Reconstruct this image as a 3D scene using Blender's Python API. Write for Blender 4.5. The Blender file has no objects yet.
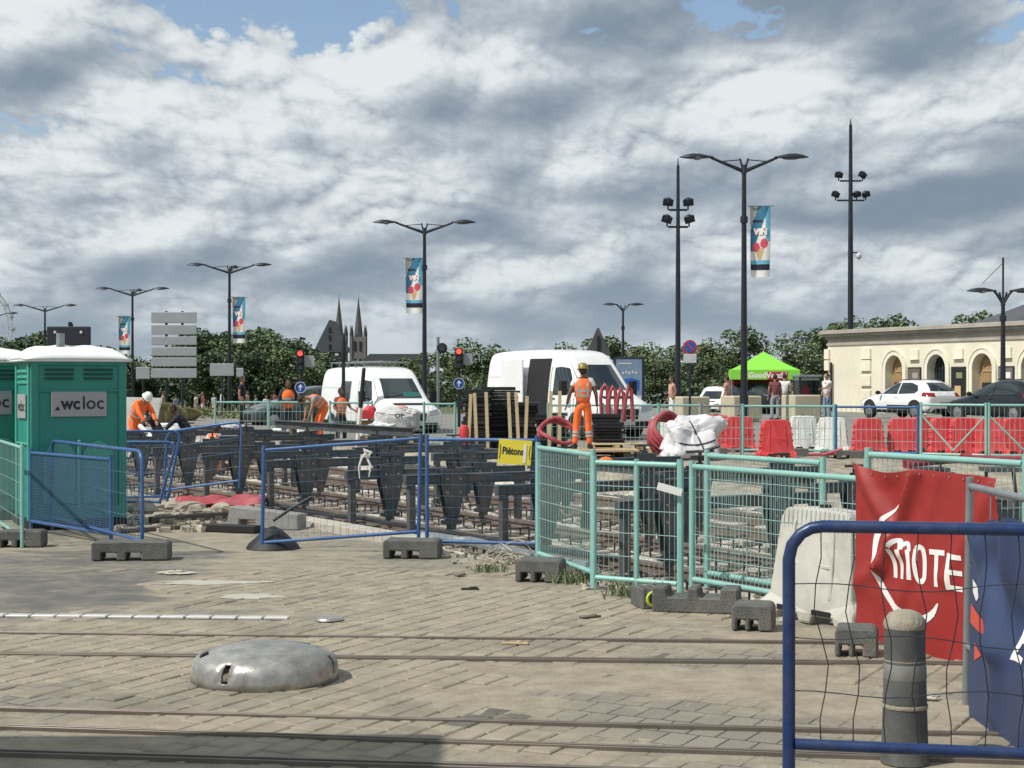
import bpy, bmesh, math, random
from mathutils import Vector, Matrix, noise
from mathutils.bvhtree import BVHTree
R = math.radians
random.seed(7)
S = bpy.context.scene
COL = S.collection

# ------------------------------------------------------------------ camera
EYE = 1.85
cam = bpy.data.cameras.new('camera'); camo = bpy.data.objects.new('camera', cam); COL.objects.link(camo)
camo.location = (0, 0, EYE); camo.rotation_euler = (R(90 - 0.143), 0, 0)
cam.sensor_width = 36; cam.lens = 36 * 1600 / 1024; cam.clip_start = 0.1; cam.clip_end = 3000
S.camera = camo
S.render.resolution_x = 1024; S.render.resolution_y = 768

# ------------------------------------------------------------------ sky and sun
TO_SUN = Vector((-0.58, -0.30, 0.80)).normalized()
W = bpy.data.worlds.new('World'); S.world = W; W.use_nodes = True
nt = W.node_tree; nt.nodes.clear()
def N(t, **kw):
    n = nt.nodes.new(t)
    for k, v in kw.items(): setattr(n, k, v)
    return n
def L(a, b): nt.links.new(a, b)
def val(x): 
    n = N('ShaderNodeValue'); n.outputs[0].default_value = x; return n.outputs[0]
def mth(op, a, b=None, c=None, clamp=False):
    n = N('ShaderNodeMath', operation=op); n.use_clamp = clamp
    for i, v in enumerate((a, b, c)):
        if v is None: continue
        if isinstance(v, (int, float)): n.inputs[i].default_value = v
        else: L(v, n.inputs[i])
    return n.outputs[0]
def smooth(x, lo, hi):
    n = N('ShaderNodeMapRange'); n.interpolation_type = 'SMOOTHSTEP'
    L(x, n.inputs[0]); n.inputs[1].default_value = lo; n.inputs[2].default_value = hi
    return n.outputs[0]
def mixc(f, a, b):
    n = N('ShaderNodeMix', data_type='RGBA')
    if isinstance(f, (int, float)): n.inputs[0].default_value = f
    else: L(f, n.inputs[0])
    for i, v in ((6, a), (7, b)):
        if isinstance(v, tuple): n.inputs[i].default_value = (*v, 1)
        else: L(v, n.inputs[i])
    return n.outputs[2]
sky = N('ShaderNodeTexSky'); sky.sky_type = 'NISHITA'; sky.sun_disc = False
sky.sun_elevation = math.asin(TO_SUN.z); sky.sun_rotation = math.atan2(TO_SUN.x, TO_SUN.y)
tc = N('ShaderNodeTexCoord'); sp = N('ShaderNodeSeparateXYZ'); L(tc.outputs['Generated'], sp.inputs[0])
X, Y, Z = sp.outputs
zk = mth('ADD', mth('MAXIMUM', Z, 0.0), 0.22)
px_ = mth('DIVIDE', X, mth('ADD', mth('MULTIPLY', mth('MAXIMUM', Z, 0.0), 0.45), 0.27)); py_ = mth('MULTIPLY', mth('DIVIDE', Y, zk), 0.03)
pz_ = mth('MULTIPLY', mth('LOGARITHM', zk, math.e), 2.15)
def cvec(dx, dz, seed):
    c = N('ShaderNodeCombineXYZ'); L(mth('ADD', px_, dx + seed), c.inputs[0]); L(mth('ADD', py_, seed * 1.7), c.inputs[1]); L(mth('ADD', pz_, dz), c.inputs[2]); return c.outputs[0]
def cnoise(v, scale, detail, rough, dist=0.0):
    n = N('ShaderNodeTexNoise'); n.inputs['Scale'].default_value = scale; n.inputs['Detail'].default_value = detail
    n.inputs['Roughness'].default_value = rough; n.inputs['Distortion'].default_value = dist
    L(v, n.inputs['Vector']); return n.outputs[0]
def billow(v, scale, octs):
    tot = None
    for k, (m_, w_) in enumerate(octs):
        q = N('ShaderNodeVectorMath', operation='MULTIPLY_ADD'); L(v, q.inputs[0]); q.inputs[1].default_value = (scale * m_,) * 3; q.inputs[2].default_value = (k * 3.1, k * 5.7, k * 1.3)
        n = N('ShaderNodeTexNoise'); n.inputs['Scale'].default_value = 1.0; n.inputs['Detail'].default_value = 0.6; n.inputs['Roughness'].default_value = 0.5; L(q.outputs[0], n.inputs['Vector'])
        r = mth('MULTIPLY', mth('ABSOLUTE', mth('SUBTRACT', mth('MULTIPLY', n.outputs[0], 2.0), 1.0)), w_)
        tot = r if tot is None else mth('ADD', tot, r)
    return tot
SD = 31.7
OCT = ((1.0, 0.50), (2.1, 0.26), (4.3, 0.14), (8.9, 0.08), (18.0, 0.04))
v0 = cvec(0, 0, SD)
def flat(v):
    q = N('ShaderNodeVectorMath', operation='MULTIPLY'); L(v, q.inputs[0]); q.inputs[1].default_value = (1.0, 1.0, 0.88); return q.outputs[0]
# broad masses, shaded from grey flat bases to bright tops
def mass(dx, dz): return cnoise(cvec(dx, dz, SD), 2.5, 1.6, 0.5)
m0 = mass(0, 0); m1 = mass(-0.03, 0.15)
top = mth('ADD', mth('MULTIPLY', mth('SUBTRACT', m0, m1), 3.1), 0.41)
big = cnoise(cvec(0, 0, SD + 4), 1.9, 1, 0.5)
top = mth('ADD', top, mth('MULTIPLY', mth('SUBTRACT', 0.5, big), 1.5))
# cauliflower billows on the sunlit tops
p0 = billow(flat(v0), 5.6, OCT); p1 = billow(flat(cvec(-0.012, 0.030, SD)), 5.6, OCT)
puff = mth('ADD', mth('MULTIPLY', mth('SUBTRACT', p0, 0.22), 1.30), mth('MULTIPLY', mth('SUBTRACT', p0, p1), 1.5))
amp = mth('ADD', 0.35, mth('MULTIPLY', smooth(top, 0.1, 0.8), 0.75))
lit = mth('ADD', top, mth('MULTIPLY', puff, amp))
dens = mth('ADD', mth('ADD', mth('MULTIPLY', m0, 0.9), mth('MULTIPLY', p0, 0.55)), mth('MULTIPLY', mth('SUBTRACT', big, 0.5), 0.5))
lit = smooth(lit, -0.25, 1.05)
ccol = mixc(lit, (0.225, 0.29, 0.365), (0.78, 0.83, 0.85))
hz = smooth(Z, 0.09, 0.0)
ccol = mixc(mth('MULTIPLY', hz, 0.60), ccol, (0.40, 0.475, 0.54))
cover = smooth(dens, 0.378, 0.420)
cover = mth('MAXIMUM', cover, smooth(Z, 0.175, 0.10))
bgs = N('ShaderNodeBackground'); L(sky.outputs[0], bgs.inputs[0]); bgs.inputs[1].default_value = 0.13
bgc = N('ShaderNodeBackground'); L(ccol, bgc.inputs[0]); bgc.inputs[1].default_value = 1.0
mx = N('ShaderNodeMixShader'); L(cover, mx.inputs[0]); L(bgs.outputs[0], mx.inputs[1]); L(bgc.outputs[0], mx.inputs[2])
out = N('ShaderNodeOutputWorld'); L(mx.outputs[0], out.inputs[0])
sun = bpy.data.lights.new('sun', 'SUN'); sun.energy = 4.2; sun.angle = R(0.53); sun.color = (1.0, 0.955, 0.88)
suno = bpy.data.objects.new('sun', sun); COL.objects.link(suno); suno.rotation_euler = TO_SUN.to_track_quat('Z', 'Y').to_euler(); suno.location = (0, 0, 30)
S.view_settings.view_transform = 'Standard'; S.view_settings.look = 'None'; S.view_settings.exposure = 0; S.view_settings.gamma = 1
S.view_settings.use_curve_mapping = False
S.cycles.use_denoising = True

# ------------------------------------------------------------------ materials
MATS = {}
def newmat(name):
    m = bpy.data.materials.new(name); m.use_nodes = True
    return m, m.node_tree, m.node_tree.nodes['Principled BSDF']
def mat(name, col, rough=0.6, metal=0.0, var=0.12, scale=6.0, bump=0.0, bscale=40.0, dirt=0.0, dcol=(0.25, 0.22, 0.17), alpha=1.0, spec=0.5, emit=0, coat=0, island=0.0, trans=0.0):
    if name in MATS: return MATS[name]
    m, t, b = newmat(name)
    tcn = t.nodes.new('ShaderNodeTexCoord')
    n = t.nodes.new('ShaderNodeTexNoise'); n.inputs['Scale'].default_value = scale; n.inputs['Detail'].default_value = 6; n.inputs['Roughness'].default_value = 0.62
    t.links.new(tcn.outputs['Object'], n.inputs['Vector'])
    hs = t.nodes.new('ShaderNodeHueSaturation'); hs.inputs['Color'].default_value = (*col, 1)
    mr = t.nodes.new('ShaderNodeMapRange'); mr.inputs[1].default_value = 0.25; mr.inputs[2].default_value = 0.75
    mr.inputs[3].default_value = 1 - var; mr.inputs[4].default_value = 1 + var
    t.links.new(n.outputs[0], mr.inputs[0])
    last = mr.outputs[0]
    if island:
        g = t.nodes.new('ShaderNodeNewGeometry'); q = t.nodes.new('ShaderNodeMapRange'); q.inputs[3].default_value = 1 - island; q.inputs[4].default_value = 1 + island
        t.links.new(g.outputs['Random Per Island'], q.inputs[0])
        mm = t.nodes.new('ShaderNodeMath'); mm.operation = 'MULTIPLY'; t.links.new(last, mm.inputs[0]); t.links.new(q.outputs[0], mm.inputs[1]); last = mm.outputs[0]
    t.links.new(last, hs.inputs['Value'])
    c = hs.outputs[0]
    if dirt:
        n2 = t.nodes.new('ShaderNodeTexNoise'); n2.inputs['Scale'].default_value = scale * 0.45; n2.inputs['Detail'].default_value = 9; n2.inputs['Roughness'].default_value = 0.7
        t.links.new(tcn.outputs['Object'], n2.inputs['Vector'])
        r2 = t.nodes.new('ShaderNodeMapRange'); r2.inputs[1].default_value = 0.45; r2.inputs[2].default_value = 0.72; r2.inputs[4].default_value = dirt
        t.links.new(n2.outputs[0], r2.inputs[0])
        mixn = t.nodes.new('ShaderNodeMix'); mixn.data_type = 'RGBA'; mixn.inputs[7].default_value = (*dcol, 1)
        t.links.new(r2.outputs[0], mixn.inputs[0]); t.links.new(c, mixn.inputs[6]); c = mixn.outputs[2]
    t.links.new(c, b.inputs['Base Color'])
    b.inputs['Roughness'].default_value = rough; b.inputs['Metallic'].default_value = metal; b.inputs['Alpha'].default_value = alpha
    b.inputs['Specular IOR Level'].default_value = spec
    if coat: b.inputs['Coat Weight'].default_value = coat
    if trans: b.inputs['Transmission Weight'].default_value = trans
    if emit: b.inputs['Emission Color'].default_value = (*col, 1); b.inputs['Emission Strength'].default_value = emit
    if bump:
        bn = t.nodes.new('ShaderNodeTexNoise'); bn.inputs['Scale'].default_value = bscale; bn.inputs['Detail'].default_value = 5
        t.links.new(tcn.outputs['Object'], bn.inputs['Vector'])
        bp = t.nodes.new('ShaderNodeBump'); bp.inputs['Strength'].default_value = bump; bp.inputs['Distance'].default_value = 0.02
        t.links.new(bn.outputs[0], bp.inputs['Height']); t.links.new(bp.outputs[0], b.inputs['Normal'])
    MATS[name] = m
    return m
M = {}
M['steel_dark'] = mat('steel_dark', (0.035, 0.04, 0.045), 0.55, 0.3, 0.25, 8, dirt=0.4, dcol=(0.11, 0.09, 0.07))
M['jig'] = mat('jig', (0.060, 0.078, 0.092), 0.6, 0.2, 0.4, 5, dirt=0.85, dcol=(0.17, 0.125, 0.09))
M['rust'] = mat('rust', (0.17, 0.135, 0.11), 0.85, 0.2, 0.35, 9, dirt=0.5, dcol=(0.09, 0.06, 0.05))
M['rail_top'] = mat('rail_top', (0.32, 0.27, 0.22), 0.45, 0.7, 0.3, 5)
M['pole'] = mat('pole', (0.018, 0.022, 0.032), 0.45, 0.2, 0.2, 4)
M['lens'] = mat('lens', (0.10, 0.11, 0.12), 0.25, 0, 0.1)
M['blue'] = mat('blue', (0.035, 0.115, 0.30), 0.38, 0.1, 0.18, 7, dirt=0.5, dcol=(0.16, 0.18, 0.22))
M['navy'] = mat('navy', (0.008, 0.030, 0.115), 0.36, 0.1, 0.35, 9, bump=0.08, bscale=30, dirt=0.6, dcol=(0.07, 0.085, 0.12))
M['blue_wire'] = mat('blue_wire', (0.06, 0.13, 0.22), 0.5, 0.1, 0.1)
M['dark_wire'] = mat('dark_wire', (0.03, 0.033, 0.05), 0.5, 0.4, 0.1)
M['green_f'] = mat('green_f', (0.25, 0.50, 0.455), 0.42, 0.1, 0.12, 6, dirt=0.35, dcol=(0.30, 0.33, 0.28))
M['green_w'] = mat('green_w', (0.30, 0.46, 0.43), 0.5, 0.1, 0.1)
M['grey_f'] = mat('grey_f', (0.26, 0.29, 0.30), 0.45, 0.5, 0.2, 8)
M['block'] = mat('block', (0.10, 0.105, 0.10), 0.92, 0, 0.22, 5, bump=0.5, bscale=70, dirt=0.6, dcol=(0.22, 0.21, 0.17))
M['beige_block'] = mat('beige_block', (0.50, 0.45, 0.32), 0.9, 0, 0.12, 2, bump=0.3, dirt=0.3)
M['white_p'] = mat('white_p', (0.72, 0.74, 0.71), 0.45, 0, 0.12, 4, dirt=0.7, dcol=(0.40, 0.37, 0.30))
M['white_dull'] = mat('white_dull', (0.52, 0.51, 0.46), 0.6, 0, 0.12, 4, bump=0.15, bscale=20, dirt=0.8, dcol=(0.30, 0.27, 0.21))
M['red_p'] = mat('red_p', (0.60, 0.045, 0.050), 0.42, 0, 0.18, 4, dirt=0.30, dcol=(0.50, 0.25, 0.22))
M['white_paint'] = mat('white_paint', (0.80, 0.81, 0.80), 0.25, 0, 0.03, 3, coat=0.4, dirt=0.22, dcol=(0.5, 0.48, 0.43))
M['dark_paint'] = mat('dark_paint', (0.012, 0.015, 0.022), 0.2, 0.2, 0.05, coat=0.6)
M['grey_paint'] = mat('grey_paint', (0.07, 0.09, 0.085), 0.3, 0.2, 0.05, coat=0.5)
M['red_paint'] = mat('red_paint', (0.32, 0.02, 0.025), 0.35, 0, 0.05)
M['glass'] = mat('glass', (0.02, 0.03, 0.033), 0.06, 0, 0.05, spec=0.9)
M['black'] = mat('black', (0.012, 0.012, 0.014), 0.7, 0, 0.2)
M['tyre'] = mat('tyre', (0.02, 0.02, 0.022), 0.85, 0, 0.2)
M['rim'] = mat('rim', (0.35, 0.36, 0.37), 0.35, 0.8, 0.1)
M['lamp_red'] = mat('lamp_red', (0.25, 0.01, 0.012), 0.2)
M['toilet'] = mat('toilet', (0.022, 0.25, 0.20), 0.5, 0, 0.12, 2.5, bump=.1, bscale=5, dirt=0.5, dcol=(0.08, 0.25, 0.20))
M['toilet_lt'] = mat('toilet_lt', (0.075, 0.36, 0.29), 0.5, 0, 0.08, 1.5)
M['toilet_dk'] = mat('toilet_dk', (0.007, 0.06, 0.05), 0.6)
M['roof_w'] = mat('roof_w', (0.80, 0.82, 0.80), 0.5, 0, 0.05, 3, dirt=0.12)
M['sign_grey'] = mat('sign_grey', (0.34, 0.37, 0.38), 0.5, 0.2, 0.08, 2, dirt=0.2)
M['sign_white'] = mat('sign_white', (0.52, 0.54, 0.55), 0.5)
M['sign_blue'] = mat('sign_blue', (0.02, 0.10, 0.38), 0.4)
M['sign_red'] = mat('sign_red', (0.45, 0.03, 0.05), 0.4)
M['yellow'] = mat('yellow', (0.78, 0.66, 0.06), 0.5, 0, 0.06)
M['white_ink'] = mat('white_ink', (0.78, 0.77, 0.74), 0.55, 0, 0.03)
M['black_ink'] = mat('black_ink', (0.015, 0.017, 0.03), 0.5, 0, 0.03)
M['orange'] = mat('orange', (0.90, 0.17, 0.035), 0.75, 0, 0.10, 9, bump=0.4, bscale=14)
M['reflect'] = mat('reflect', (0.42, 0.42, 0.40), 0.4, 0.2)
M['skin'] = mat('skin', (0.36, 0.19, 0.12), 0.55, 0, 0.08)
M['skin_dk'] = mat('skin_dk', (0.16, 0.08, 0.05), 0.55, 0, 0.08)
M['navy_cloth'] = mat('navy_cloth', (0.02, 0.025, 0.04), 0.9, 0, 0.2)
M['white_cloth'] = mat('white_cloth', (0.68, 0.69, 0.68), 0.85, 0, 0.08, 8, bump=0.4, bscale=12)
M['pink_cloth'] = mat('pink_cloth', (0.55, 0.32, 0.26), 0.85)
M['maroon_cloth'] = mat('maroon_cloth', (0.20, 0.06, 0.07), 0.85)
M['grey_cloth'] = mat('grey_cloth', (0.30, 0.31, 0.32), 0.85)
M['jeans'] = mat('jeans', (0.20, 0.26, 0.36), 0.85)
M['hair'] = mat('hair', (0.03, 0.02, 0.015), 0.7)
M['helmet_y'] = mat('helmet_y', (0.26, 0.20, 0.03), 0.35)
M['bag'] = mat('bag', (0.60, 0.60, 0.62), 0.6, 0, 0.10, 4, bump=0.8, bscale=7, dirt=0.2, dcol=(0.45, 0.44, 0.42))
M['pipe_red'] = mat('pipe_red', (0.36, 0.050, 0.065), 0.5, 0, 0.15, 6, dirt=0.4, dcol=(0.40, 0.22, 0.20))
M['wood'] = mat('wood', (0.42, 0.32, 0.18), 0.85, 0, 0.25, 6)
M['wood_pale'] = mat('wood_pale', (0.55, 0.45, 0.27), 0.85, 0, 0.25, 6)
M['concrete'] = mat('concrete', (0.46, 0.43, 0.37), 0.92, 0, 0.2, 4, bump=0.4, dirt=0.4, dcol=(0.25, 0.22, 0.18))
M['rubble'] = mat('rubble', (0.38, 0.34, 0.27), 0.95, 0, 0.3, 6, bump=0.5, island=0.25)
M['black_plastic'] = mat('black_plastic', (0.012, 0.013, 0.016), 0.62, 0, 0.2, bump=0.5, bscale=9)
M['black_stack'] = mat('black_stack', (0.014, 0.015, 0.018), 0.65, 0, 0.35, 9, island=0.5)
M['green_tent'] = mat('green_tent', (0.22, 0.62, 0.05), 0.6, 0, 0.05)
M['rope'] = mat('rope', (0.5, 0.46, 0.36), 0.9)
M['facade'] = mat('facade', (0.76, 0.72, 0.58), 0.9, 0, 0.07, 0.7, bump=0.25, bscale=12, dirt=0.5, dcol=(0.52, 0.46, 0.34))
M['facade_trim'] = mat('facade_trim', (0.78, 0.74, 0.61), 0.9, 0, 0.07, 1.2, bump=0.2, dirt=0.3, dcol=(0.42, 0.36, 0.26))
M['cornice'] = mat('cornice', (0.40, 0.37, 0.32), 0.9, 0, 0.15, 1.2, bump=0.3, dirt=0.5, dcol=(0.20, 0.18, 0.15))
M['door_wood'] = mat('door_wood', (0.34, 0.22, 0.10), 0.7, 0, 0.2, 3)
M['slate'] = mat('slate', (0.07, 0.075, 0.085), 0.7, 0, 0.15, 2)
M['stone_dk'] = mat('stone_dk', (0.085, 0.085, 0.088), 0.9, 0, 0.3, 0.25)
M['stone_md'] = mat('stone_md', (0.16, 0.155, 0.15), 0.9, 0, 0.3, 0.2)
M['bark'] = mat('bark', (0.10, 0.08, 0.06), 0.95, 0, 0.2)
M['leaf_dk'] = mat('leaf_dk', (0.072, 0.115, 0.054), 0.7, 0, 0.3, 0.35, island=0.45)
M['leaf'] = mat('leaf', (0.105, 0.150, 0.066), 0.7, 0, 0.3, 0.4, island=0.45)
M['leaf_lt'] = mat('leaf_lt', (0.150, 0.185, 0.090), 0.7, 0, 0.3, 0.4, island=0.45)
M['reed'] = mat('reed', (0.17, 0.19, 0.08), 0.8, 0, 0.3, 1.0, island=0.4)
M['teal'] = mat('teal', (0.03, 0.16, 0.26), 0.5)
M['sky_ink'] = mat('sky_ink', (0.16, 0.45, 0.62), 0.5)
M['pink_ink'] = mat('pink_ink', (0.62, 0.08, 0.12), 0.5)
M['gold_ink'] = mat('gold_ink', (0.60, 0.42, 0.22), 0.5)
M['grey_ink'] = mat('grey_ink', (0.35, 0.33, 0.30), 0.5)
M['signal_red'] = mat('signal_red', (1.0, 0.06, 0.04), 0.4, emit=2.5)
M['banner_red'] = mat('banner_red', (0.30, 0.024, 0.022), 0.48, 0, 0.06, 3, dirt=0.15, dcol=(0.32, 0.06, 0.05))
M['banner_blue'] = mat('banner_blue', (0.030, 0.050, 0.12), 0.5, 0, 0.08, 3)
M['banner_back'] = mat('banner_back', (0.06, 0.07, 0.10), 0.6)
M['orange_ink'] = mat('orange_ink', (0.62, 0.08, 0.05), 0.5)
M['bollard'] = mat('bollard', (0.10, 0.103, 0.10), 0.6, 0.2, 0.30, 5, bump=0.12, bscale=60, dirt=0.8, dcol=(0.16, 0.155, 0.14))
M['bollard_cap'] = mat('bollard_cap', (0.30, 0.27, 0.21), 0.8, 0, 0.25, 12, bump=0.5)
M['bollard_ring'] = mat('bollard_ring', (0.24, 0.24, 0.22), 0.5, 0.2, 0.25, 12)
M['dome'] = mat('dome', (0.43, 0.42, 0.39), 0.40, 0.65, 0.55, 6, bump=0.28, bscale=12, dirt=1.0, dcol=(0.19, 0.17, 0.135))
M['strip_metal'] = mat('strip_metal', (0.62, 0.62, 0.60), 0.45, 0.3, 0.1)
M['asph_car'] = mat('booth', (0.12, 0.13, 0.13), 0.35)

# ------------------------------------------------------------------ helpers
def tag(o, label=None, cat=None, group=None, kind=None):
    if label: o['label'] = label
    if cat: o['category'] = cat
    if group: o['group'] = group
    if kind: o['kind'] = kind
    return o
def thing(name, label, cat, loc=(0, 0, 0), rz=0.0, group=None, rx=0.0, ry=0.0):
    o = bpy.data.objects.new(name, None); COL.objects.link(o); o.empty_display_size = 0.2
    o.location = loc; o.rotation_euler = (rx, ry, rz)
    return tag(o, label, cat, group)
def kids(o): return [c for c in bpy.data.objects if c.parent == o]
def copy_tree(o, parent=None):
    ch = kids(o)
    c = o.copy(); COL.objects.link(c); c.parent = parent
    for k in ch: copy_tree(k, c)
    return c
def place(root, loc, rz=None, label=None, group=None, scale=None):
    root.location = loc
    if rz is not None: root.rotation_euler.z = rz
    if label: root['label'] = label
    if group: root['group'] = group
    if scale: root.scale = (scale,) * 3 if isinstance(scale, (int, float)) else scale
    return root
class MB:
    def __init__(s): s.v = []; s.f = []; s.mi = []; s.cur = 0
    def add(s, vs, fs):
        k = len(s.v); s.v += [tuple(p) for p in vs]
        for f in fs: s.f.append(tuple(i + k for i in f)); s.mi.append(s.cur)
    def mat(s, i): s.cur = i; return s
    def box(s, c, d, rz=0.0, m=None):
        vs = []
        for sx in (-.5, .5):
            for sy in (-.5, .5):
                for sz in (-.5, .5):
                    p = Vector((sx * d[0], sy * d[1], sz * d[2]))
                    if rz: p = Matrix.Rotation(rz, 3, 'Z') @ p
                    if m: p = m @ p
                    vs.append(p + Vector(c))
        s.add(vs, [(0, 1, 3, 2), (4, 6, 7, 5), (0, 4, 5, 1), (2, 3, 7, 6), (0, 2, 6, 4), (1, 5, 7, 3)]); return s
    def bar(s, p, q, w, h=None):
        p, q = Vector(p), Vector(q); h = h or w; d = q - p
        m = d.to_track_quat('Y', 'Z').to_matrix()
        return s.box((p + q) / 2, (w, d.length, h), m=m)
    def tube(s, p, q, r, r2=None, n=8, caps=True):
        p, q = Vector(p), Vector(q); r2 = r if r2 is None else r2
        m = (q - p).to_track_quat('Z', 'Y').to_matrix(); vs = []
        for c, rr in ((p, r), (q, r2)):
            for i in range(n):
                a = 2 * math.pi * i / n; vs.append(c + m @ Vector((math.cos(a) * rr, math.sin(a) * rr, 0)))
        fs = [(i, (i + 1) % n, n + (i + 1) % n, n + i) for i in range(n)]
        if caps: fs += [tuple(range(n - 1, -1, -1)), tuple(range(n, 2 * n))]
        s.add(vs, fs); return s
    def poly(s, pts, r, n=8, closed=False):
        pts = [Vector(p) for p in pts]; K = len(pts); vs = []; prev = None
        for i, p in enumerate(pts):
            a = pts[(i - 1) % K] if (i or closed) else p; b = pts[(i + 1) % K] if (i < K - 1 or closed) else p
            t = (b - a).normalized()
            if prev is None:
                u = t.orthogonal().normalized()
            else:
                u = (prev - t * prev.dot(t)).normalized()
            prev = u; w = t.cross(u); rr = r[i] if isinstance(r, (list, tuple)) else r
            for j in range(n):
                an = 2 * math.pi * j / n; vs.append(p + (u * math.cos(an) + w * math.sin(an)) * rr)
        fs = []
        for i in range(K if closed else K - 1):
            for j in range(n):
                a = i * n + j; b = i * n + (j + 1) % n; c = ((i + 1) % K) * n + (j + 1) % n; d = ((i + 1) % K) * n + j
                fs.append((a, b, c, d))
        if not closed: fs += [tuple(range(n - 1, -1, -1)), tuple(range((K - 1) * n, K * n))]
        s.add(vs, fs); return s
    def lathe(s, prof, n=24, c=(0, 0, 0), cap=True):
        vs = []; c = Vector(c)
        for r, z in prof:
            for i in range(n):
                a = 2 * math.pi * i / n; vs.append(c + Vector((r * math.cos(a), r * math.sin(a), z)))
        fs = [(k * n + i, k * n + (i + 1) % n, (k + 1) * n + (i + 1) % n, (k + 1) * n + i) for k in range(len(prof) - 1) for i in range(n)]
        if cap: fs += [tuple(range(n - 1, -1, -1)), tuple(range((len(prof) - 1) * n, len(prof) * n))]
        s.add(vs, fs); return s
    def prism(s, pts, y0, y1, tap=None):
        # outline in (x,z), extruded along y ; tap(z)-> half depth overrides
        n = len(pts)
        vs = [(x, (-tap(z) if tap else y0), z) for x, z in pts] + [(x, (tap(z) if tap else y1), z) for x, z in pts]
        s.add(vs, [tuple(range(n)), tuple(range(2 * n - 1, n - 1, -1))] + [(i, n + i, n + (i + 1) % n, (i + 1) % n) for i in range(n)]); return s
    def ell(s, c, r, nu=12, nv=8, m=None):
        vs = []; c = Vector(c)
        for j in range(nv + 1):
            th = math.pi * j / nv
            for i in range(nu):
                a = 2 * math.pi * i / nu
                p = Vector((r[0] * math.sin(th) * math.cos(a), r[1] * math.sin(th) * math.sin(a), r[2] * math.cos(th)))
                if m: p = m @ p
                vs.append(c + p)
        s.add(vs, [(j * nu + i, (j + 1) * nu + i, (j + 1) * nu + (i + 1) % nu, j * nu + (i + 1) % nu) for j in range(nv) for i in range(nu)]); return s
    def build(s, name, m, parent=None, loc=None, smooth=False, bevel=0.0, seg=1, kind=None, solid=0, sub=0):
        me = bpy.data.meshes.new(name); me.from_pydata(s.v, [], s.f)
        ms = m if isinstance(m, (list, tuple)) else [m]
        for x in ms: me.materials.append(M[x] if isinstance(x, str) else x)
        if len(ms) > 1: me.polygons.foreach_set('material_index', s.mi)
        bm = bmesh.new(); bm.from_mesh(me); bmesh.ops.remove_doubles(bm, verts=bm.verts, dist=1e-5)
        bmesh.ops.recalc_face_normals(bm, faces=bm.faces); bm.to_mesh(me); bm.free()
        if smooth:
            me.polygons.foreach_set('use_smooth', [True] * len(me.polygons))
            me.set_sharp_from_angle(angle=R(38))
        o = bpy.data.objects.new(name, me); COL.objects.link(o)
        if parent: o.parent = parent
        if loc: o.location = loc
        if solid:
            q = o.modifiers.new('solid', 'SOLIDIFY'); q.thickness = solid; q.offset = 0
        if bevel:
            q = o.modifiers.new('bevel', 'BEVEL'); q.width = bevel; q.segments = seg; q.limit_method = 'ANGLE'; q.angle_limit = R(35)
        if sub:
            q = o.modifiers.new('sub', 'SUBSURF'); q.levels = sub; q.render_levels = sub
        if kind: o['kind'] = kind
        return o
def text_geo(txt, size, bold=0.0, sx=1.0, spacing=1.0):
    """flat glyph faces of a text: verts (x,y) centred horizontally at 0, baseline 0"""
    cu = bpy.data.curves.new('txt', 'FONT'); cu.body = txt; cu.size = size; cu.offset = bold; cu.align_x = 'CENTER'; cu.fill_mode = 'FRONT'; cu.resolution_u = 3; cu.space_character = spacing
    o = bpy.data.objects.new('txt', cu); COL.objects.link(o)
    dg = bpy.context.evaluated_depsgraph_get(); me = bpy.data.meshes.new_from_object(o.evaluated_get(dg))
    vs = [(v.co.x * sx, v.co.y) for v in me.vertices]; fs = [tuple(p.vertices) for p in me.polygons]
    bpy.data.objects.remove(o); bpy.data.curves.remove(cu); bpy.data.meshes.remove(me)
    return vs, fs
def text_on(mb, txt, size, c, ux=(1, 0, 0), uy=(0, 0, 1), bold=0.0, sx=1.0, spacing=1.0, fn=None):
    vs, fs = text_geo(txt, size, bold, sx, spacing); c = Vector(c); ux = Vector(ux); uy = Vector(uy)
    mb.add([(fn(x, y) if fn else c + ux * x + uy * y) for x, y in vs], fs)
def PX(px, d): return (px - 512) / 1600 * d
def ZZ(py, d): return EYE - (py - 380) / 1600 * d
def sm(a, b, x):
    t = max(0, min(1, (x - a) / (b - a))); return t * t * (3 - 2 * t)
# the tram line under works: direction D, near rail through P0, offsets along NRM
D = Vector((-.5206, .8538, 0)); NRM = Vector((.8538, .5206, 0)); P0 = Vector((.24, 18.4, 0))
def off(x, y): return (x - P0.x) * NRM.x + (y - P0.y) * NRM.y
def along(x, y): return (x - P0.x) * D.x + (y - P0.y) * D.y
def TR(t, o, z=0): p = P0 + D * t + NRM * o; return Vector((p.x, p.y, z))
def G0(x, y):
    g = .20 * sm(25, 33, y) + .13 * sm(40, 55, y)
    g -= 1.55 * sm(58, 135, y) * sm(14, -14, x)
    return g
TRZ = -.22
def trench(x, y):
    o = off(x, y); t = along(x, y)
    return sm(-1.45, -1.15, o) * (1 - sm(6.6, 7.2, o)) * sm(-9.5, -8.8, t) * (1 - sm(33, 35, t))
def G(x, y):
    k = trench(x, y); return G0(x, y) * (1 - k) + TRZ * k
def gd(px, py, g=0.0):
    """ground point seen at pixel (measured from the photograph)"""
    d = (EYE - g) * 1600 / (py - 380); return Vector((PX(px, d), d, g))
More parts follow.
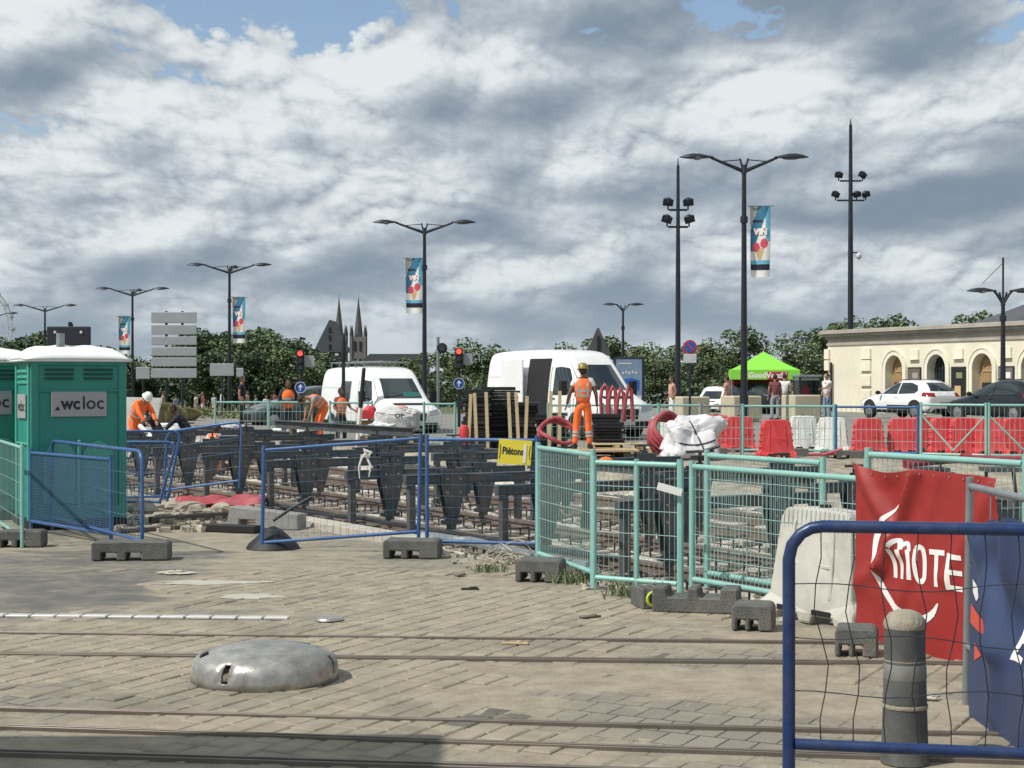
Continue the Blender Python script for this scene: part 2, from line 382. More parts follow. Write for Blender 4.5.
# ------------------------------------------------------------------ ground
def dust_nodes(t, links):
    """world-space mask of the sand lying over the setts (same for ground sheet and setts)"""
    tcn = t.nodes.new('ShaderNodeTexCoord'); 
    geo = t.nodes.new('ShaderNodeNewGeometry')
    mp = t.nodes.new('ShaderNodeMapping'); mp.inputs['Scale'].default_value = (0.55, 0.9, 1); mp.inputs['Rotation'].default_value = (0, 0, R(-8))
    links.new(geo.outputs['Position'], mp.inputs[0])
    n = t.nodes.new('ShaderNodeTexNoise'); n.inputs['Scale'].default_value = 1.0; n.inputs['Detail'].default_value = 8; n.inputs['Roughness'].default_value = 0.62
    links.new(mp.outputs[0], n.inputs['Vector'])
    return geo, n.outputs[0]
def nmath(t, op, a, b=None, clamp=False):
    n = t.nodes.new('ShaderNodeMath'); n.operation = op; n.use_clamp = clamp
    for i, v in enumerate((a, b)):
        if v is None: continue
        if isinstance(v, (int, float)): n.inputs[i].default_value = v
        else: t.links.new(v, n.inputs[i])
    return n.outputs[0]
def nrange(t, x, a, b, lo=0.0, hi=1.0, smooth_=True):
    n = t.nodes.new('ShaderNodeMapRange'); n.interpolation_type = 'SMOOTHSTEP' if smooth_ else 'LINEAR'
    t.links.new(x, n.inputs[0]); n.inputs[1].default_value = a; n.inputs[2].default_value = b; n.inputs[3].default_value = lo; n.inputs[4].default_value = hi
    return n.outputs[0]
def nmix(t, f, a, b):
    n = t.nodes.new('ShaderNodeMix'); n.data_type = 'RGBA'
    if isinstance(f, (int, float)): n.inputs[0].default_value = f
    else: t.links.new(f, n.inputs[0])
    for i, v in ((6, a), (7, b)):
        if isinstance(v, tuple): n.inputs[i].default_value = (*v, 1)
        else: t.links.new(v, n.inputs[i])
    return n.outputs[2]
def nnoise(t, vec, sc, det=6, ro=0.6, dist=0.0):
    n = t.nodes.new('ShaderNodeTexNoise'); n.inputs['Scale'].default_value = sc; n.inputs['Detail'].default_value = det; n.inputs['Roughness'].default_value = ro
    n.inputs['Distortion'].default_value = dist
    t.links.new(vec, n.inputs['Vector']); return n.outputs[0]
SETT_ANG = R(-28)   # the long joints run 28 deg right of the view direction

def sand_mix(t, mask, fine):
    return nmix(t, fine, (0.235, 0.203, 0.148), (0.345, 0.306, 0.228))
gm, t, b = newmat('ground'); lk = t.links
geo, dn = dust_nodes(t, lk); pos = geo.outputs['Position']
fine = nnoise(t, pos, 3.5, 8, 0.7); fine2 = nnoise(t, pos, 38, 4, 0.7); wide = nnoise(t, pos, 0.22, 4, 0.55)
sand = sand_mix(t, None, nrange(t, fine, 0.3, 0.7))
mp = t.nodes.new('ShaderNodeMapping'); mp.inputs['Rotation'].default_value = (0, 0, R(28)); lk.new(pos, mp.inputs[0])
br = t.nodes.new('ShaderNodeTexBrick'); lk.new(mp.outputs[0], br.inputs[0]); br.inputs['Scale'].default_value = 1.0; br.offset = 0.5
br.inputs['Brick Width'].default_value = 0.165; br.inputs['Row Height'].default_value = 0.27; br.inputs['Mortar Size'].default_value = 0.008
br.inputs['Color1'].default_value = (0.20, 0.185, 0.15, 1); br.inputs['Color2'].default_value = (0.25, 0.23, 0.185, 1); br.inputs['Mortar'].default_value = (0.075, 0.07, 0.06, 1)
stone = br.outputs[0]
plz = t.nodes.new('ShaderNodeAttribute'); plz.attribute_name = 'plaza'; trn = t.nodes.new('ShaderNodeAttribute'); trn.attribute_name = 'trench'
rd = t.nodes.new('ShaderNodeAttribute'); rd.attribute_name = 'road'; gr = t.nodes.new('ShaderNodeAttribute'); gr.attribute_name = 'green'
asp = t.nodes.new('ShaderNodeAttribute'); asp.attribute_name = 'tar'
plaza = nmix(t, nrange(t, nmath(t, 'ADD', dn, nmath(t, 'MULTIPLY', fine, 0.25)), 0.50, 0.66), stone, sand)
tar = nmix(t, nrange(t, fine, 0.35, 0.75), (0.105, 0.105, 0.098), (0.20, 0.185, 0.15))
tmask = nrange(t, nmath(t, 'ADD', asp.outputs['Fac'], nmath(t, 'MULTIPLY', nmath(t, 'SUBTRACT', dn, 0.5), 1.6)), 0.42, 0.62)
plaza = nmix(t, tmask, plaza, tar)
# white plaster spills
spill = nnoise(t, nmath(t, 'ADD', 0, 0) if False else mp.outputs[0], 1.1, 5, 0.6, 0.6)
plaza = nmix(t, nrange(t, spill, 0.735, 0.76, 0, 0.8), plaza, (0.62, 0.60, 0.54))
dirt = nmix(t, nrange(t, fine, 0.32, 0.7), (0.20, 0.17, 0.125), (0.43, 0.39, 0.31))
dirt = nmix(t, nrange(t, nnoise(t, pos, 1.1, 7, 0.7), 0.5, 0.66, 0, 0.6), dirt, (0.13, 0.11, 0.085))
slab = nmix(t, nrange(t, fine, 0.36, 0.60), (0.24, 0.215, 0.18), (0.62, 0.59, 0.51))
road = nmix(t, nrange(t, fine, 0.3, 0.7), (0.18, 0.175, 0.16), (0.25, 0.24, 0.21))
grass = nmix(t, nrange(t, fine, 0.3, 0.7), (0.06, 0.08, 0.03), (0.12, 0.13, 0.06))
c = nmix(t, plz.outputs['Fac'], dirt, plaza)
c = nmix(t, rd.outputs['Fac'], c, road); c = nmix(t, gr.outputs['Fac'], c, grass); c = nmix(t, trn.outputs['Fac'], c, slab)
lk.new(c, b.inputs['Base Color']); b.inputs['Roughness'].default_value = 0.93
bp = t.nodes.new('ShaderNodeBump'); bp.inputs['Strength'].default_value = 0.6; bp.inputs['Distance'].default_value = 0.03
lk.new(nmath(t, 'ADD', fine, nmath(t, 'MULTIPLY', fine2, 0.5)), bp.inputs['Height']); lk.new(bp.outputs[0], b.inputs['Normal'])
M['ground'] = gm

def span(a, b, s):
    r = []; x = a
    while x < b - 1e-6: r.append(x); x += s
    return r
xs = [-700, -400, -250, -160, -110, -80, -60] + span(-45, -20, 1.5) + span(-20, 12, .22) + span(12, 40, 2) + [45, 60, 90, 150, 300, 700]
ys = [-40, -15, 0] + span(5, 34, .22) + span(34, 60, .6) + span(60, 150, 4) + [160, 200, 260, 350, 500, 800, 1500]
def tarm(x, y): return sm(11.4, 12.6, y) * (1 - sm(16.5, 18.5, y)) * (1 - sm(-3.6, -1.9, x + .0 * y)) * .62
me = bpy.data.meshes.new('ground'); vs = []; att = dict(plaza=[], trench=[], road=[], green=[], tar=[])
def bumps(x, y):
    o = off(x, y); k = sm(-1.9, -1.3, o) * (1 - sm(30, 42, y)) * (1 if y > 5 else 0)
    return k * (.10 * (noise.fractal(Vector((x * .9, y * .9, 3)), 1, 2, 4)) )
for y in ys:
    for x in xs:
        o = off(x, y); tr = trench(x, y)
        # strip of broken ground between plaza edge and trench on the left
        edge = -1.5 + .25 * noise.noise(Vector((x * .8, y * .8, 0)))
        pz = 1 - sm(edge - .25, edge + .05, o + sm(-3.0, -5.0, x) * 1.5)
        vs.append((x, y, G(x, y) + bumps(x, y) - (.006 if pz > .5 else 0)))
        att['plaza'].append(pz); att['trench'].append(sm(.5, .9, tr)); att['road'].append(sm(37, 44, y + .25 * x))
        att['green'].append(sm(84, 90, y) * (1 if x < 30 else 0) * sm(2, -6, x)); att['tar'].append(tarm(x, y))
nx = len(xs); fs = [(j * nx + i, j * nx + i + 1, (j + 1) * nx + i + 1, (j + 1) * nx + i) for j in range(len(ys) - 1) for i in range(nx - 1)]
me.from_pydata(vs, [], fs); me.materials.append(gm)
for k, v in att.items():
    a = me.attributes.new(k, 'FLOAT', 'POINT'); a.data.foreach_set('value', v)
me.polygons.foreach_set('use_smooth', [True] * len(me.polygons))
o = bpy.data.objects.new('ground', me); COL.objects.link(o); o['kind'] = 'structure'

# setts: real stones on the part of the square near the camera
pm, t, b = newmat('sett'); lk = t.links
geo, dn = dust_nodes(t, lk); pos = geo.outputs['Position']
fine = nnoise(t, pos, 3.5, 8, 0.7); fine2 = nnoise(t, pos, 45, 4, 0.7)
sand = sand_mix(t, None, nrange(t, fine, 0.3, 0.7))
rnd = geo.outputs['Random Per Island']
cr = t.nodes.new('ShaderNodeValToRGB'); lk.new(rnd, cr.inputs[0]); cr.color_ramp.interpolation = 'LINEAR'
els = cr.color_ramp.elements; els[0].color = (0.190, 0.170, 0.130, 1); els[1].color = (0.245, 0.212, 0.156, 1)
for p, cc in ((0.3, (0.215, 0.190, 0.145)), (0.55, (0.155, 0.145, 0.120)), (0.8, (0.275, 0.240, 0.180))):
    e = els.new(p); e.color = (*cc, 1)
stone = nmix(t, nrange(t, fine2, 0.35, 0.75, 0, 0.5), cr.outputs[0], (0.11, 0.10, 0.085))
c = nmix(t, nrange(t, nmath(t, 'ADD', dn, nmath(t, 'MULTIPLY', fine, 0.25)), 0.42, 0.60, 0.12, 1.0), stone, sand)
# tyre-darkened, worn bands
c = nmix(t, nrange(t, nnoise(t, pos, 0.42, 8, 0.68, 0.3), 0.48, 0.66, 0, 0.62), c, (0.130, 0.122, 0.102))
lk.new(c, b.inputs['Base Color']); b.inputs['Roughness'].default_value = 0.82
bp = t.nodes.new('ShaderNodeBump'); bp.inputs['Strength'].default_value = 0.35; bp.inputs['Distance'].default_value = 0.012
lk.new(nmath(t, 'ADD', fine, nmath(t, 'MULTIPLY', fine2, 0.6)), bp.inputs['Height']); lk.new(bp.outputs[0], b.inputs['Normal'])
M['sett'] = pm; M['sett_dark'] = mat('sett_dark', (0.115, 0.108, 0.09), 0.8, 0, 0.35, 9, bump=0.5, dirt=0.4, dcol=(0.19, 0.17, 0.13))
mb = MB(); rot = Matrix.Rotation(SETT_ANG, 3, 'Z'); rnr = random.Random(3)
W_, H_ = .165, .27
for i in range(-80, 80):
    shift = rnr.random() * H_
    y = -4
    while y < 24:
        h = H_ * rnr.uniform(.75, 1.3); c0 = rot @ Vector((i * W_, y + h / 2 + shift, 0)); y += h
        cx, cy = c0.x, c0.y
        if not (6.0 < cy < 15.6) or abs(cx) > cy * .33 + .4 or off(cx, cy) > -1.75: continue
        if tarm(cx, cy) > .45 + .3 * noise.noise(Vector((cx, cy, 0))): continue
        s_ = noise.fractal(Vector((cx * .38 + 5, cy * .75, 1.3)), 1, 2, 4)
        top = .004 + rnr.uniform(-.0035, .003) - .013 * sm(.0, .30, s_)
        j1 = rnr.uniform(.002, .008); j2 = rnr.uniform(.003, .007); w, hh = W_ / 2 - j1, h / 2 - j2
        ch = .010; tilt = (rnr.uniform(-.01, .01), rnr.uniform(-.008, .008))
        pts = []
        for lvl, (q, z) in enumerate(((0, -.02), (0, top - .007), (ch, top))):
            for sx, sy in ((-1, -1), (1, -1), (1, 1), (-1, 1)):
                lx, ly = sx * (w - q) + (rnr.uniform(-.004, .004) if q else 0), sy * (hh - q)
                p = rot @ Vector((lx, ly, 0)); pts.append((cx + p.x, cy + p.y, z + lx * tilt[0] + ly * tilt[1]))
        # dark oblique band of setts
        q = Vector((cx - .0, cy - 8.9)); dd = abs((cx + .02) * math.cos(R(28)) - (cy - 8.9) * math.sin(R(28)))
        mb.cur = 1 if (dd < .13 and 8.6 < cy < 11.6) or (rnr.random() < .004) else 0
        mb.add(pts, [(0, 1, 5, 4), (1, 2, 6, 5), (2, 3, 7, 6), (3, 0, 4, 7), (4, 5, 9, 8), (5, 6, 10, 9), (6, 7, 11, 10), (7, 4, 8, 11), (8, 9, 10, 11)])
o = mb.build('paving', ['sett', 'sett_dark'], kind='structure')

# grooved tram rails let into the square
def inset_rail(name, label, a, b_, w=.07, m='rail_in', cat='tram rail', seg=False):
    a = Vector((*a, 0)); b_ = Vector((*b_, 0)); d = (b_ - a).normalized(); ln = (b_ - a).length; c = (a + b_) / 2
    th = thing(name, label, cat, (c.x, c.y, 0), math.atan2(d.y, d.x))
    if seg:
        k = int(ln / .20)
        mb = MB()
        for i in range(k): mb.box((-ln / 2 + (i + .5) * ln / k, 0, .006 + random.uniform(-.002, .002)), (ln / k - .02, w, .02))
        mb.build('cover_plate', m, th, bevel=.004)
        return th
    MB().box((0, w * .36, .004), (ln, w * .36, .03)).build('rail_head', m, th, bevel=.003)
    MB().box((0, -w * .42, .003), (ln, w * .2, .03)).build('guard_lip', m, th, bevel=.003)
    MB().box((0, 0, -.008), (ln, w * .5, .02)).build('groove', 'black', th)
    return th
M['rail_in'] = mat('rail_in', (0.19, 0.165, 0.14), 0.5, 0.6, 0.3, 3, dirt=0.7, dcol=(0.19, 0.165, 0.12))
M['strip_in'] = M['strip_metal']
def ln(px0, py0, px1, py1, e0=-1.5, e1=1.5):
    a = gd(px0, py0); b_ = gd(px1, py1); d = (b_ - a).normalized(); a = a + d * e0; b_ = b_ + d * e1; return (a.x, a.y), (b_.x, b_.y)
inset_rail('tram_rail', 'dark grooved tram rail passing just behind the metal dome', *ln(0, 655, 780, 663, -1.5, 3.5), w=.07)
inset_rail('tram_rail', 'thin sand-filled tram rail just in front of the metal dome', *ln(0, 710, 1024, 737), w=.035)
inset_rail('tram_rail', 'sandy tram rail along the edge of the shadow at the bottom', *ln(0, 728, 1024, 763), w=.05)
inset_rail('tram_rail', 'nearest dark tram rail, inside the shadow at bottom left', *ln(0, 754, 400, 766, -1.5, 5), w=.08)
inset_rail('tram_rail', 'faint rail edge crossing the square between dome and metal strip', *ln(0, 634, 700, 642), w=.03)
inset_rail('ground_strip', 'pale segmented metal strip set in the paving left of the dome', *ln(0, 616, 290, 619, -2, 0), w=.10, m='strip_metal', cat='metal strip', seg=True)

# unseen roof on posts, added to throw the shadow at the bottom left
sh = thing('shadow_caster', 'unseen flat roof on posts, added out of view to cast the bottom-left shadow', 'shadow caster', (-7.9, 5.15, 0))
MB().box((0, 0, 4.4), (8.6, 3.0, .25)).build('roof', 'slate', sh, bevel=.03)
for x in (-3.4, 3.4): MB().box((x, -1.0, 2.14), (.16, .16, 4.27)).build('post', 'pole', sh)

# ------------------------------------------------------------------ track works
def track(name, label, o0, t0, t1, zr=-.02):
    """two rails on sleepers, running along D; offset o0 = near rail"""
    c = TR((t0 + t1) / 2, o0 + .72); th = thing(name, label, 'railway track', (c.x, c.y, 0), math.atan2(D.y, D.x)); ln_ = t1 - t0
    for s_ in (-.72, .72):
        mb = MB(); mb.box((0, -s_, zr - .02), (ln_, .07, .04)); mb.box((0, -s_, zr - .09), (ln_, .025, .12)); mb.box((0, -s_, zr - .15), (ln_, .14, .022))
        r = mb.build('rail', 'rust', th, bevel=.004)
        MB().box((0, -s_, zr + .002), (ln_, .045, .006)).build('railhead', 'rail_top', r)
    k = int(ln_ / .62)
    for i in range(min(k, 98)):
        x = -ln_ / 2 + (i + .5) * ln_ / k
        if i == 0:
            mb = MB()
            mb.box((0, 0, zr - .185), (.10, 2.2, .05))
            for s_ in (-.72, .72): mb.box((0, s_, zr - .178), (.26, .5, .07))
            first = mb.build('sleeper', 'sleeper', th, loc=(x, 0, 0), bevel=.01)
        else:
            q = copy_tree(first, th); q.location = (x, 0, 0)
    return th
M['sleeper'] = mat('sleeper', (0.42, 0.40, 0.34), 0.95, 0, 0.25, 5, dirt=0.6, dcol=(0.15, 0.12, 0.09))
track('railway_track', 'new railway track nearest the blue barriers, rusty rails on sleepers', 0, -9, 30)
track('railway_track', 'new railway track on the far side, beneath the second row of steel frames', 3.35, -9, 30)
# stirrup comb of rebar loops alongside the near rail
def comb(o0, t0, t1, label):
    c = TR(t0, o0); th = thing('rebar_cage', label, 'rebar', (c.x, c.y, TRZ), math.atan2(D.y, D.x)); mb = MB(); n = int((t1 - t0) / .24)
    bar = MB(); 
    for z in (.04, .15): bar.tube((0, 0, z), (t1 - t0, 0, z), .012, n=5)
    bar.build('long_bar', 'rust', th)
    for i in range(n):
        x = i * .24 + random.uniform(-.03, .03); hh = .15 + random.uniform(-.03, .04)
        mb.tube((x, 0, 0), (x, 0, hh), .012, n=5).tube((x, 0, hh), (x + random.uniform(-.03, .03), .16, hh), .012, n=5)
    q = mb.build('stirrups', 'steel_dark', th); q['kind'] = 'stuff'
comb(-.38, -6, 24, 'row of dark rebar stirrups in front of the nearest rail')
comb(1.15, -6, 24, 'row of rebar stirrups between the rails of the near track')
comb(2.75, -6, 24, 'row of rebar stirrups between the two tracks')

def make_jig():
    th = thing('track_frame', '', 'steel frame')
    MB().box((0, 0, .62), (2.75, .09, .10)).box((0, 0, .675), (2.75, .12, .012)).box((0, 0, .565), (2.75, .12, .012)).build('beam', 'jig', th, bevel=.006)
    for s_ in (-1.28, 1.28):
        MB().box((s_, 0, .22), (.085, .09, .70)).box((s_, 0, -.17), (.16, .16, .06)).build('post', 'jig', th, bevel=.006)
    for s_ in (-.72, .72):
        mb = MB()
        mb.prism([(s_ - .18, .74), (s_ + .18, .74), (s_ + .16, .5), (s_ + .07, .12), (s_ - .07, .12), (s_ - .16, .5)], -.07, -.055)
        mb.prism([(s_ - .18, .74), (s_ + .18, .74), (s_ + .16, .5), (s_ + .07, .12), (s_ - .07, .12), (s_ - .16, .5)], .055, .07)
        mb.box((s_, 0, .075), (.24, .14, .05)).box((s_, 0, .02), (.08, .12, .07)).box((s_, 0, .12), (.12, .14, .06))
        pl = mb.build('hanger_plate', 'jig', th, bevel=.004)
        for bx in (-.1, .1):
            for bz in (.62, .45): MB().tube((s_ + bx * .9, -.085, bz), (s_ + bx * .9, -.069, bz), .018, n=6).build('bolt', 'rail_top', pl)
        MB().tube((s_, 0, .7), (s_, 0, .86), .018).tube((s_ - .14, 0, .86), (s_ + .14, 0, .86), .016).tube((s_, 0, .74), (s_, 0, .78), .05).build('screw_handle', 'steel_dark', th)
    return th
J = make_jig(); ang = math.atan2(NRM.y, NRM.x); k = 0
near_words = ['nearest', 'second', 'third', 'fourth', 'fifth', 'sixth', 'seventh', 'eighth', 'ninth', 'tenth', 'eleventh', 'twelfth', 'thirteenth', 'fourteenth', 'fifteenth']
for row, (o0, ts, nm) in enumerate(((.72, [-5.4, -2.6, -.3, 1.9, 3.6, 6.4, 9.0, 11.4, 14.0, 17.0, 20.0], 'along the near track'), (4.07, [-4.6, -1.7, 1.2, 4.4, 7.4, 10.4, 13.6, 17.0, 20.6], 'along the far track'))):
    for i, tt in enumerate(ts):
        j = J if k == 0 else copy_tree(J); k += 1
        p = TR(tt, o0, -.02 + random.uniform(-.02, .02))
        place(j, p, ang + random.uniform(-.03, .03), 'dark steel rail-holding frame, %s from the right %s' % (near_words[i], nm), 'steel frames holding the new rails')
# long dark girders lying on the far frames (behind the row)
for i, (ta, tb, o0, z) in enumerate(((2, 9, 6.1, .35), (9.5, 17, 6.4, .40), (13, 20, 5.3, .80), (19, 27, 5.9, .5), (-6, 1.0, 6.5, .22))):
    a = TR(ta, o0, z); b_ = TR(tb, o0, z); c = (a + b_) / 2
    th = thing('steel_girder', 'long dark girder lying %s' % ['behind the frames under the yellow sign', 'behind the frames below the left white van', 'on top of the far frames at left', 'at the far left end of the works', 'behind the green fence panels'][i], 'girder', (c.x, c.y, c.z), math.atan2(D.y, D.x), 'girders of the track works')
    l_ = (b_ - a).length; MB().box((0, 0, .08), (l_, .16, .02)).box((0, 0, -.08), (l_, .16, .02)).box((0, 0, 0), (l_, .02, .16)).build('girder_bar', 'jig', th, bevel=.003)
    for q in (-l_ * .35, l_ * .35): MB().box((q, 0, -.09 - (z - .09 - TRZ) / 2), (.12, .12, z - .09 - TRZ)).build('trestle_leg', 'jig', th)

# low concrete kerb at the edge of the works
a = gd(262, 519); b_ = gd(420, 548); c = (a + b_) / 2; d = (b_ - a)
th = thing('concrete_kerb', 'pale ribbed concrete kerb at the edge of the works', 'kerb', (c.x, c.y + .2, -.05), math.atan2(d.y, d.x)); mb = MB(); n = 22; l_ = d.length + .4
for i in range(n): mb.box((-l_ / 2 + (i + .5) * l_ / n, 0, .06), (l_ / n - .012, .28, .17))
mb.build('kerb_stone', 'concrete', th, bevel=.01)
# dark strewn cables / hoses in front of the near track
for i, pts in enumerate((((420, 540), (470, 546), (540, 562), (600, 574)), ((430, 535), (500, 545), (560, 556), (640, 566)), ((250, 500), (300, 515), (360, 522), (430, 534)))):
    base = gd(*pts[0]); th_pts = [gd(*p, g=-.05) for p in pts]; mb = MB()
    fine_ = []
    for u in range(len(th_pts) - 1):
        for w in range(6): fine_.append(th_pts[u].lerp(th_pts[u + 1], w / 6) + Vector((0, .05 * math.sin(w + u), .05)) - base)
    o = mb.poly(fine_, [.055, .035, .03][i], 8).build('duct_hose', ['grey_f', 'black_plastic', 'black_plastic'][i], loc=base, smooth=True)
    tag(o, ['grey flexible duct lying at the foot of the near track', 'black hose lying beside the grey duct', 'black hose running behind the leaning blue barrier'][i], 'hose')
# ------------------------------------------------------------------ the arcaded building on the right
def facade():
    A = Vector((15.4, 78.0, 0)); u = Vector((.385, -.923, 0)); gz = .0
    th = thing('arcaded_building', 'long cream stone building with round arched openings and flat cornice on the right', 'building', (A.x, A.y, gz), math.atan2(u.y, u.x))
    # local x along the facade, local -y is outward?  outward normal = (-.923,-.385)
    # rotation maps local x->u ; local y -> (.923,.385): outward is local -y
    Lf = 33.0; H0 = 3.52; cs = [5.35 + 3.07 * i for i in range(9)]; hw = .64; sp = 2.34; D_ = .45
    mb = MB()
    def arch(c, r, n=14): return [(c + r * math.cos(math.pi * k / n), sp + r * math.sin(math.pi * k / n)) for k in range(n + 1)]
    x = 0
    for c in cs:
        mb.box(((x + c - hw) / 2, D_ / 2, H0 / 2), (c - hw - x, D_, H0))
        pts = arch(c, hw)
        for k in range(len(pts) - 1):
            (x1, z1), (x0, z0) = pts[k], pts[k + 1]
            v = [(x0, 0, z0), (x1, 0, z1), (x1, 0, H0), (x0, 0, H0), (x0, D_, z0), (x1, D_, z1), (x1, D_, H0), (x0, D_, H0)]
            mb.add(v, [(0, 1, 2, 3), (4, 7, 6, 5), (0, 4, 5, 1)])
        x = c + hw
    mb.box(((x + Lf) / 2, D_ / 2, H0 / 2), (Lf - x, D_, H0))
    mb.box((D_ / 2, 7, H0 / 2), (D_, 13, H0)).box((Lf / 2, 13.6, H0 / 2), (Lf, .3, H0))
    wall = mb.build('wall', 'facade', th)
    # cornice: stepped profile
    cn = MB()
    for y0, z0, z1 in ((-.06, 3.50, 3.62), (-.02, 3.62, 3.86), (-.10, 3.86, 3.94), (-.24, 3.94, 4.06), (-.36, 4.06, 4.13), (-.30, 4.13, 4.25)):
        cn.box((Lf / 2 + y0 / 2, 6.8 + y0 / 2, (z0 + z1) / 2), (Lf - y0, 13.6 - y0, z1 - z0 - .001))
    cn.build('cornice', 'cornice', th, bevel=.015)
    MB().box((Lf / 2, 7, 4.27), (Lf - .6, 13, .05)).build('roof', 'slate', th)
    for i, c in enumerate(cs):
        ar = MB(); n = 18
        for r0, r1, pr in ((hw + .0, hw + .24, .05), (hw + .20, hw + .29, .085)):
            P = [(c + q * math.cos(math.pi * k / n), sp + q * math.sin(math.pi * k / n)) for q in (r0, r1) for k in range(n + 1)]
            V = [(a, -pr, z) for a, z in P] + [(a, -.002, z) for a, z in P]; m = n + 1; Fs = []
            for k in range(n):
                a, b2, c2, d2 = k, k + 1, m + k + 1, m + k; Fs += [(a, b2, c2, d2), (d2, c2, c2 + 2 * m, d2 + 2 * m), (a + 2 * m, b2 + 2 * m, b2, a)]
            ar.add(V, Fs)
            for s_ in (-1, 1): ar.box((c + s_ * (r0 + r1) / 2, -pr / 2, sp / 2), (r1 - r0, pr, sp))
        ar.build('arch_moulding', 'facade_trim', th)
        # infill
        dr = MB()
        kind = i % 2
        full = arch(c, hw - .002, 12); pts = [(c - hw, 0), (c + hw, 0)] + full
        f = MB().prism(pts, D_ - .07, D_ - .04).build('door' if kind == 0 else 'window', 'door_wood' if kind == 0 else 'glass', th)
        if kind == 0:
            q = MB(); n2 = 12
            ring = [(c + .40 * math.cos(math.pi * k / n2), D_ - .09, sp - .1 + .42 * math.sin(math.pi * k / n2)) for k in range(n2 + 1)]
            q.poly(ring, .03, 6); q.box((c, D_ - .09, sp - .1), (.9, .04, .06)); q.box((c, D_ - .09, 1.1), (.04, .04, 2.2)); q.build('door_moulding', 'wood', f)
            MB().box((c, D_ - .10, 1.0), (.9, .03, 1.5)).build('lower_glazing', 'glass', f)
        else:
            q = MB()
            for xx in (-.42, -.21, 0, .21, .42): q.box((c + xx, D_ - .10, 1.42), (.025, .03, 2.75))
            for zz in (.8, 1.6, 2.3): q.box((c, D_ - .10, zz), (1.25, .03, .03))
            q.build('window_bars', 'pole', f)
        # stone tablets between the arches
        xm = c + 1.53
        MB().box((xm, -.04, 3.0), (.62, .08, .42)).box((xm, -.07, 2.77), (.66, .14, .05)).build('stone_tablet', 'facade_trim', th, bevel=.01)
    for z in (.45, 1.15, 1.85, 2.55, 3.1):
        MB().box((3.2, -.045, z), (.75, .09, .46)).box((3.2, -.06, z - .26), (.78, .12, .05)).build('quoin', 'facade_trim', th, bevel=.015)
        MB().box((.02, -.05, z), (.40, .14, .5)).build('quoin', 'facade_trim', th, bevel=.02)
    MB().tube((.45, -.12, 0), (.45, -.12, 2.7), .06).build('drain_pipe', 'pole', th)
    MB().ell((11, 4, 4.3), (.6, .6, .3)).ell((19, 4, 4.3), (.5, .5, .3)).build('roof_dome_light', 'sign_white', th, smooth=True)
    # posters hung on the piers
    m4 = th.matrix_world if False else Matrix.Translation(th.location) @ Matrix.Rotation(th.rotation_euler.z, 4, 'Z')
    for i, (xx, ink, lab) in enumerate(((6.88, 'gold_ink', 'framed poster with orange and brown print between first two arches'), (9.95, 'teal', 'framed dark green poster with white figure between second and third arches'), (13.02, 'grey_ink', 'framed grey poster behind the right-hand lamp post'))):
        p = m4 @ Vector((xx, 0, 0)); t2 = thing('wall_poster', lab, 'poster', p, th.rotation_euler.z)
        MB().box((0, -.03, 1.55), (.95, .06, 1.75)).build('frame', 'steel_dark', t2)
        q = MB(); q.mat(0).box((0, -.066, 1.68), (.84, .01, 1.35)); q.mat(1).box((0, -.074, 1.35), (.4, .01, .5)); q.mat(2).box((.1, -.074, 2.05), (.4, .01, .25))
        q.mat(3).box((0, -.068, .86), (.84, .012, .26))
        q.build('print', [['rust', 'black', 'stone_md'][i], ['door_wood', 'gold_ink', 'grey_ink'][i], ['grey_ink', 'leaf_lt', 'white_ink'][i], 'white_ink'], t2)
facade()
# big dark roof behind the building at the right edge
th = thing('slate_roofed_house', 'dark slate roof rising behind the cream building at the right edge', 'building', (37, 102, 0))
mb = MB(); mb.add([(-7, -5, 5.2), (12, -5, 5.2), (12, 7, 5.2), (-7, 7, 5.2), (0, 1, 8.2), (12, 1, 8.2)], [(0, 1, 5, 4), (3, 4, 5, 2), (0, 4, 3), (1, 2, 5), (0, 3, 2, 1)]); mb.build('roof', 'slate', th)
MB().box((2.5, 1, 2.6), (18.6, 11.6, 5.19)).build('wall', 'stone_md', th)

# ------------------------------------------------------------------ trees
def crown(seed, rx, rz, zc, n, size, lumps=16, mat_='leaf_dk', spread=1.0):
    r = random.Random(seed); mb = MB(); L_ = []
    for i in range(lumps):
        a = r.uniform(0, 6.28); q = r.random() ** .6; h = r.uniform(-1, 1)
        w = math.sqrt(max(.05, 1 - (h * .85) ** 2))
        L_.append((math.cos(a) * rx * q * w * .8, math.sin(a) * rx * q * w * .8, zc + h * rz * .75, r.uniform(.24, .48) * rx))
    for i in range(n):
        x, y, z, s_ = r.choice(L_); 
        v = Vector((r.gauss(0, 1), r.gauss(0, 1), r.gauss(0, 1))).normalized() * s_ * (r.random() ** .35) * spread
        p = Vector((x + v.x, y + v.y, z + v.z * .85)); q = Matrix.Rotation(r.uniform(0, 6.28), 3, Vector((r.gauss(0, 1), r.gauss(0, 1), r.gauss(0, 1))).normalized())
        a = size * r.uniform(.5, 1.3); pts = [q @ Vector(c) for c in ((-a, -a * .5, 0), (a * .2, -a * .7, a * .1), (a, 0, 0), (a * .1, a * .7, -a * .1), (-a * .7, a * .4, a * .15))]
        mb.add([p + c for c in pts], [(0, 1, 2, 3, 4)])
    return mb, L_
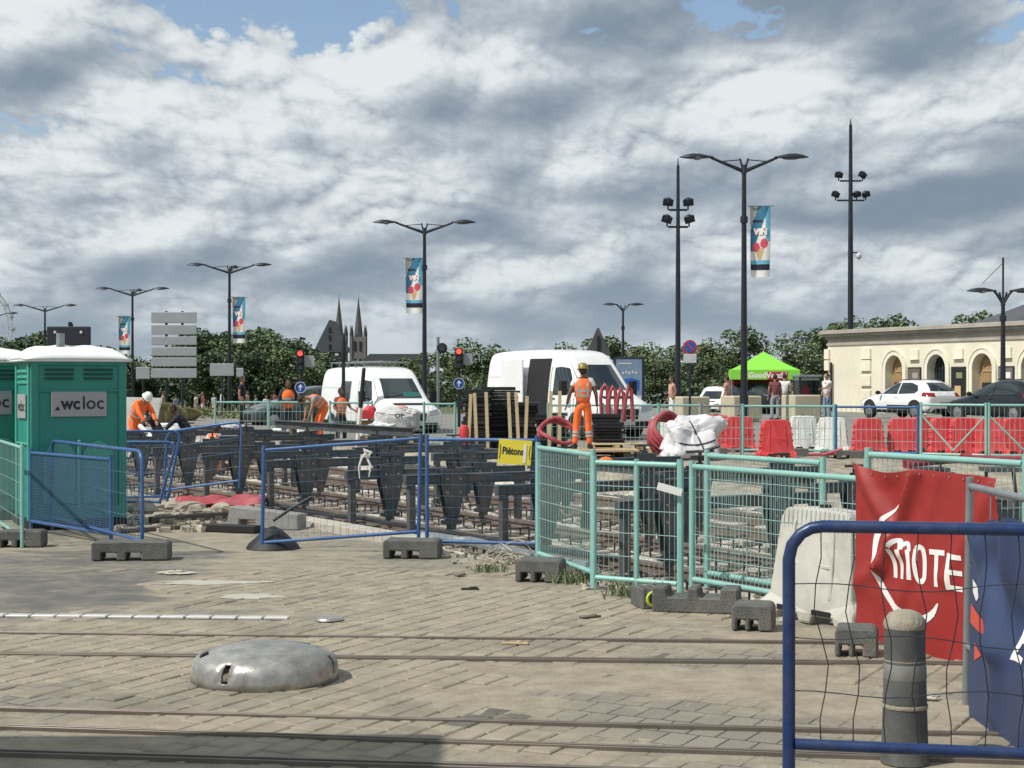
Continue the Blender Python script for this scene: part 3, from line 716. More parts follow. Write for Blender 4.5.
def make_tree(name, label, cat, seed, H, rx, rz, n, size, mat_, lumps=16, trunk=.14, group=None, spread=1.0):
    th = thing(name, label, cat, group=group); zc = H - rz
    mb, L_ = crown(seed, rx, rz, zc, n, size, lumps, mat_, spread); mb.build('crown', mat_, th)
    tb = MB(); tb.poly([(0, 0, -.3), (.03, .02, zc * .5), (-.04, .05, zc), (0, 0, zc + rz * .5)], [trunk, trunk * .8, trunk * .6, trunk * .25], 7)
    for x, y, z, s_ in L_[:9]: tb.poly([(0, 0, min(z, zc) * .75), (x * .5, y * .5, (z + zc * .7) / 2), (x, y, z)], [trunk * .5, trunk * .3, trunk * .1], 5)
    tb.build('trunk', 'bark', th); return th
# dense dark trees on the left, seen against the sky at different heights
T1 = make_tree('tree', '', 'tree', 1, 9, 4.4, 3.6, 8500, .20, 'leaf_dk', 30)
T2 = make_tree('tree', '', 'tree', 2, 9, 4.0, 3.9, 8500, .20, 'leaf_dk', 26)
T3 = make_tree('tree', '', 'tree', 3, 9, 4.6, 3.4, 8500, .20, 'leaf', 28)
# (px centre, px of crown top, distance)
lt = [(-12, 340, 150), (18, 337, 160), (48, 334, 165), (72, 345, 150), (96, 346, 158), (114, 352, 150), (140, 368, 165), (163, 362, 180), (192, 342, 160), (212, 331, 150), (236, 334, 155), (258, 331, 148), (276, 338, 158), (300, 341, 150), (318, 355, 160), (345, 362, 155), (375, 366, 160), (402, 360, 165), (205, 352, 140), (246, 350, 138), (285, 352, 140), (20, 352, 140), (-30, 345, 160)]
lab = ['at the left edge beside the ferris wheel', 'just right of the ferris wheel', 'rising above the white toilet roof', 'right of the dark display board', 'behind the toilet vent side', 'left of the second lamp banner', 'behind the second lamp post', 'behind the stack of grey direction signs', 'just right of the grey direction signs', 'left of the third lamp post', 'right of the third lamp banner', 'forming the top of the wooded hump', 'left of the red traffic light', 'behind the left traffic light', 'below the dark gabled roof', 'below the church spires', 'behind the roof rack of the left van', 'left of the fourth lamp post', 'in front, low, left of the third lamp', 'in front, low, right of the third lamp', 'in front, low, left of the blue arrow sign', 'in front, low, above the toilet', 'hanging in at the far left edge']
for i, ((px, py, d), w) in enumerate(zip(lt, lab)):
    proto = (T1, T2, T3)[i % 3]; t_ = proto if i < 3 else copy_tree(proto)
    x = PX(px, d); g = G0(x, d); z = ZZ(py, d) - g
    place(t_, (x, d, g), i * 1.7, 'dense dark green tree ' + w, 'dense trees on the left', (z / 9 * 1.12, z / 9 * 1.12, z / 9))
# airy young trees on the right
U1 = make_tree('young_tree', '', 'tree', 11, 6, 1.9, 2.5, 3000, .12, 'leaf', 17, .09, spread=1.15)
U2 = make_tree('young_tree', '', 'tree', 12, 6, 1.7, 2.7, 2700, .12, 'leaf_lt', 16, .09, spread=1.15)
U3 = make_tree('young_tree', '', 'tree', 13, 6, 2.1, 2.4, 3200, .12, 'leaf', 18, .09, spread=1.15)
rt = [(436, 352, 105), (462, 346, 100), (480, 342, 98), (500, 352, 110), (545, 350, 100), (575, 346, 104), (603, 338, 100), (640, 338, 98), (662, 346, 106), (684, 345, 110), (706, 336, 100), (722, 342, 104), (741, 329, 98), (764, 352, 108), (797, 338, 102), (812, 330, 106), (838, 312, 112), (866, 321, 115), (890, 317, 112), (930, 324, 130), (655, 355, 92), (700, 358, 92), (775, 360, 96), (820, 350, 96), (975, 314, 125)]
rl = ['left of the black round signal', 'behind the right traffic light', 'between the right traffic light and the white van', 'at the left end of the right-hand van roof', 'behind the open door of the right-hand van', 'above the windscreen of the right-hand van', 'beside the dark triangular sign back', 'right of the short double lamp', 'left of the thin floodlight mast', 'behind the round no-parking sign', 'right of the round no-parking sign', 'left of the tall lamp post', 'tallest, directly behind the tall lamp post', 'behind the peak of the green tent', 'right of the green tent peak', 'left of the cream building corner', 'rising over the left corner of the cream building', 'sticking up right of the floodlight mast', 'just showing over the cornice right of the mast', 'peeping over the middle of the cream building', 'in front, low, right of the advertising panel', 'in front, low, left of the white delivery van', 'in front, low, behind the green tent', 'in front, low, behind the glass booth', 'peeping over the building beside the slate roof']
for i, ((px, py, d), w) in enumerate(zip(rt, rl)):
    proto = (U1, U2, U3)[i % 3]; t_ = proto if i < 3 else copy_tree(proto)
    x = PX(px, d); g = G0(x, d); z = (ZZ(py, d) - g) * 1.04; wd = 1.25 if py > 330 else 1.05
    place(t_, (x, d, g), i * 2.1, 'airy young tree ' + w, 'young trees on the right', (z / 6 * wd, z / 6 * wd, z / 6))
# hedge closing the gaps low down
def hedge(name, label, x0, x1, y, z0, h, dep, n, size, m, seed):
    r = random.Random(seed); mb = MB()
    for i in range(n):
        x = r.uniform(x0, x1); hh = h * (.7 + .35 * noise.noise(Vector((x * .35, seed, 0)))) ; z = z0 + hh * r.random() ** .7; yy = y + r.uniform(-dep, dep) / 2
        q = Matrix.Rotation(r.uniform(0, 6.28), 3, Vector((r.gauss(0, 1), r.gauss(0, 1), r.gauss(0, 1))).normalized()); a = size * r.uniform(.5, 1.3)
        mb.add([Vector((x, yy, z)) + q @ Vector(c) for c in ((-a, -a * .5, 0), (a * .3, -a * .6, 0), (a, .1 * a, 0), (0, a * .6, 0))], [(0, 1, 2, 3)])
    return tag(mb.build(name, m), label, 'hedge' if 'hedge' in name else 'grass', kind=None if 'hedge' in name else 'stuff')
hedge('hedge', 'long dark hedge closing the view beneath the young trees', -5, 26, 92, .25, 2.3, 2.0, 9000, .15, 'leaf_dk', 5)
hedge('hedge', 'long dark hedge at the foot of the dense trees on the left', -62, -6, 172, -1.3, 4.6, 3, 9000, .34, 'leaf_dk', 6)
hedge('planting', 'strip of greenish long grass behind the works on the left', -19, -5.5, 66, .0, .62, 5, 5000, .10, 'reed', 7)
hedge('planting', 'strip of greenish long grass further back behind the parked dark car', -26, -7, 84, -.3, .95, 4, 4000, .14, 'reed', 8)
def tuft(px, d, w, h, label):
    r = random.Random(int(px)); mb = MB(); x0 = PX(px, d)
    for i in range(1300):
        a = r.uniform(0, 6.28); q = r.random() ** .6; lean = q * .9; bx, by = math.cos(a) * q * w * .35, math.sin(a) * q * w * .35
        tx, ty = bx + math.cos(a) * lean * w * .45, by + math.sin(a) * lean * w * .45; tz = h * math.sqrt(max(.05, 1 - lean * lean * .8)) * r.uniform(.8, 1)
        mb.add([(bx - .02, by, 0), (bx + .02, by, 0), (tx + .015, ty, tz), (tx - .015, ty, tz)], [(0, 1, 2, 3)])
    tag(mb.build('ornamental_grass', 'reed_pale', loc=(x0, d, G0(x0, d))), label, 'plant')
M['reed_pale'] = mat('reed_pale', (0.27, 0.25, 0.13), 0.8, 0, 0.3, 1.0, island=0.3)
tuft(166, 56, .95, .75, 'rounded pale tuft of ornamental grass right of the bending worker')
tuft(187, 60, .8, .5, 'smaller tuft of pale grass beneath the grey direction signs')

# ------------------------------------------------------------------ far landmarks
def spire(px, top, label):
    d = 600; x = PX(px, d); th = thing('church_spire', label, 'church spire', (x, d, 0)); z = ZZ(top, d); s_ = d / 1600
    w = 15 * s_ / 2; zb = ZZ(337, d)
    mb = MB()
    mb.box((0, 0, zb / 2), (w * 2 * .93, w * 2 * .93, zb))
    for sx in (-1, 1):
        for sy in (-1, 1): mb.box((sx * w * .92, sy * w * .92, zb / 2), (w * .32, w * .32, zb * 1.02))
    mb.build('tower', 'stone_md', th)
    MB().lathe([(w * .62, zb - .5), (w * .45, zb + (z - zb) * .3), (w * .16, zb + (z - zb) * .78), (.12, z)], 8).build('spire', 'stone_dk', th)
    for sx in (-1, 1):
        for sy in (-1, 1): MB().lathe([(w * .17, zb), (w * .19, zb + 1.5), (w * .13, zb + 2.4), (.08, ZZ(325, d))], 6, (sx * w * .92, sy * w * .92, 0)).build('pinnacle', 'stone_dk', th)
    for zz in (zb - 3.5, zb - 10):
        for sx in (-.35, .35): MB().box((sx * w, -w * .95, zz), (w * .28, .3, 3.6)).build('belfry_opening', 'black', th)
    MB().tube((0, 0, z - .5), (0, 0, z + 1.4), .08, n=5).build('finial', 'stone_dk', th)
spire(339, 298, 'left of two dark gothic church spires on the skyline'); spire(358.5, 298, 'right of two dark gothic church spires on the skyline, with full tower visible')
d = 320; x = PX(329, d); th = thing('gabled_house', 'dark steep-gabled building in front of the left church spire', 'building', (x, d, 0)); s_ = d / 1600
za, zb, zt = ZZ(400, d), ZZ(352, d), ZZ(320, d)
MB().box((-.1, 5, (zb + za) / 2), (27 * s_, 10, zb - za)).build('wall', 'stone_dk', th)
mb = MB(); mb.prism([(-14.5 * s_, zb), (15.5 * s_, zb), (15.5 * s_, zb + .9), (8 * s_, ZZ(336, d)), (2.0 * s_, zt), (.4 * s_, zt), (-14.5 * s_, zb + .4)], -.4, 10.4); mb.build('roof', 'slate', th)
for q, (a, z) in enumerate(((1.2, 338), (1.2, 330), (1.2, 347))): MB().box((a * s_, -.45, ZZ(z, d)), (.5, .08, 1.1)).build('window', 'black', th)
for a in (-8, -4, 8): MB().box((a * s_, -.45, ZZ(354.5, d)), (.7, .08, .5)).build('window', 'sign_white', th)
# low long roofs behind the left van
for px0, px1, top, dd, lb in ((362, 430, 356, 300, 'long low dark roof behind the left van'), (150, 160, 352, 330, 'pale building corner peeping out left of the direction signs')):
    x0, x1 = PX(px0, dd), PX(px1, dd); th = thing('far_building', lb, 'building', ((x0 + x1) / 2, dd, 0)); z = ZZ(top, dd)
    MB().box((0, 4, z / 2 - .8), (x1 - x0 - 1, 8, z)).build('wall', 'stone_md', th); MB().prism([(-(x1 - x0) / 2, z - .8), ((x1 - x0) / 2, z - .8), ((x1 - x0) / 2 - 1.5, z + .4), (-(x1 - x0) / 2 + 1.5, z + .4)], -.3, 8.3).build('roof', 'slate', th)
# ferris wheel
d = 300; s_ = d / 1600; th = thing('ferris_wheel', 'rim of a white ferris wheel cut by the left edge', 'ferris wheel', (PX(-36, d), d, ZZ(326, d)), R(6)); rr = 47 * s_
pts = [(rr * math.cos(2 * math.pi * k / 48), 0, rr * math.sin(2 * math.pi * k / 48)) for k in range(48)]
for rad, yy in ((1.0, -.5), (1.0, .5), (.92, -.5), (.92, .5)): MB().poly([(a * rad, yy, c) if True else 0 for a, b_, c in [(p[0], 0, p[2] * rad) for p in pts]], .07, 5, closed=True).build('rim', 'sign_white', th)
mb = MB()
for k in range(48):
    a, _, c = pts[k]; a2, _, c2 = pts[(k + 1) % 48]; mb.tube((a, -.5, c), (a2 * .92, -.5, c2 * .92), .05, n=4); mb.tube((a, -.5, c), (a * .92, .5, c * .92), .05, n=4); mb.tube((a, -.5, c), (a, .5, c), .05, n=4)
mb.build('lattice', 'sign_white', th)
mb = MB()
for k in range(24):
    a, _, c = pts[2 * k]; mb.tube((0, -.8, 0), (a, -.5, c), .035, n=4); mb.tube((0, .8, 0), (a, .5, c), .035, n=4)
mb.build('spokes', 'sign_white', th)
for k in range(24):
    a, _, c = pts[2 * k]; MB().ell((a * 1.02, 0, c * 1.02 - .5), (.42, .42, .5), 8, 6).build('gondola', 'sign_white', th, smooth=True)
for s2 in (-1, 1): MB().tube((0, -1.2, 0), (s2 * 4.5, -1.2, -th.location.z - 1.4), .22).tube((0, 1.2, 0), (s2 * 4.5, 1.2, -th.location.z - 1.4), .22).build('support_leg', 'sign_white', th)

# ------------------------------------------------------------------ street lamps along the quay
def lamp_head(mb, p, dirn, s_=1.0):
    m = Matrix(((dirn[0], -dirn[1], 0), (dirn[1], dirn[0], 0), (0, 0, 1)))
    prof = [(-.05, .05, .03), (.15, .11, .07), (.38, .17, .12), (.6, .18, .125), (.8, .13, .09), (1.0, .03, .02)]
    vs = []; n = 10
    for a, w, h in prof:
        for i in range(n):
            an = 2 * math.pi * i / n; z = math.sin(an); vs.append(Vector(p) + m @ Vector((a * s_, math.cos(an) * w * s_, (z * h if z > 0 else z * h * .35) * s_)))
    mb.add(vs, [(k * n + i, k * n + (i + 1) % n, (k + 1) * n + (i + 1) % n, (k + 1) * n + i) for k in range(len(prof) - 1) for i in range(n)] + [tuple(range(n)), tuple(range((len(prof) - 1) * n, len(prof) * n))])
def street_lamp(label, px, top, d, span=4.1, three=False, group='double armed street lamps', aim=0.0, s_=1.0, name='street_lamp'):
    x = PX(px, d); g = G0(x, d); H = ZZ(top, d) - g; th = thing(name, label, 'street lamp', (x, d, g), aim, group); hp = H - .62 * s_
    MB().tube((0, 0, 0), (0, 0, hp), .125 * s_, .075 * s_, 12).tube((0, 0, 0), (0, 0, 1.0), .16 * s_, .15 * s_, 12).build('pole', 'pole', th, smooth=True)
    MB().tube((0, 0, H * .745), (0, 0, H * .745 + .22), .13 * s_).build('collar', 'pole', th); MB().tube((0, 0, hp - .05), (0, 0, hp + .25 * s_), .10 * s_, .06 * s_).build('crown_collar', 'pole', th)
    h = span / 2
    for q in ([0, math.pi] + ([math.pi / 2] if three else [])):
        c, s2 = math.cos(q), math.sin(q); A = lambda a, z: (c * a, s2 * a, z); k = h - .95 * s_
        am = MB().poly([A(0, hp + .02), A(k * .4, hp + .20 * s_), A(k * .8, hp + .38 * s_), A(k + .05, hp + .50 * s_)], [.075 * s_, .06 * s_, .05 * s_, .045 * s_], 8).tube(A(.12, hp + .42 * s_), A(k * .72, hp + .36 * s_), .018 * s_).tube(A(0.02, hp), A(.14, hp + .46 * s_), .035 * s_).build('arm', 'pole', th, smooth=True)
        mb = MB(); lamp_head(mb, A(k, hp + .5 * s_), (c, s2), 1.12 * s_); mb.build('lamp_head', 'pole', th, smooth=True)
        # diffuser under the head
        MB().ell(A(k + .5 * s_, hp + .465 * s_), (.30 * s_, .15 * s_, .05 * s_) if s2 == 0 else (.15 * s_, .30 * s_, .05 * s_), 12, 6).build('diffuser', 'lens', th, smooth=True)
    return th
LD = [(744, 154, 55), (424.5, 220, 75), (229.5, 263, 97), (132.5, 287, 113), (45, 304, 133)]
words = ['tallest street lamp, in front of the green tent', 'street lamp behind the left white van', 'street lamp right of the grey direction signs', 'street lamp left of the grey direction signs', 'smallest street lamp, above the toilet roof']
for i, ((px, tp, d), w) in enumerate(zip(LD, words)): street_lamp('dark two-armed ' + w, px, tp, d, [4.1, 4.5, 4.8, 4.9, 5.0][i], three=i in (2, 3))
street_lamp('short dark lamp with two dish heads above the right-hand van', 623, 303, 95, 2.2, group=None, name='street_lamp', s_=.8)
street_lamp('dark lamp post with two low arms in front of the cream building', 1003, 288, 62, 2.5, group=None)
mb = MB().tube((0, 0, -1), (0, 0, 1.1), .04).tube((0, 0, .9), (-.8, 0, .1), .012)
tag(mb.build('mast_tip', 'pole', loc=(PX(1003, 62), 62, ZZ(286, 62))), 'thin mast tip with stay on top of the right-hand lamp post', 'mast')
street_lamp('dim lamp arm cut by the left edge in front of the ferris wheel', -10, 312, 150, 5, group=None)

def lamp_banner(label, px0, px1, y0, y1, d, side):
    """printed cloth hung from a short bracket on a lamp post"""
    w = (px1 - px0) / 1600 * d; h = (y1 - y0) / 1600 * d; x = PX((px0 + px1) / 2, d); th = thing('lamp_banner', label, 'banner', (x, d, ZZ(y1, d)), 0, 'printed banners on the lamp posts')
    nu, nv = 8, 18
    def f(u, v): return (w * (u - .5) * (1 - .08 * (1 - v)), .10 * math.sin(v * 5 + u * 2) * (1 - v) + .05 * math.sin(u * 6), h * v)
    mb = MB()
    inks = ['grey_ink', 'teal', 'black_ink', 'pink_ink', 'gold_ink', 'sky_ink', 'white_ink']
    N_ = 24
    def ink(u, v):
        if v < .10: return 6
        if v < .18: return 2
        if v < .235: return 5
        if (u - .30) ** 2 * .35 + (v - .42) ** 2 * 2.6 < .012 or (u - .68) ** 2 * .35 + (v - .47) ** 2 * 2.6 < .012: return 3
        if abs(u - .48) < .22 * (v - .15) / .25 and v < .40: return 4
        if .76 < v < .80 and .12 < u < .6: return 2
        if .60 < v < .68 and .2 < u < .75: return 3
        s2 = u - (v - .45) * 1.25
        if -.25 < s2 < .25 and v > .36: return 1
        if s2 <= -.25 and v > .70: return 0
        return 5 if (u > .75 and v > .5) else 6
    for i in range(N_):
        for j in range(N_ * 3):
            u0, u1, v0, v1 = i / N_, (i + 1) / N_, j / (N_ * 3), (j + 1) / (N_ * 3)
            mb.mat(ink((u0 + u1) / 2, (v0 + v1) / 2)).add([f(u0, v0), f(u1, v0), f(u1, v1), f(u0, v1)], [(0, 1, 2, 3)])
    mb.mat(6); text_on(mb, 'VIN', h * .11, (0, 0, 0), bold=.02, fn=lambda a, b_: (lambda p: (p[0], p[1] - .03, p[2]))(f(.5 + a / w, .60 + b_ / h)))
    mb.build('cloth', inks, th)
    MB().tube((-side * w * .6, .0, h), (side * w * .65, .0, h), .022).build('bracket_rod', 'grey_f', th)
lamp_banner('printed banner with red discs on the tallest lamp post', 750, 770.5, 206, 277, 55, 1)
lamp_banner('printed banner hanging left of the lamp post behind the left van', 405.5, 423, 258, 313, 75, -1)
lamp_banner('printed banner on the lamp post right of the direction signs', 232.5, 245.5, 297, 343, 97, 1)
lamp_banner('printed banner left of the lamp post beside the direction signs', 118.5, 130.5, 316, 354, 113, -1)
lamp_banner('greyish banner beside the smallest lamp post, behind the display board', 48, 57, 328, 348, 133, 1)

def mast(label, px, top, d, levels, r):
    x = PX(px, d); g = G0(x, d); th = thing('floodlight_mast', label, 'floodlight mast', (x, d, g), 0, 'floodlight masts'); H = ZZ(top, d) - g
    MB().tube((0, 0, 0), (0, 0, H * .55), r, r * .8, 12).tube((0, 0, H * .55), (0, 0, H - .3), r * .8, r * .5, 12).tube((0, 0, H - .3), (0, 0, H), r * .3, r * .1, 8).build('pole', 'pole', th, smooth=True)
    k = d / 1600
    for y, offs in levels:
        z = ZZ(y, d) - g; w = max(abs(o) for o, _ in offs) * k
        MB().box((0, 0, z), (2 * w * .9, .09, .08)).build('crossbar', 'pole', th)
        for o, tilt in offs:
            mb = MB(); m = Matrix.Rotation(tilt, 3, 'Y') @ Matrix.Rotation(R(25), 3, 'X')
            c = Vector((o * k, 0, z + .32)); mb.ell(c, (.21, .17, .17), 12, 8, m=m); mb.box(c + m @ Vector((0, -.10, 0)), (.40, .06, .28), m=m); mb.tube((o * k, 0, z), c, .035)
            mb.build('floodlight', 'pole', th, bevel=.02)
mast('slender floodlight mast with two crossbars, left of the tallest lamp', 678, 158, 62, [(210, [(-10, .1), (10, -.1)]), (227, [(-11, .3), (11, -.3)])], .115)
mast('tallest floodlight mast with camera, rising behind the cream building', 850.5, 119, 80, [(181, [(-12, .1), (12, .5)]), (200.5, [(-15, .35), (6, -.2), (15, -.35)])], .16)
x = PX(856, 80); th = thing('security_camera', 'small white dome camera on the tallest floodlight mast', 'camera', (x, 80, ZZ(255, 80)))
MB().tube((-.2, 0, .12), (.12, 0, .12), .03).build('bracket', 'pole', th); MB().ell((.14, 0, -.05), (.14, .14, .18), 10, 8).build('dome_housing', 'sign_white', th, smooth=True)

# ------------------------------------------------------------------ signs
def post(th, px, z0, z1, r=.05, x=0, y=0.0): return MB().tube((x, y, z0), (x, y, z1), r, n=10).build('post', 'pole', th)
d = 70; x = PX(174, d); g = G0(x, d); th = thing('direction_sign', 'stack of six blank grey direction panels seen from behind', 'road sign', (x, d, g)); k = d / 1600
for (y0, y1) in ((312, 323), (325, 334.5), (336.5, 345), (347, 356), (357.5, 366.5), (368.5, 378)):
    MB().box((0, 0, ZZ((y0 + y1) / 2, d) - g), (45.5 * k, .05, (y1 - y0) * k)).build('sign_panel', 'sign_grey', th, bevel=.02)
for q in (-.35, .35): MB().tube((q, .09, 0), (q, .09, ZZ(311, d) - g), .06).build('post', 'pole', th)
for px, y0, y1, w, d, lb in ((143, 367, 379, 14, 72, 'pair of blank grey sign backs left of the direction panels'), (222, 363.5, 376, 24, 68, 'wide blank grey sign back beside the third lamp'), (240, 368, 377, 7, 70, 'narrow grey sign back right of the third lamp')):
    x = PX(px, d); g = G0(x, d); th = thing('road_sign', lb, 'road sign', (x, d, g)); k = d / 1600
    MB().box((0, 0, ZZ((y0 + y1) / 2, d) - g), (w * k, .04, (y1 - y0) * k)).build('sign_panel', 'sign_grey', th, bevel=.02)
    MB().tube((0, .06, 0), (0, .06, ZZ(y0, d) - g), .045).build('post', 'pole', th)
# dark display board above the toilet
d = 42; x = PX(70, d); th = thing('display_board', 'dark rectangular display board with two small round lamps above the toilet', 'sign', (x, d, G0(x, d))); g = G0(x, d); k = d / 1600
MB().box((-1 * k, 0, ZZ(336, d) - g), (43 * k, .14, 19 * k)).build('panel', 'black_ink', th, bevel=.02)
for q in (-14, 12): MB().ell((q * k, -.08, ZZ(332.5, d) - g), (.04, .03, .04)).build('lamp', 'sign_white', th)
MB().tube((0, .1, 0), (0, .1, ZZ(324, d) - g), .06).build('post', 'pole', th); MB().tube((0, .02, ZZ(326, d) - g), (0, .02, ZZ(322, d) - g), .06).build('cap', 'black_ink', th)
def traffic_light(px, ytop, ybot, yround, d, label, s2):
    x = PX(px, d); g = G0(x, d); k = d / 1600; th = thing('traffic_light', label, 'traffic light', (x, d, g)); zt, zb = ZZ(ytop, d) - g, ZZ(ybot, d) - g
    MB().tube((0, .12, 0), (0, .12, zt), .05).build('post', 'pole', th)
    h = MB().box((0, 0, (zt + zb) / 2), (7.5 * k, .2, zt - zb)).build('signal_head', 'black', th, bevel=.03)
    for i in range(3):
        z = zt - (i + .5) * (zt - zb) / 3
        MB().tube((0, -.10, z), (0, -.12, z), .085, n=16).build('lens', 'signal_red' if i == 0 else 'glass', h)
        v = MB(); n = 12
        P = [(.10 * math.cos(math.pi * a / n), .10 * math.sin(math.pi * a / n)) for a in range(n + 1)]
        v.add([(a, -.10, z + b_) for a, b_ in P] + [(a, -.24, z + b_) for a, b_ in P], [(a, a + 1, n + 2 + a, n + 1 + a) for a in range(n)]); v.build('visor', 'black', h, solid=.008)
    zr = ZZ(yround, d) - g; r_ = 5.6 * k
    a = MB().tube((0, .02, zr), (0, .0, zr), r_, n=28).build('arrow_roundel', 'sign_blue', th)
    MB().lathe([(r_ * .93, -.012), (r_, -.012), (r_, .012), (r_ * .93, .012)], 28, cap=False).build('roundel_rim', 'white_ink', a, loc=(0, -.02, zr)).rotation_euler.x = math.pi / 2
    ar = MB(); ar.prism([(-r_ * .08, zr - r_ * .6), (r_ * .08, zr - r_ * .6), (r_ * .08, zr + r_ * .1), (r_ * .34, zr - r_ * .05), (r_ * .34, zr + r_ * .12), (0, zr + r_ * .6), (-r_ * .34, zr + r_ * .12), (-r_ * .34, zr - r_ * .05), (-r_ * .08, zr + r_ * .1)], -.028, -.016); ar.build('arrow', 'white_ink', a)
    MB().box((s2 * 9 * k, .05, (zt + zb) / 2 - .02), (9 * k, .03, (zt - zb) * .55)).build('back_plate', 'sign_grey', th)
traffic_light(300.5, 350, 371, 387.5, 54, 'red traffic light over a blue arrow roundel, left of the left van', 1)
traffic_light(459, 348, 369, 383.5, 52, 'red traffic light over a blue arrow roundel, between the two vans', 1)
d = 50; x = PX(438, d); g = G0(x, d); th = thing('round_signal', 'grey post carrying a black round signal seen from behind', 'road signal', (x, d, g)); k = d / 1600
MB().tube((0, 0, 0), (0, 0, ZZ(337, d) - g), .05).build('post', 'grey_f', th); z = ZZ(348, d) - g
MB().tube((.13, -.1, z), (.13, .05, z), 5.2 * k, n=24).build('disc', 'black', th, bevel=.02); MB().tube((.13, -.12, z), (.13, -.10, z), 3 * k, n=20).build('lens', 'glass', th)
d = 46; x = PX(690, d); g = G0(x, d); k = d / 1600; th = thing('no_parking_sign', 'round red and blue no-parking sign with white plate on a thin post', 'road sign', (x, d, g)); z = ZZ(347, d) - g
MB().tube((0, .03, 0), (0, .03, z), .035).build('post', 'pole', th)
a = MB().tube((0, .0, z), (0, .02, z), 7 * k, n=32).build('disc', 'sign_red', th); MB().tube((0, -.01, z), (0, .0, z), 5.4 * k, n=32).build('disc_field', 'sign_blue', a)
MB().bar((-3.8 * k, -.014, z + 3.8 * k), (3.8 * k, -.014, z - 3.8 * k), .01, .05).build('slash', 'sign_red', a)
MB().box((0, 0, ZZ(358.5, d) - g), (13 * k, .02, 9 * k)).build('plate', 'sign_white', th, bevel=.01)
# triangular sign backs
for px, w, yt, yb, d, lb in ((598, 25, 328, 355, 62, 'large dark triangular sign seen from behind above the right-hand van'), (330, 0, 0, 0, 0, '')):
    if not w: continue
    x = PX(px, d); g = G0(x, d); k = d / 1600; th = thing('triangular_sign', lb, 'road sign', (x, d, g)); zt, zb = ZZ(yt, d) - g, ZZ(yb, d) - g
    MB().prism([(-w / 2 * k, zb), (w / 2 * k, zb), (1 * k, zt), (-1 * k, zt)], -.02, .02).build('panel', 'stone_dk', th, bevel=.01)
    MB().tube((0, -.05, 0), (0, -.05, zt - .3), .04).build('post', 'pole', th)
# advertising panel
d = 60; x = PX(629, d); g = G0(x, d); k = d / 1600; th = thing('advertising_panel', 'glazed blue and white advertising panel behind the right-hand van', 'advertising panel', (x, d, g), R(-6)); z0, z1 = ZZ(404, d) - g, ZZ(357, d) - g
MB().box((0, 0, (z0 + z1) / 2), (31 * k, .2, z1 - z0)).build('case', 'pole', th, bevel=.03)
mb = MB(); mb.mat(0).box((0, -.105, (z0 + z1) / 2), (26 * k, .01, (z1 - z0) * .9)); Hh = z1 - z0
mb.mat(1).prism([(-.30, z0 + Hh * .30), (.38, z0 + Hh * .28), (.40, z0 + Hh * .50), (.1, z0 + Hh * .56), (-.25, z0 + Hh * .52)], -.118, -.108)
mb.mat(2); [mb.box((-.22 + q * .12, -.114, z0 + Hh * (.66 + .02 * (q % 2))), (.07, .012, .10)) for q in range(5)]; mb.box((-.15, -.114, z0 + Hh * .86), (.5, .012, .05)); mb.box((.0, -.114, z0 + Hh * .12), (26 * k * .96, .012, .2))
M['sky_pale'] = mat('sky_pale', (0.16, 0.23, 0.33), 0.4, 0, .25, 1.5); mb.build('poster', ['sky_pale', 'sign_blue', 'sign_white'], th)
MB().box((0, 0, z0 / 2), (.4, .16, z0)).build('foot', 'pole', th)
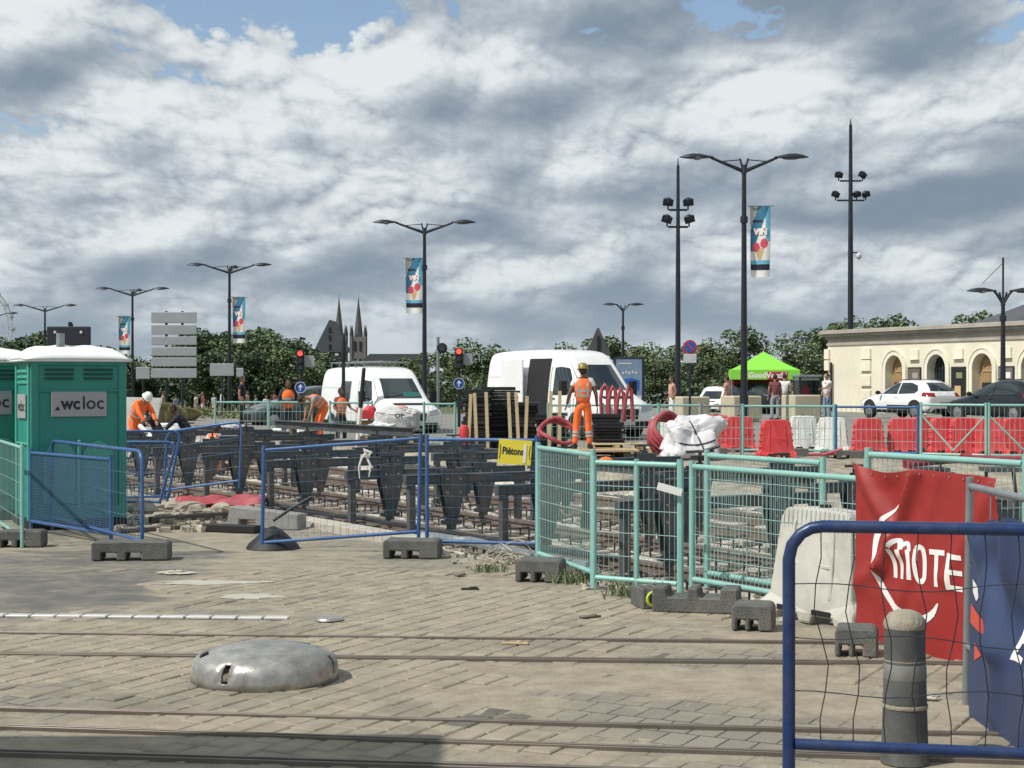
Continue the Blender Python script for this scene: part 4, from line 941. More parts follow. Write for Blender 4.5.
# ------------------------------------------------------------------ barriers
def panel(name, label, A, B, H, fm, wm, z0=.16, r=.021, sx=.05, sz=.2, wr=.0028, rounded=False, feet=(1, 1), leg_dn=0.0, lean=0.0, skew=0.0, cat='barrier', group=None, foot_z=0.0, wires=True, bent=0.0, mid=()):
    """A,B ground points (Vector, z used); frame of two legs, top and bottom rail, filled with welded wire"""
    A = Vector(A); B = Vector(B); d = B - A; l_ = math.hypot(d.x, d.y)
    th = thing(name, label, cat, A, math.atan2(d.y, d.x), group, rx=lean)
    th.rotation_euler = (lean, -math.atan2(d.z, l_), math.atan2(d.y, d.x)); th.rotation_mode = 'XYZ'
    K = lambda x, z: (x + skew * z, 0, z)
    c = .14 if rounded else 0
    if rounded:
        pts = [K(0, foot_z)] + [K(0, H - c)] + [K(c - c * math.cos(a), H - c + c * math.sin(a)) for a in (R(25), R(50), R(70))] + [K(c, H), K(l_ - c, H)] + [K(l_ - c + c * math.sin(a), H - c + c * math.cos(a)) for a in (R(20), R(45), R(65))] + [K(l_, H - c), K(l_, foot_z)]
        MB().poly(pts, r, 10).build('frame', fm, th, smooth=True)
        MB().tube(K(r, z0), K(l_ - r, z0), r * .9, n=10).build('bottom_rail', fm, th, smooth=True)
    else:
        for x, lo in ((0, -leg_dn), (l_, -leg_dn)): MB().tube(K(x, lo), K(x, H + .03), r, n=10).build('leg', fm, th, smooth=True)
        MB().tube(K(r, H - .02), K(l_ - r, H - .02), r * .92, n=10).build('top_rail', fm, th, smooth=True); MB().tube(K(r, z0), K(l_ - r, z0), r * .92, n=10).build('bottom_rail', fm, th, smooth=True)
        for x in mid: MB().tube(K(x, -leg_dn), K(x, H + .02), r * .85, n=10).build('middle_post', fm, th, smooth=True)
    mb = MB(); rn = random.Random(int(A.x * 100)); H1 = H - .02
    n = max(1, int(l_ / sx))
    for i in range(1, n):
        x = i * l_ / n
        if bent:
            ph = rn.uniform(0, 6); am = bent * rn.uniform(.3, 1); q = [(x + skew * 0 + am * math.sin(ph + k * 1.1) * math.sin(math.pi * k / 8), rn.uniform(-.01, .01), z0 + (H1 - z0) * k / 8) for k in range(9)]
            mb.poly(q, wr, 5)
        else: mb.tube(K(x, z0), K(x, H1), wr, n=4, caps=False)
    m_ = max(1, int((H1 - z0) / sz + .5))
    for j in range(1, m_):
        z = z0 + (H1 - z0) * j / m_
        if bent:
            ph = rn.uniform(0, 6); q = [(l_ * k / 16, rn.uniform(-.008, .008), z + bent * .5 * math.sin(ph + k * .7) * math.sin(math.pi * k / 16)) for k in range(17)]; mb.poly(q, wr, 5)
        else: mb.tube(K(0, z), K(l_, z), wr * 1.15, n=4, caps=False)
    if wires: mb.build('wire_mesh', wm, th)
    return th
def block(label, loc, rz, dims=(.76, .24, .185), m='block', group='rubber and concrete barrier feet', notch=True, graf=False):
    L_, W2, H2 = dims; th = thing('barrier_foot', label, 'barrier foot', loc, rz, group); o = MB()
    if notch:
        a = L_ * .10; o.prism([(-L_ / 2, 0), (-L_ * .37, 0), (-L_ * .37, H2 * .42), (-L_ * .17, H2 * .42), (-L_ * .17, 0), (-L_ * .05, 0), (-L_ * .05, H2 * .42), (L_ * .15, H2 * .42), (L_ * .15, 0), (L_ / 2, 0), (L_ / 2, H2 * .85), (L_ / 2 - .03, H2), (-L_ / 2 + .02, H2), (-L_ / 2, H2 * .9)], -W2 / 2, W2 / 2)
    else:
        o.prism([(-L_ / 2, 0), (L_ / 2, 0), (L_ / 2, H2), (L_ * .30, H2), (L_ * .28, H2 * .62), (L_ * .05, H2 * .62), (L_ * .03, H2), (-L_ * .08, H2), (-L_ * .10, H2 * .62), (-L_ * .32, H2 * .62), (-L_ * .34, H2), (-L_ / 2, H2)], -W2 / 2, W2 / 2)
    b_ = o.build('block', m, th, bevel=.012)
    if graf:
        q = MB().poly([(L_ * .02 + .055 * math.cos(a), -W2 / 2 - .004, H2 * .5 + .055 * math.sin(a)) for a in [R(x) for x in range(20, 330, 22)]] + [(L_ * .02, -W2 / 2 - .004, H2 * .5)], .014, 6); q.build('paint_mark', 'graf', b_)
    return th
M['graf'] = mat('graf', (0.50, 0.62, 0.05), 0.6)
BG = 'blue frame mesh barriers'
# near the toilet
panel('mesh_barrier', 'small blue square-cornered barrier with fine blue mesh in front of the toilet', gd(31, 531), gd(111, 545), .98, 'blue', 'blue_wire', z0=.12, r=.022, sx=.024, sz=.024, wr=.0026, group=BG)
panel('mesh_barrier', 'blue round-cornered barrier behind the small one, ending in the grey foot block', gd(52, 530), gd(142, 556), 1.10, 'blue', 'blue_wire', z0=.16, rounded=True, sx=.12, sz=.22, group=BG)
panel('mesh_barrier', 'short blue barrier leaning to the right of the toilet', gd(96, 512), gd(157, 512), .98, 'blue', 'blue_wire', z0=.14, rounded=True, skew=.28, sx=.10, sz=.2, group=BG)
panel('mesh_barrier', 'second leaning blue barrier, just behind the first beside the toilet', gd(60, 508), gd(166, 506), 1.10, 'blue', 'blue_wire', z0=.14, rounded=True, skew=.2, sx=.10, sz=.2, group=BG)
A = gd(164, 498); B = gd(240, 500); B.z += .18
panel('mesh_barrier', 'blue barrier tilted up to its right, standing over the rubble', A, B, 1.02, 'blue', 'blue_wire', z0=.12, rounded=True, skew=.18, sx=.10, sz=.2, group=BG)
A = gd(261, 552); A.z = .0; B = gd(419, 549, -.0); 
B = Vector((PX(419, 17.2), 17.2, .0)); A = Vector((PX(262, 17.4), 17.4, -.0))
panel('mesh_barrier', 'long leaning blue barrier in the middle with a rag tied to it', A + Vector((0, 0, .02)), B + Vector((0, 0, .16)), 1.08, 'blue', 'blue_wire', z0=.06, skew=.10, r=.021, sx=.07, sz=.12, wr=.0014, group=BG)
A = Vector((PX(427, 17.0), 17.0, .0)); B = Vector((PX(537, 16.7), 16.7, 0))
panel('mesh_barrier', 'blue barrier carrying the yellow pedestrian sign', A, B, 1.24, 'blue', 'blue_wire', z0=.14, r=.022, sx=.07, sz=.12, wr=.0014, group=BG)
block('grey foot block with square holes standing forward, right of the toilet', gd(132, 559), R(4), (.78, .30, .19))
block('grey foot block half hidden at the left corner of the toilet', gd(22, 546), R(2), (.5, .28, .18))
block('grey foot block between the leaning blue barrier and the yellow-signed one', gd(413, 557), R(-6), (.58, .34, .19))
block('grey foot block under the left end of the green fence', gd(541, 580), R(-12), (.42, .34, .2))
tg = thing('sandbag', 'black plastic-covered weight at the foot of the leaning blue barrier', 'bag', gd(273, 548), 0)
MB().lathe([(.30, 0), (.27, .05), (.19, .12), (.10, .20), (.02, .24)], 14).build('bag_body', 'black_plastic', tg, smooth=True); MB().poly([(0, 0, .3), (.18, .02, .42), (.42, .05, .56)], .018, 6).build('strap', 'black_plastic', tg)
# yellow sign
d = 16.75; x = PX(514, d); th = thing('pedestrian_sign', 'yellow sign reading Piétons wired to the blue barrier', 'sign', (x, d - .06, ZZ(464, d)), R(0), ry=R(4)); w = 33 / 1600 * d; h = 24.5 / 1600 * d
MB().box((0, 0, h / 2), (w, .012, h)).build('board', 'yellow', th)
mb = MB(); text_on(mb, 'Piétons', .105, (-.02, -.0085, h * .40), bold=.003, sx=.72); 
for s_ in (-1, 1): mb.prism([(s_ * w * .47, h * .2), (s_ * w * .44, h * .5), (s_ * w * .47, h * .8), (s_ * w * .455, h * .8), (s_ * w * .42, h * .5), (s_ * w * .455, h * .2)], -.009, -.0075)
mb.build('lettering', 'black_ink', th)
MB().box((w * .30, -.010, h * .45), (w * .09, .003, h * .75)).build('torn_sticker', 'white_ink', th)
# rag on the barrier
d = 17.2; mb = MB(); rn = random.Random(4); p = Vector((PX(362, d), d - .05, ZZ(458, d)))
mb.poly([(0, 0, 0), (.05, -.02, .05), (.02, 0, .09), (.10, 0, .06), (.06, 0, 0), (.10, -.02, -.08), (.08, 0, -.20)], [.012, .02, .018, .02, .015, .012, .006], 6).poly([(0, 0, 0), (-.03, 0, -.1), (-.02, 0, -.22)], [.014, .01, .005], 6)
tag(mb.build('rag', 'white_cloth', loc=p, smooth=True), 'knotted white rag tied to the top of the long leaning blue barrier', 'rag')

# green fence, left to right
GG = 'pale green mesh fence panels'
def gp(label, a, b_, H=1.15, **k):
    return panel('fence_panel', label, a, b_, H, 'green_f', 'green_w', r=.026, sx=.05, sz=.19, wr=.0028, group=GG, cat='fence panel', **k)
P = lambda px, d: Vector((PX(px, d), d, 0))
gp('green mesh panel joined to the blue barrier, left end of the green fence', P(538, 15.9), P(593, 14.3), 1.20, z0=.13, leg_dn=.0)
gp('green mesh gate panel with two slim inner posts and a white tag', P(594, 14.2), P(680, 13.7), 1.14, z0=.10, mid=(.44, .88))
gp('green mesh panel in front, running to the white water barrier', P(692, 13.5), P(867, 11.75), 1.14, z0=.17)
gp('green mesh panel standing just behind the longest green panel', P(707, 14.2), P(823, 12.9), 1.20, z0=.14)
gp('green mesh panel behind the red banner', P(868, 11.6), P(1026, 10.3), 1.33, z0=.14)
gp('green mesh panel hidden behind the right end of the works, beyond the frame edge', P(1027, 10.9), P(1180, 10.9), 1.33, z0=.14)
MB_ = MB().box((0, 0, 0), (.22, .006, .065)); o = MB_.build('tag', 'white_p', loc=(PX(669, 13.72), 13.66, ZZ(489, 13.7))); o.rotation_euler = (0, R(14), R(-20)); tag(o, 'small white tag fixed between posts of the green gate panel', 'tag')
block('small foot block with yellow-green graffiti under the green gate panel', gd(647, 607), R(15), (.18, .30, .17), notch=False, graf=True)
block('long notched grey block lying under the green fence beside the graffiti block', gd(697, 611), R(-14), (.68, .30, .2), notch=False)
block('grey foot block left of the white water barrier', gd(754, 628), R(-14), (.30, .32, .19), notch=True)
block('dark grey foot block under the left bottom corner of the red banner', gd(857, 654), R(-14), (.28, .3, .19), notch=True)

# water filled plastic barriers
def water_barrier(label, loc, rz, m, dims=(.82, .42, .86), group='red and white plastic water barriers', col=None):
    L_, W2, H2 = dims; th = thing('water_barrier', label, 'water barrier', loc, rz, group); b = L_ / 2; tw = b * .74
    outline = [(-b, 0), (-b * .62, 0), (-b * .58, H2 * .07), (-b * .16, H2 * .07), (-b * .12, 0), (b * .12, 0), (b * .16, H2 * .07), (b * .58, H2 * .07), (b * .62, 0), (b, 0), (b * .985, H2 * .14), (b * .86, H2 * .22), (tw, H2 * .90), (tw * .86, H2 * .985), (tw * .3, H2), (-tw * .3, H2), (-tw * .86, H2 * .985), (-tw, H2 * .90), (-b * .86, H2 * .22), (-b * .985, H2 * .14)]
    def half(z):
        u = z / H2
        return W2 / 2 * (1 - .03 * u) if u < .16 else W2 / 2 * (.80 - .36 * (u - .16) / .84)
    mb = MB().prism(outline, 0, 0, tap=half); mb.build('shell', m, th, bevel=.022, seg=2)
    # moulded ribs on both ends and panel recess frame
    for s_ in (-1, 1):
        q = MB().bar((s_ * (b * .86 - .005), 0, .26 * H2), (s_ * (tw + .005), 0, .84 * H2), .05, .03)
        for k, z in enumerate((.30, .46, .62, .78)):
            x = b * .86 + (tw - b * .86) * (z - .22) / .68; q.box((s_ * (x + .005), 0, z * H2), (.05, half(z * H2) * 1.3, .035))
        q.build('end_ribs', m, th, bevel=.008)
    q = MB().bar((-tw * .58, -half(.5 * H2) - .002, .5 * H2), (tw * .58, -half(.5 * H2) - .002, .5 * H2), .016, .03)
    for x in (-tw * .55, tw * .55): q.bar((x * 1.12, -half(.22 * H2) - .004, .22 * H2), (x, -half(.9 * H2) - .004, .88 * H2), .03, .018)
    q.build('front_ribs', m, th, bevel=.006)
    MB().tube((0, 0, H2 * .985), (0, 0, H2 * 1.025), .045, n=12).build('filler_cap', 'black', th)
    for x in (-.37, .37): MB().box((b * x, -W2 / 2 - .002, H2 * .11), (b * .38, .012, H2 * .045)).build('slot_shade', 'black', th)  # dark boxes laid on the shell, standing in for shaded fork recesses
    return th
wb = [(664, 36.5, 1, 'white water barrier behind the red pipe coil'), (697, 36, 1, 'white water barrier right of the white bag'), (716, 38, 0, 'red water barrier half hidden by the thin steel frame'), (739, 36.8, 0, 'red water barrier directly behind the tall lamp foot'), (776, 33.6, 0, 'bright red water barrier standing forward of the row'), (803, 37.2, 1, 'narrow white water barrier right of the forward red one'), (832, 36, 1, 'wide white water barrier in the middle of the row'), (868, 35.2, 0, 'first red water barrier left of the green panels'), (903, 35.4, 0, 'second red water barrier, left of the first green panel post'), (924, 36.4, 0, 'third red water barrier behind the first green panel post'), (944, 35.4, 0, 'fourth red water barrier behind the first braced green panel'), (964, 35.2, 0, 'fifth red water barrier behind the brace of the green panel'), (990, 35.0, 0, 'sixth red water barrier near the right edge'), (1015, 35, 0, 'last red water barrier at the right edge'), (1040, 35, 0, 'red water barrier just outside the right edge')]
for px, d, w, l_ in wb:
    x = PX(px, d); water_barrier(l_, (x, d, G(x, d)), R(random.uniform(-14, 14)), 'white_p' if w else 'red_p', (.80, .42, .82))
water_barrier('large white ribbed water barrier behind the green fence left of the red banner', Vector((2.31 + .10, 12.23 + .06, 0)), R(-58), 'white_dull', (1.05, .46, .87), group='')
# green barrier line further back
GB = 'green barriers along the far side of the works'
def far(label, px0, px1, d0, d1, H=1.1, m='green_f', brace=False, **k):
    a = P(px0, d0); a.z = G0(a.x, a.y); b_ = P(px1, d1); b_.z = G0(b_.x, b_.y)
    t_ = panel('far_barrier', label, a, b_, H, m, 'green_w', z0=.12, r=.028, sx=.10, sz=.25, wr=.004, group=GB, leg_dn=.0, **k)
    if brace:
        l_ = math.hypot(b_.x - a.x, b_.y - a.y); MB().tube((.03, 0, .9), (l_ * .5, 0, .2), .018).tube((l_ - .03, 0, .9), (l_ * .5, 0, .2), .018).build('brace', m, t_)
    return t_
seq = [(215, 268, 41, 'beneath the grass strip, left of the parked dark car'), (269, 312, 41, 'in front of the parked dark car'), (330, 372, 40, 'in front of the left white van side'), (424, 455, 38, 'right of the printed white bag'), (548, 602, 36, 'behind the main worker'), (603, 658, 36, 'right of the main worker, behind the pallets'), (659, 700, 36, 'behind the red pipe coil')]
for a, b_, d, l_ in seq: far('pale green barrier ' + l_, a, b_, d, d)
far('pale grey steel barrier leaning by the tall lamp foot', 701, 741, 35.2, 35.2, m='grey_f')
far('pale barrier frame in front of the wide white and red water barriers', 743, 834, 35, 34.6, m='green_f')
far('dark blue barrier frame crossing in front of the first red water barriers', 836, 918, 34, 33.4, m='blue')
far('first braced green panel in front of the red water barriers', 921, 986, 33.2, 32.6, brace=True, H=1.16)
far('second braced green panel at the right edge', 989, 1062, 32.6, 32.4, brace=True, H=1.16)
for px, d, l_ in ((707, 35, 'pair-holed grey foot block right of the white bag'), (788, 34.6, 'grey foot block beneath the pale barrier frame'), (842, 33.6, 'dark flat foot block left of the first red water barrier')):
    block(l_, (PX(px, d), d, G(PX(px, d), d)), R(3), (.85, .3, .17))
# beige concrete cubes and low white walls behind
for px, d, w, h, l_ in ((741, 58, 1.15, .85, 'beige concrete security block behind the tall lamp foot'), (801, 56, 1.05, .9, 'beige concrete security block below the green tent'), (690, 60, 1.15, .8, 'pale concrete security block left of the tall lamp')):
    x = PX(px, d); th = thing('concrete_block', l_, 'concrete block', (x, d, G(x, d)), R(20), 'concrete security blocks'); MB().box((0, 0, h / 2 + .1), (w, w * .9, h)).box((0, 0, .06), (w * .9, w * .8, .12)).build('block', 'beige_block', th, bevel=.04)
    MB().tube((-.2, 0, h + .08), (-.2, 0, h + .14), .03).tube((.2, 0, h + .08), (.2, 0, h + .14), .03).build('lifting_lugs', 'steel_dark', th)

# ------------------------------------------------------------------ vehicles
def loft_body(stn, name, m, parent, sub=2, crease=0.0):
    """stations: x, z_bottom, z_belt, z_roof, w_bottom, w_belt, w_roof"""
    vs = []; fs = []; n = 12
    for (x, zb, zm, zr, wb_, wm_, wr_) in stn:
        h = [(0, zb), (wb_ * .9, zb), (wb_, zb + .10), (wm_, zm * .55 + zb * .45), (wm_ * .985, zm), (wr_, zr - .07), (wr_ * .8, zr), ]
        ring = [(y, z) for y, z in h] + [(0, zr + .015)] + [(-y, z) for y, z in h[::-1][:-1]]
        vs += [(x, y, z) for y, z in ring]; n = len(ring)
    for k in range(len(stn) - 1):
        for i in range(n): fs.append((k * n + i, k * n + (i + 1) % n, (k + 1) * n + (i + 1) % n, (k + 1) * n + i))
    fs += [tuple(range(n - 1, -1, -1)), tuple(range((len(stn) - 1) * n, len(stn) * n))]
    mb = MB(); mb.add(vs, fs); o = mb.build(name, m, parent, smooth=False, sub=0)
    me = o.data; q = o.modifiers.new('s', 'SUBSURF'); q.levels = q.render_levels = sub
    dg = bpy.context.evaluated_depsgraph_get(); nm = bpy.data.meshes.new_from_object(o.evaluated_get(dg)); o.modifiers.clear(); o.data = nm
    nm.polygons.foreach_set('use_smooth', [True] * len(nm.polygons))
    bm = bmesh.new(); bm.from_mesh(nm); bvh = BVHTree.FromBMesh(bm); bm.free()
    return o, bvh
def patch(bvh, pts, axis, sgn, name, m, parent, offd=.006, cuts=4, thick=.0):
    """2D outline projected onto the body; axis 'y': pts are (x,z) ; axis 'x': pts are (y,z)"""
    bm = bmesh.new(); vv = [bm.verts.new((a, 0, b_)) for a, b_ in pts]; f = bm.faces.new(vv)
    bmesh.ops.triangulate(bm, faces=[f]); bmesh.ops.subdivide_edges(bm, edges=bm.edges[:], cuts=cuts, use_grid_fill=True)
    vs = []
    for v in bm.verts:
        a, b_ = v.co.x, v.co.z
        if axis == 'y': o_, dr = Vector((a, sgn * 5, b_)), Vector((0, -sgn, 0))
        elif axis == 'x': o_, dr = Vector((sgn * 8, a, b_)), Vector((-sgn, 0, 0))
        hit = bvh.ray_cast(o_, dr)
        if hit[0] is None: 
            hit = bvh.find_nearest(Vector((a, sgn * .8, b_)) if axis == 'y' else Vector((sgn * 2.2, a, b_)))
        nr = hit[1]; nr = nr if nr.dot(dr) < 0 else -nr; vs.append(hit[0] + nr * offd)
    for v, c in zip(bm.verts, vs): v.co = c
    me = bpy.data.meshes.new(name); bm.to_mesh(me); bm.free(); me.materials.append(M[m]); me.polygons.foreach_set('use_smooth', [True] * len(me.polygons))
    o = bpy.data.objects.new(name, me); COL.objects.link(o); o.parent = parent; return o
def wheel(parent, x, y, r, w, s_):
    t_ = MB().lathe([(r * .62, -w / 2), (r * .93, -w / 2), (r, -w * .36), (r, w * .36), (r * .93, w / 2), (r * .62, w / 2)], 26).build('wheel', 'tyre', parent, loc=(x, y, r), smooth=True); t_.rotation_euler.x = math.pi / 2
    mb = MB().lathe([(r * .62, -.02), (r * .60, .02), (r * .2, .035), (r * .12, .05)], 20); o = mb.build('rim', 'rim', t_, loc=(0, 0, -s_ * w * .40), smooth=True)
    if s_ > 0: o.rotation_euler.x = math.pi
    return t_
def car(label, loc, rz, m, name='parked_car', scale=(1, 1, 1), group='parked cars'):
    th = thing(name, label, 'car', loc, rz, group); th.scale = scale
    st = [(2.0, .38, .60, .62, .60, .62, .45), (1.92, .22, .66, .70, .76, .78, .62), (1.55, .20, .74, .84, .82, .84, .68), (1.0, .20, .80, .96, .83, .865, .70), (.72, .20, .84, 1.04, .83, .87, .70), (.1, .20, .87, 1.40, .83, .87, .60), (-.5, .20, .88, 1.48, .83, .87, .60), (-1.2, .20, .90, 1.46, .83, .86, .58), (-1.6, .22, .93, 1.34, .82, .85, .57), (-1.85, .26, .92, 1.06, .79, .83, .66), (-1.98, .36, .86, .92, .72, .76, .62), (-2.0, .45, .8, .84, .62, .66, .52)]
    body, bvh = loft_body(st, 'body', m, th)
    for s_ in (-1, 1):
        patch(bvh, [(.62, .93), (.25, 1.22), (-.02, 1.34), (-.28, 1.36), (-.28, .93)], 'y', s_, 'side_window', 'glass', th)
        patch(bvh, [(-.34, .93), (-.34, 1.36), (-.85, 1.36), (-1.22, 1.26), (-1.36, 1.06), (-1.22, .96)], 'y', s_, 'side_window', 'glass', th)
        patch(bvh, [(1.45, .22), (1.45, .34), (-1.45, .34), (-1.45, .22)], 'y', s_, 'sill_trim', 'black', th)
        patch(bvh, [(.25, .36), (.25, .52), (-.9, .52), (-.9, .36)], 'y', s_, 'door_bump', 'black', th, offd=.012)
        patch(bvh, [(-1.62 * 1, .86), (-1.62, 1.0), (-1.93, .98), (-1.93, .84)], 'y', s_, 'tail_light', 'lamp_red', th, offd=.010)
        patch(bvh, [(s_ * .48, .84), (s_ * .48, .98), (s_ * .76, .98), (s_ * .76, .84)], 'x', -1, 'tail_light', 'lamp_red', th, offd=.010)
        patch(bvh, [(s_ * .5, .62), (s_ * .5, .74), (s_ * .74, .76), (s_ * .74, .64)], 'x', 1, 'headlight', 'rim', th, offd=.010)
        for x in (1.28, -1.27):
            pts = [(x + .40 * math.cos(R(a)), .33 + .40 * math.sin(R(a))) for a in range(-20, 201, 20)]
            patch(bvh, pts, 'y', s_, 'wheel_arch', 'black', th, offd=.008); wheel(th, x, s_ * .78, .32, .20, s_)
        MB().ell((.62, s_ * .98, .98), (.07, .12, .08), 10, 6).tube((.6, s_ * .82, .95), (.62, s_ * .95, .96), .025).build('wing_mirror', 'black', th, smooth=True)
        patch(bvh, [(-.14, .80), (-.14, .83), (-.30, .83), (-.30, .80)], 'y', s_, 'door_handle', m, th, offd=.03)
    patch(bvh, [(-.58, 1.04), (.58, 1.04), (.46, 1.36), (-.46, 1.36)], 'x', -1, 'rear_window', 'glass', th, cuts=5)
    patch(bvh, [(-.64, 1.0), (.64, 1.0), (.50, 1.36), (-.50, 1.36)], 'x', 1, 'windscreen', 'glass', th, cuts=5)
    patch(bvh, [(-.26, .52), (.26, .52), (.26, .64), (-.26, .64)], 'x', -1, 'number_plate', 'sign_grey', th, offd=.012)
    patch(bvh, [(-.7, .24), (.7, .24), (.72, .40), (-.72, .40)], 'x', -1, 'rear_bumper', 'black', th, offd=.012)
    patch(bvh, [(-.45, .30), (.45, .30), (.5, .52), (-.5, .52)], 'x', 1, 'grille', 'black', th, offd=.012)
    for s_ in (-1, 1): MB().tube((-.7 + .5, s_ * .5, 1.485), (-1.3, s_ * .5, 1.47), .014).build('roof_rail', 'black', th)
    MB().tube((-1.25, 0, 1.46), (-1.45, 0, 1.60), .012).build('aerial', 'black', th)
    return th
hd = R(90) + R(27)      # forward = away and to the left
x = PX(909, 62.5); car('white parked hatchback with round dark-red tail lamps in front of the arches', (x, 62.5, G(x, 62.5) + .03), hd, 'white_paint', scale=(1.03, 1.03, 1.02))
x = PX(1003, 57); car('black parked car cut by the right edge', (x, 57, G(x, 57) + .03), hd + R(3), 'dark_paint', scale=(1.03, 1.03, 1.02))
x = PX(766, 72); car('dark parked car under the green tent, half hidden by concrete blocks', (x, 72, G(x, 72)), R(90) - R(128), 'dark_paint', scale=(.95, .95, .95))
x = PX(303, 55); car('grey-green estate car parked behind the standing worker', (x, 55, G(x, 55) - .15), R(205), 'grey_paint', scale=(1.0, 1, 1))

def van(label, loc, rz, H=1.0, open_door=True, rack=False, group='white vans parked at the works', scale=1.0, small=False):
    th = thing('white_van', label, 'van', loc, rz, group); th.scale = (scale, scale, scale * H)
    st = [(2.72, .42, .78, .82, .78, .80, .58), (2.66, .28, .88, .96, .92, .94, .74), (2.30, .26, 1.02, 1.16, .97, .99, .80), (1.86, .26, 1.10, 1.34, .97, .99, .80), (1.55, .26, 1.20, 1.72, .97, .99, .80), (1.10, .26, 1.28, 2.26, .97, .985, .78), (.80, .26, 1.3, 2.46, .97, .985, .80), (.3, .26, 1.3, 2.52, .97, .985, .84), (-.8, .26, 1.3, 2.53, .97, .985, .85), (-1.9, .26, 1.3, 2.52, .97, .985, .85), (-2.55, .26, 1.3, 2.49, .97, .98, .84), (-2.74, .30, 1.3, 2.44, .95, .965, .82), (-2.76, .34, 1.3, 2.40, .92, .94, .80)]
    body, bvh = loft_body(st, 'body', 'white_paint', th)
    # windscreen bonded across the nose
    patch(bvh, [(-.80, 1.36), (.80, 1.36), (.72, 2.08), (-.72, 2.08)], 'x', 1, 'windscreen', 'glass', th, cuts=6)
    patch(bvh, [(-.34, .56), (.34, .56), (.38, .84), (-.38, .84)], 'x', 1, 'grille', 'black', th, offd=.012)
    patch(bvh, [(-.75, .32), (.75, .32), (.75, .50), (-.75, .50)], 'x', 1, 'bumper', 'black', th, offd=.012)
    patch(bvh, [(-.24, .40), (.24, .40), (.24, .50), (-.24, .50)], 'x', 1, 'number_plate', 'sign_white', th, offd=.024)
    patch(bvh, [(-.5, 1.12), (.5, 1.12), (.5, 1.2), (-.5, 1.2)], 'x', 1, 'bonnet_gap', 'black', th, offd=.003)
    for s_ in (-1, 1):
        patch(bvh, [(1.60, 1.30), (1.22, 1.98), (.90, 2.02), (.66, 2.00), (.66, 1.22), (1.2, 1.22)], 'y', s_, 'side_window', 'glass', th)
        patch(bvh, [(s_ * .46, .74), (s_ * .48, .90), (s_ * .80, .98), (s_ * .84, .80)], 'x', 1, 'headlight', 'rim', th, offd=.012)
        patch(bvh, [(2.5, .38), (2.5, .52), (-2.6, .52), (-2.6, .38)], 'y', s_, 'side_rubbing_strip', 'black', th, offd=.008)
        for x in (1.80, -1.62):
            pts = [(x + .43 * math.cos(R(a)), .35 + .43 * math.sin(R(a))) for a in range(-10, 191, 20)]
            patch(bvh, pts, 'y', s_, 'wheel_arch', 'black', th, offd=.010); wheel(th, x, s_ * .88, .34, .22, s_)
        MB().box((1.42, s_ * 1.16, 1.42), (.12, .20, .40)).tube((1.42, s_ * .95, 1.35), (1.42, s_ * 1.1, 1.35), .03).build('wing_mirror', 'black', th, bevel=.03)
        patch(bvh, [(.50, .62), (.50, 2.28), (.525, 2.28), (.525, .62)], 'y', s_, 'door_gap', 'grey_paint', th, offd=.003)
        patch(bvh, [(-2.6, 1.72), (-2.6, 1.75), (-.62, 1.75), (-.62, 1.72)], 'y', s_, 'side_crease', 'sign_white', th, offd=.004)
        patch(bvh, [(.62, 1.10), (.62, 1.14), (.78, 1.14), (.78, 1.10)], 'y', s_, 'door_handle', 'black', th, offd=.02)
        patch(bvh, [(-2.66, 1.0), (-2.66, 1.42), (-2.745, 1.42), (-2.745, 1.0)], 'y', s_, 'tail_light', 'lamp_red', th, offd=.010)
        patch(bvh, [(1.62, .50), (1.62, 1.25), (1.645, 1.25), (1.645, .50)], 'y', s_, 'front_door_gap', 'grey_paint', th, offd=.003)
    patch(bvh, [(-.05, .92), (.0, .99), (.05, .92), (.0, .86)], 'x', 1, 'badge', 'rim', th, offd=.02)
    patch(bvh, [(-.60, 1.37), (-.62, 1.385), (.02, 1.50), (.03, 1.48)], 'x', 1, 'wiper', 'black', th, offd=.02)
    # open sliding door on the side facing us
    s_ = -1
    if open_door:
        patch(bvh, [(.44, .46), (.44, 2.26), (-.60, 2.26), (-.60, .46)], 'y', s_, 'door_opening', 'black', th, offd=.010, cuts=6)
        MB().box((-1.16, s_ * 1.09, 1.42), (1.12, .05, 1.68)).build('sliding_door', 'white_paint', th, bevel=.03, seg=2)
    else:
        patch(bvh, [(-.1, 1.30), (-.1, 1.98), (-.95, 1.98), (-.95, 1.30)], 'y', s_, 'side_glass', 'glass', th, offd=.008)
    if rack:
        mb = MB()
        for yy in (-.72, .72): mb.tube((.55, yy, 2.68), (-2.4, yy, 2.68), .022)
        for x in (.5, -.2, -.9, -1.6, -2.3): mb.tube((x, -.72, 2.68), (x, .72, 2.68), .02).tube((x, -.72, 2.48), (x, -.72, 2.68), .02).tube((x, .72, 2.48), (x, .72, 2.68), .02)
        mb.box((-1, .2, 2.72), (2.6, .5, .05)); mb.build('roof_rack', 'grey_f', th)
    return th
d = 45.5; x = PX(568, d); van('white high-roofed van with its sliding door open behind the main worker', (x, d, G(x, d)), R(-90) + R(33), H=.95, scale=1.03)
d = 49.5; x = PX(380, d); v1 = van('white van with roof rack and printed windscreen sheet behind the three workers', (x, d, G(x, d) - .12), R(-90) + R(27), H=.83, rack=True, open_door=False, scale=1.0)
MB().box((2.25, .1, 1.52), (.02, .5, .14)).build('sheet', 'toilet_lt', v1)
d = 78; x = PX(721, d); v3 = van('small white delivery van parked left of the green tent', (x, d, G(x, d) - .1), R(-90) - R(28), H=.66, scale=.80, open_door=False, group='')
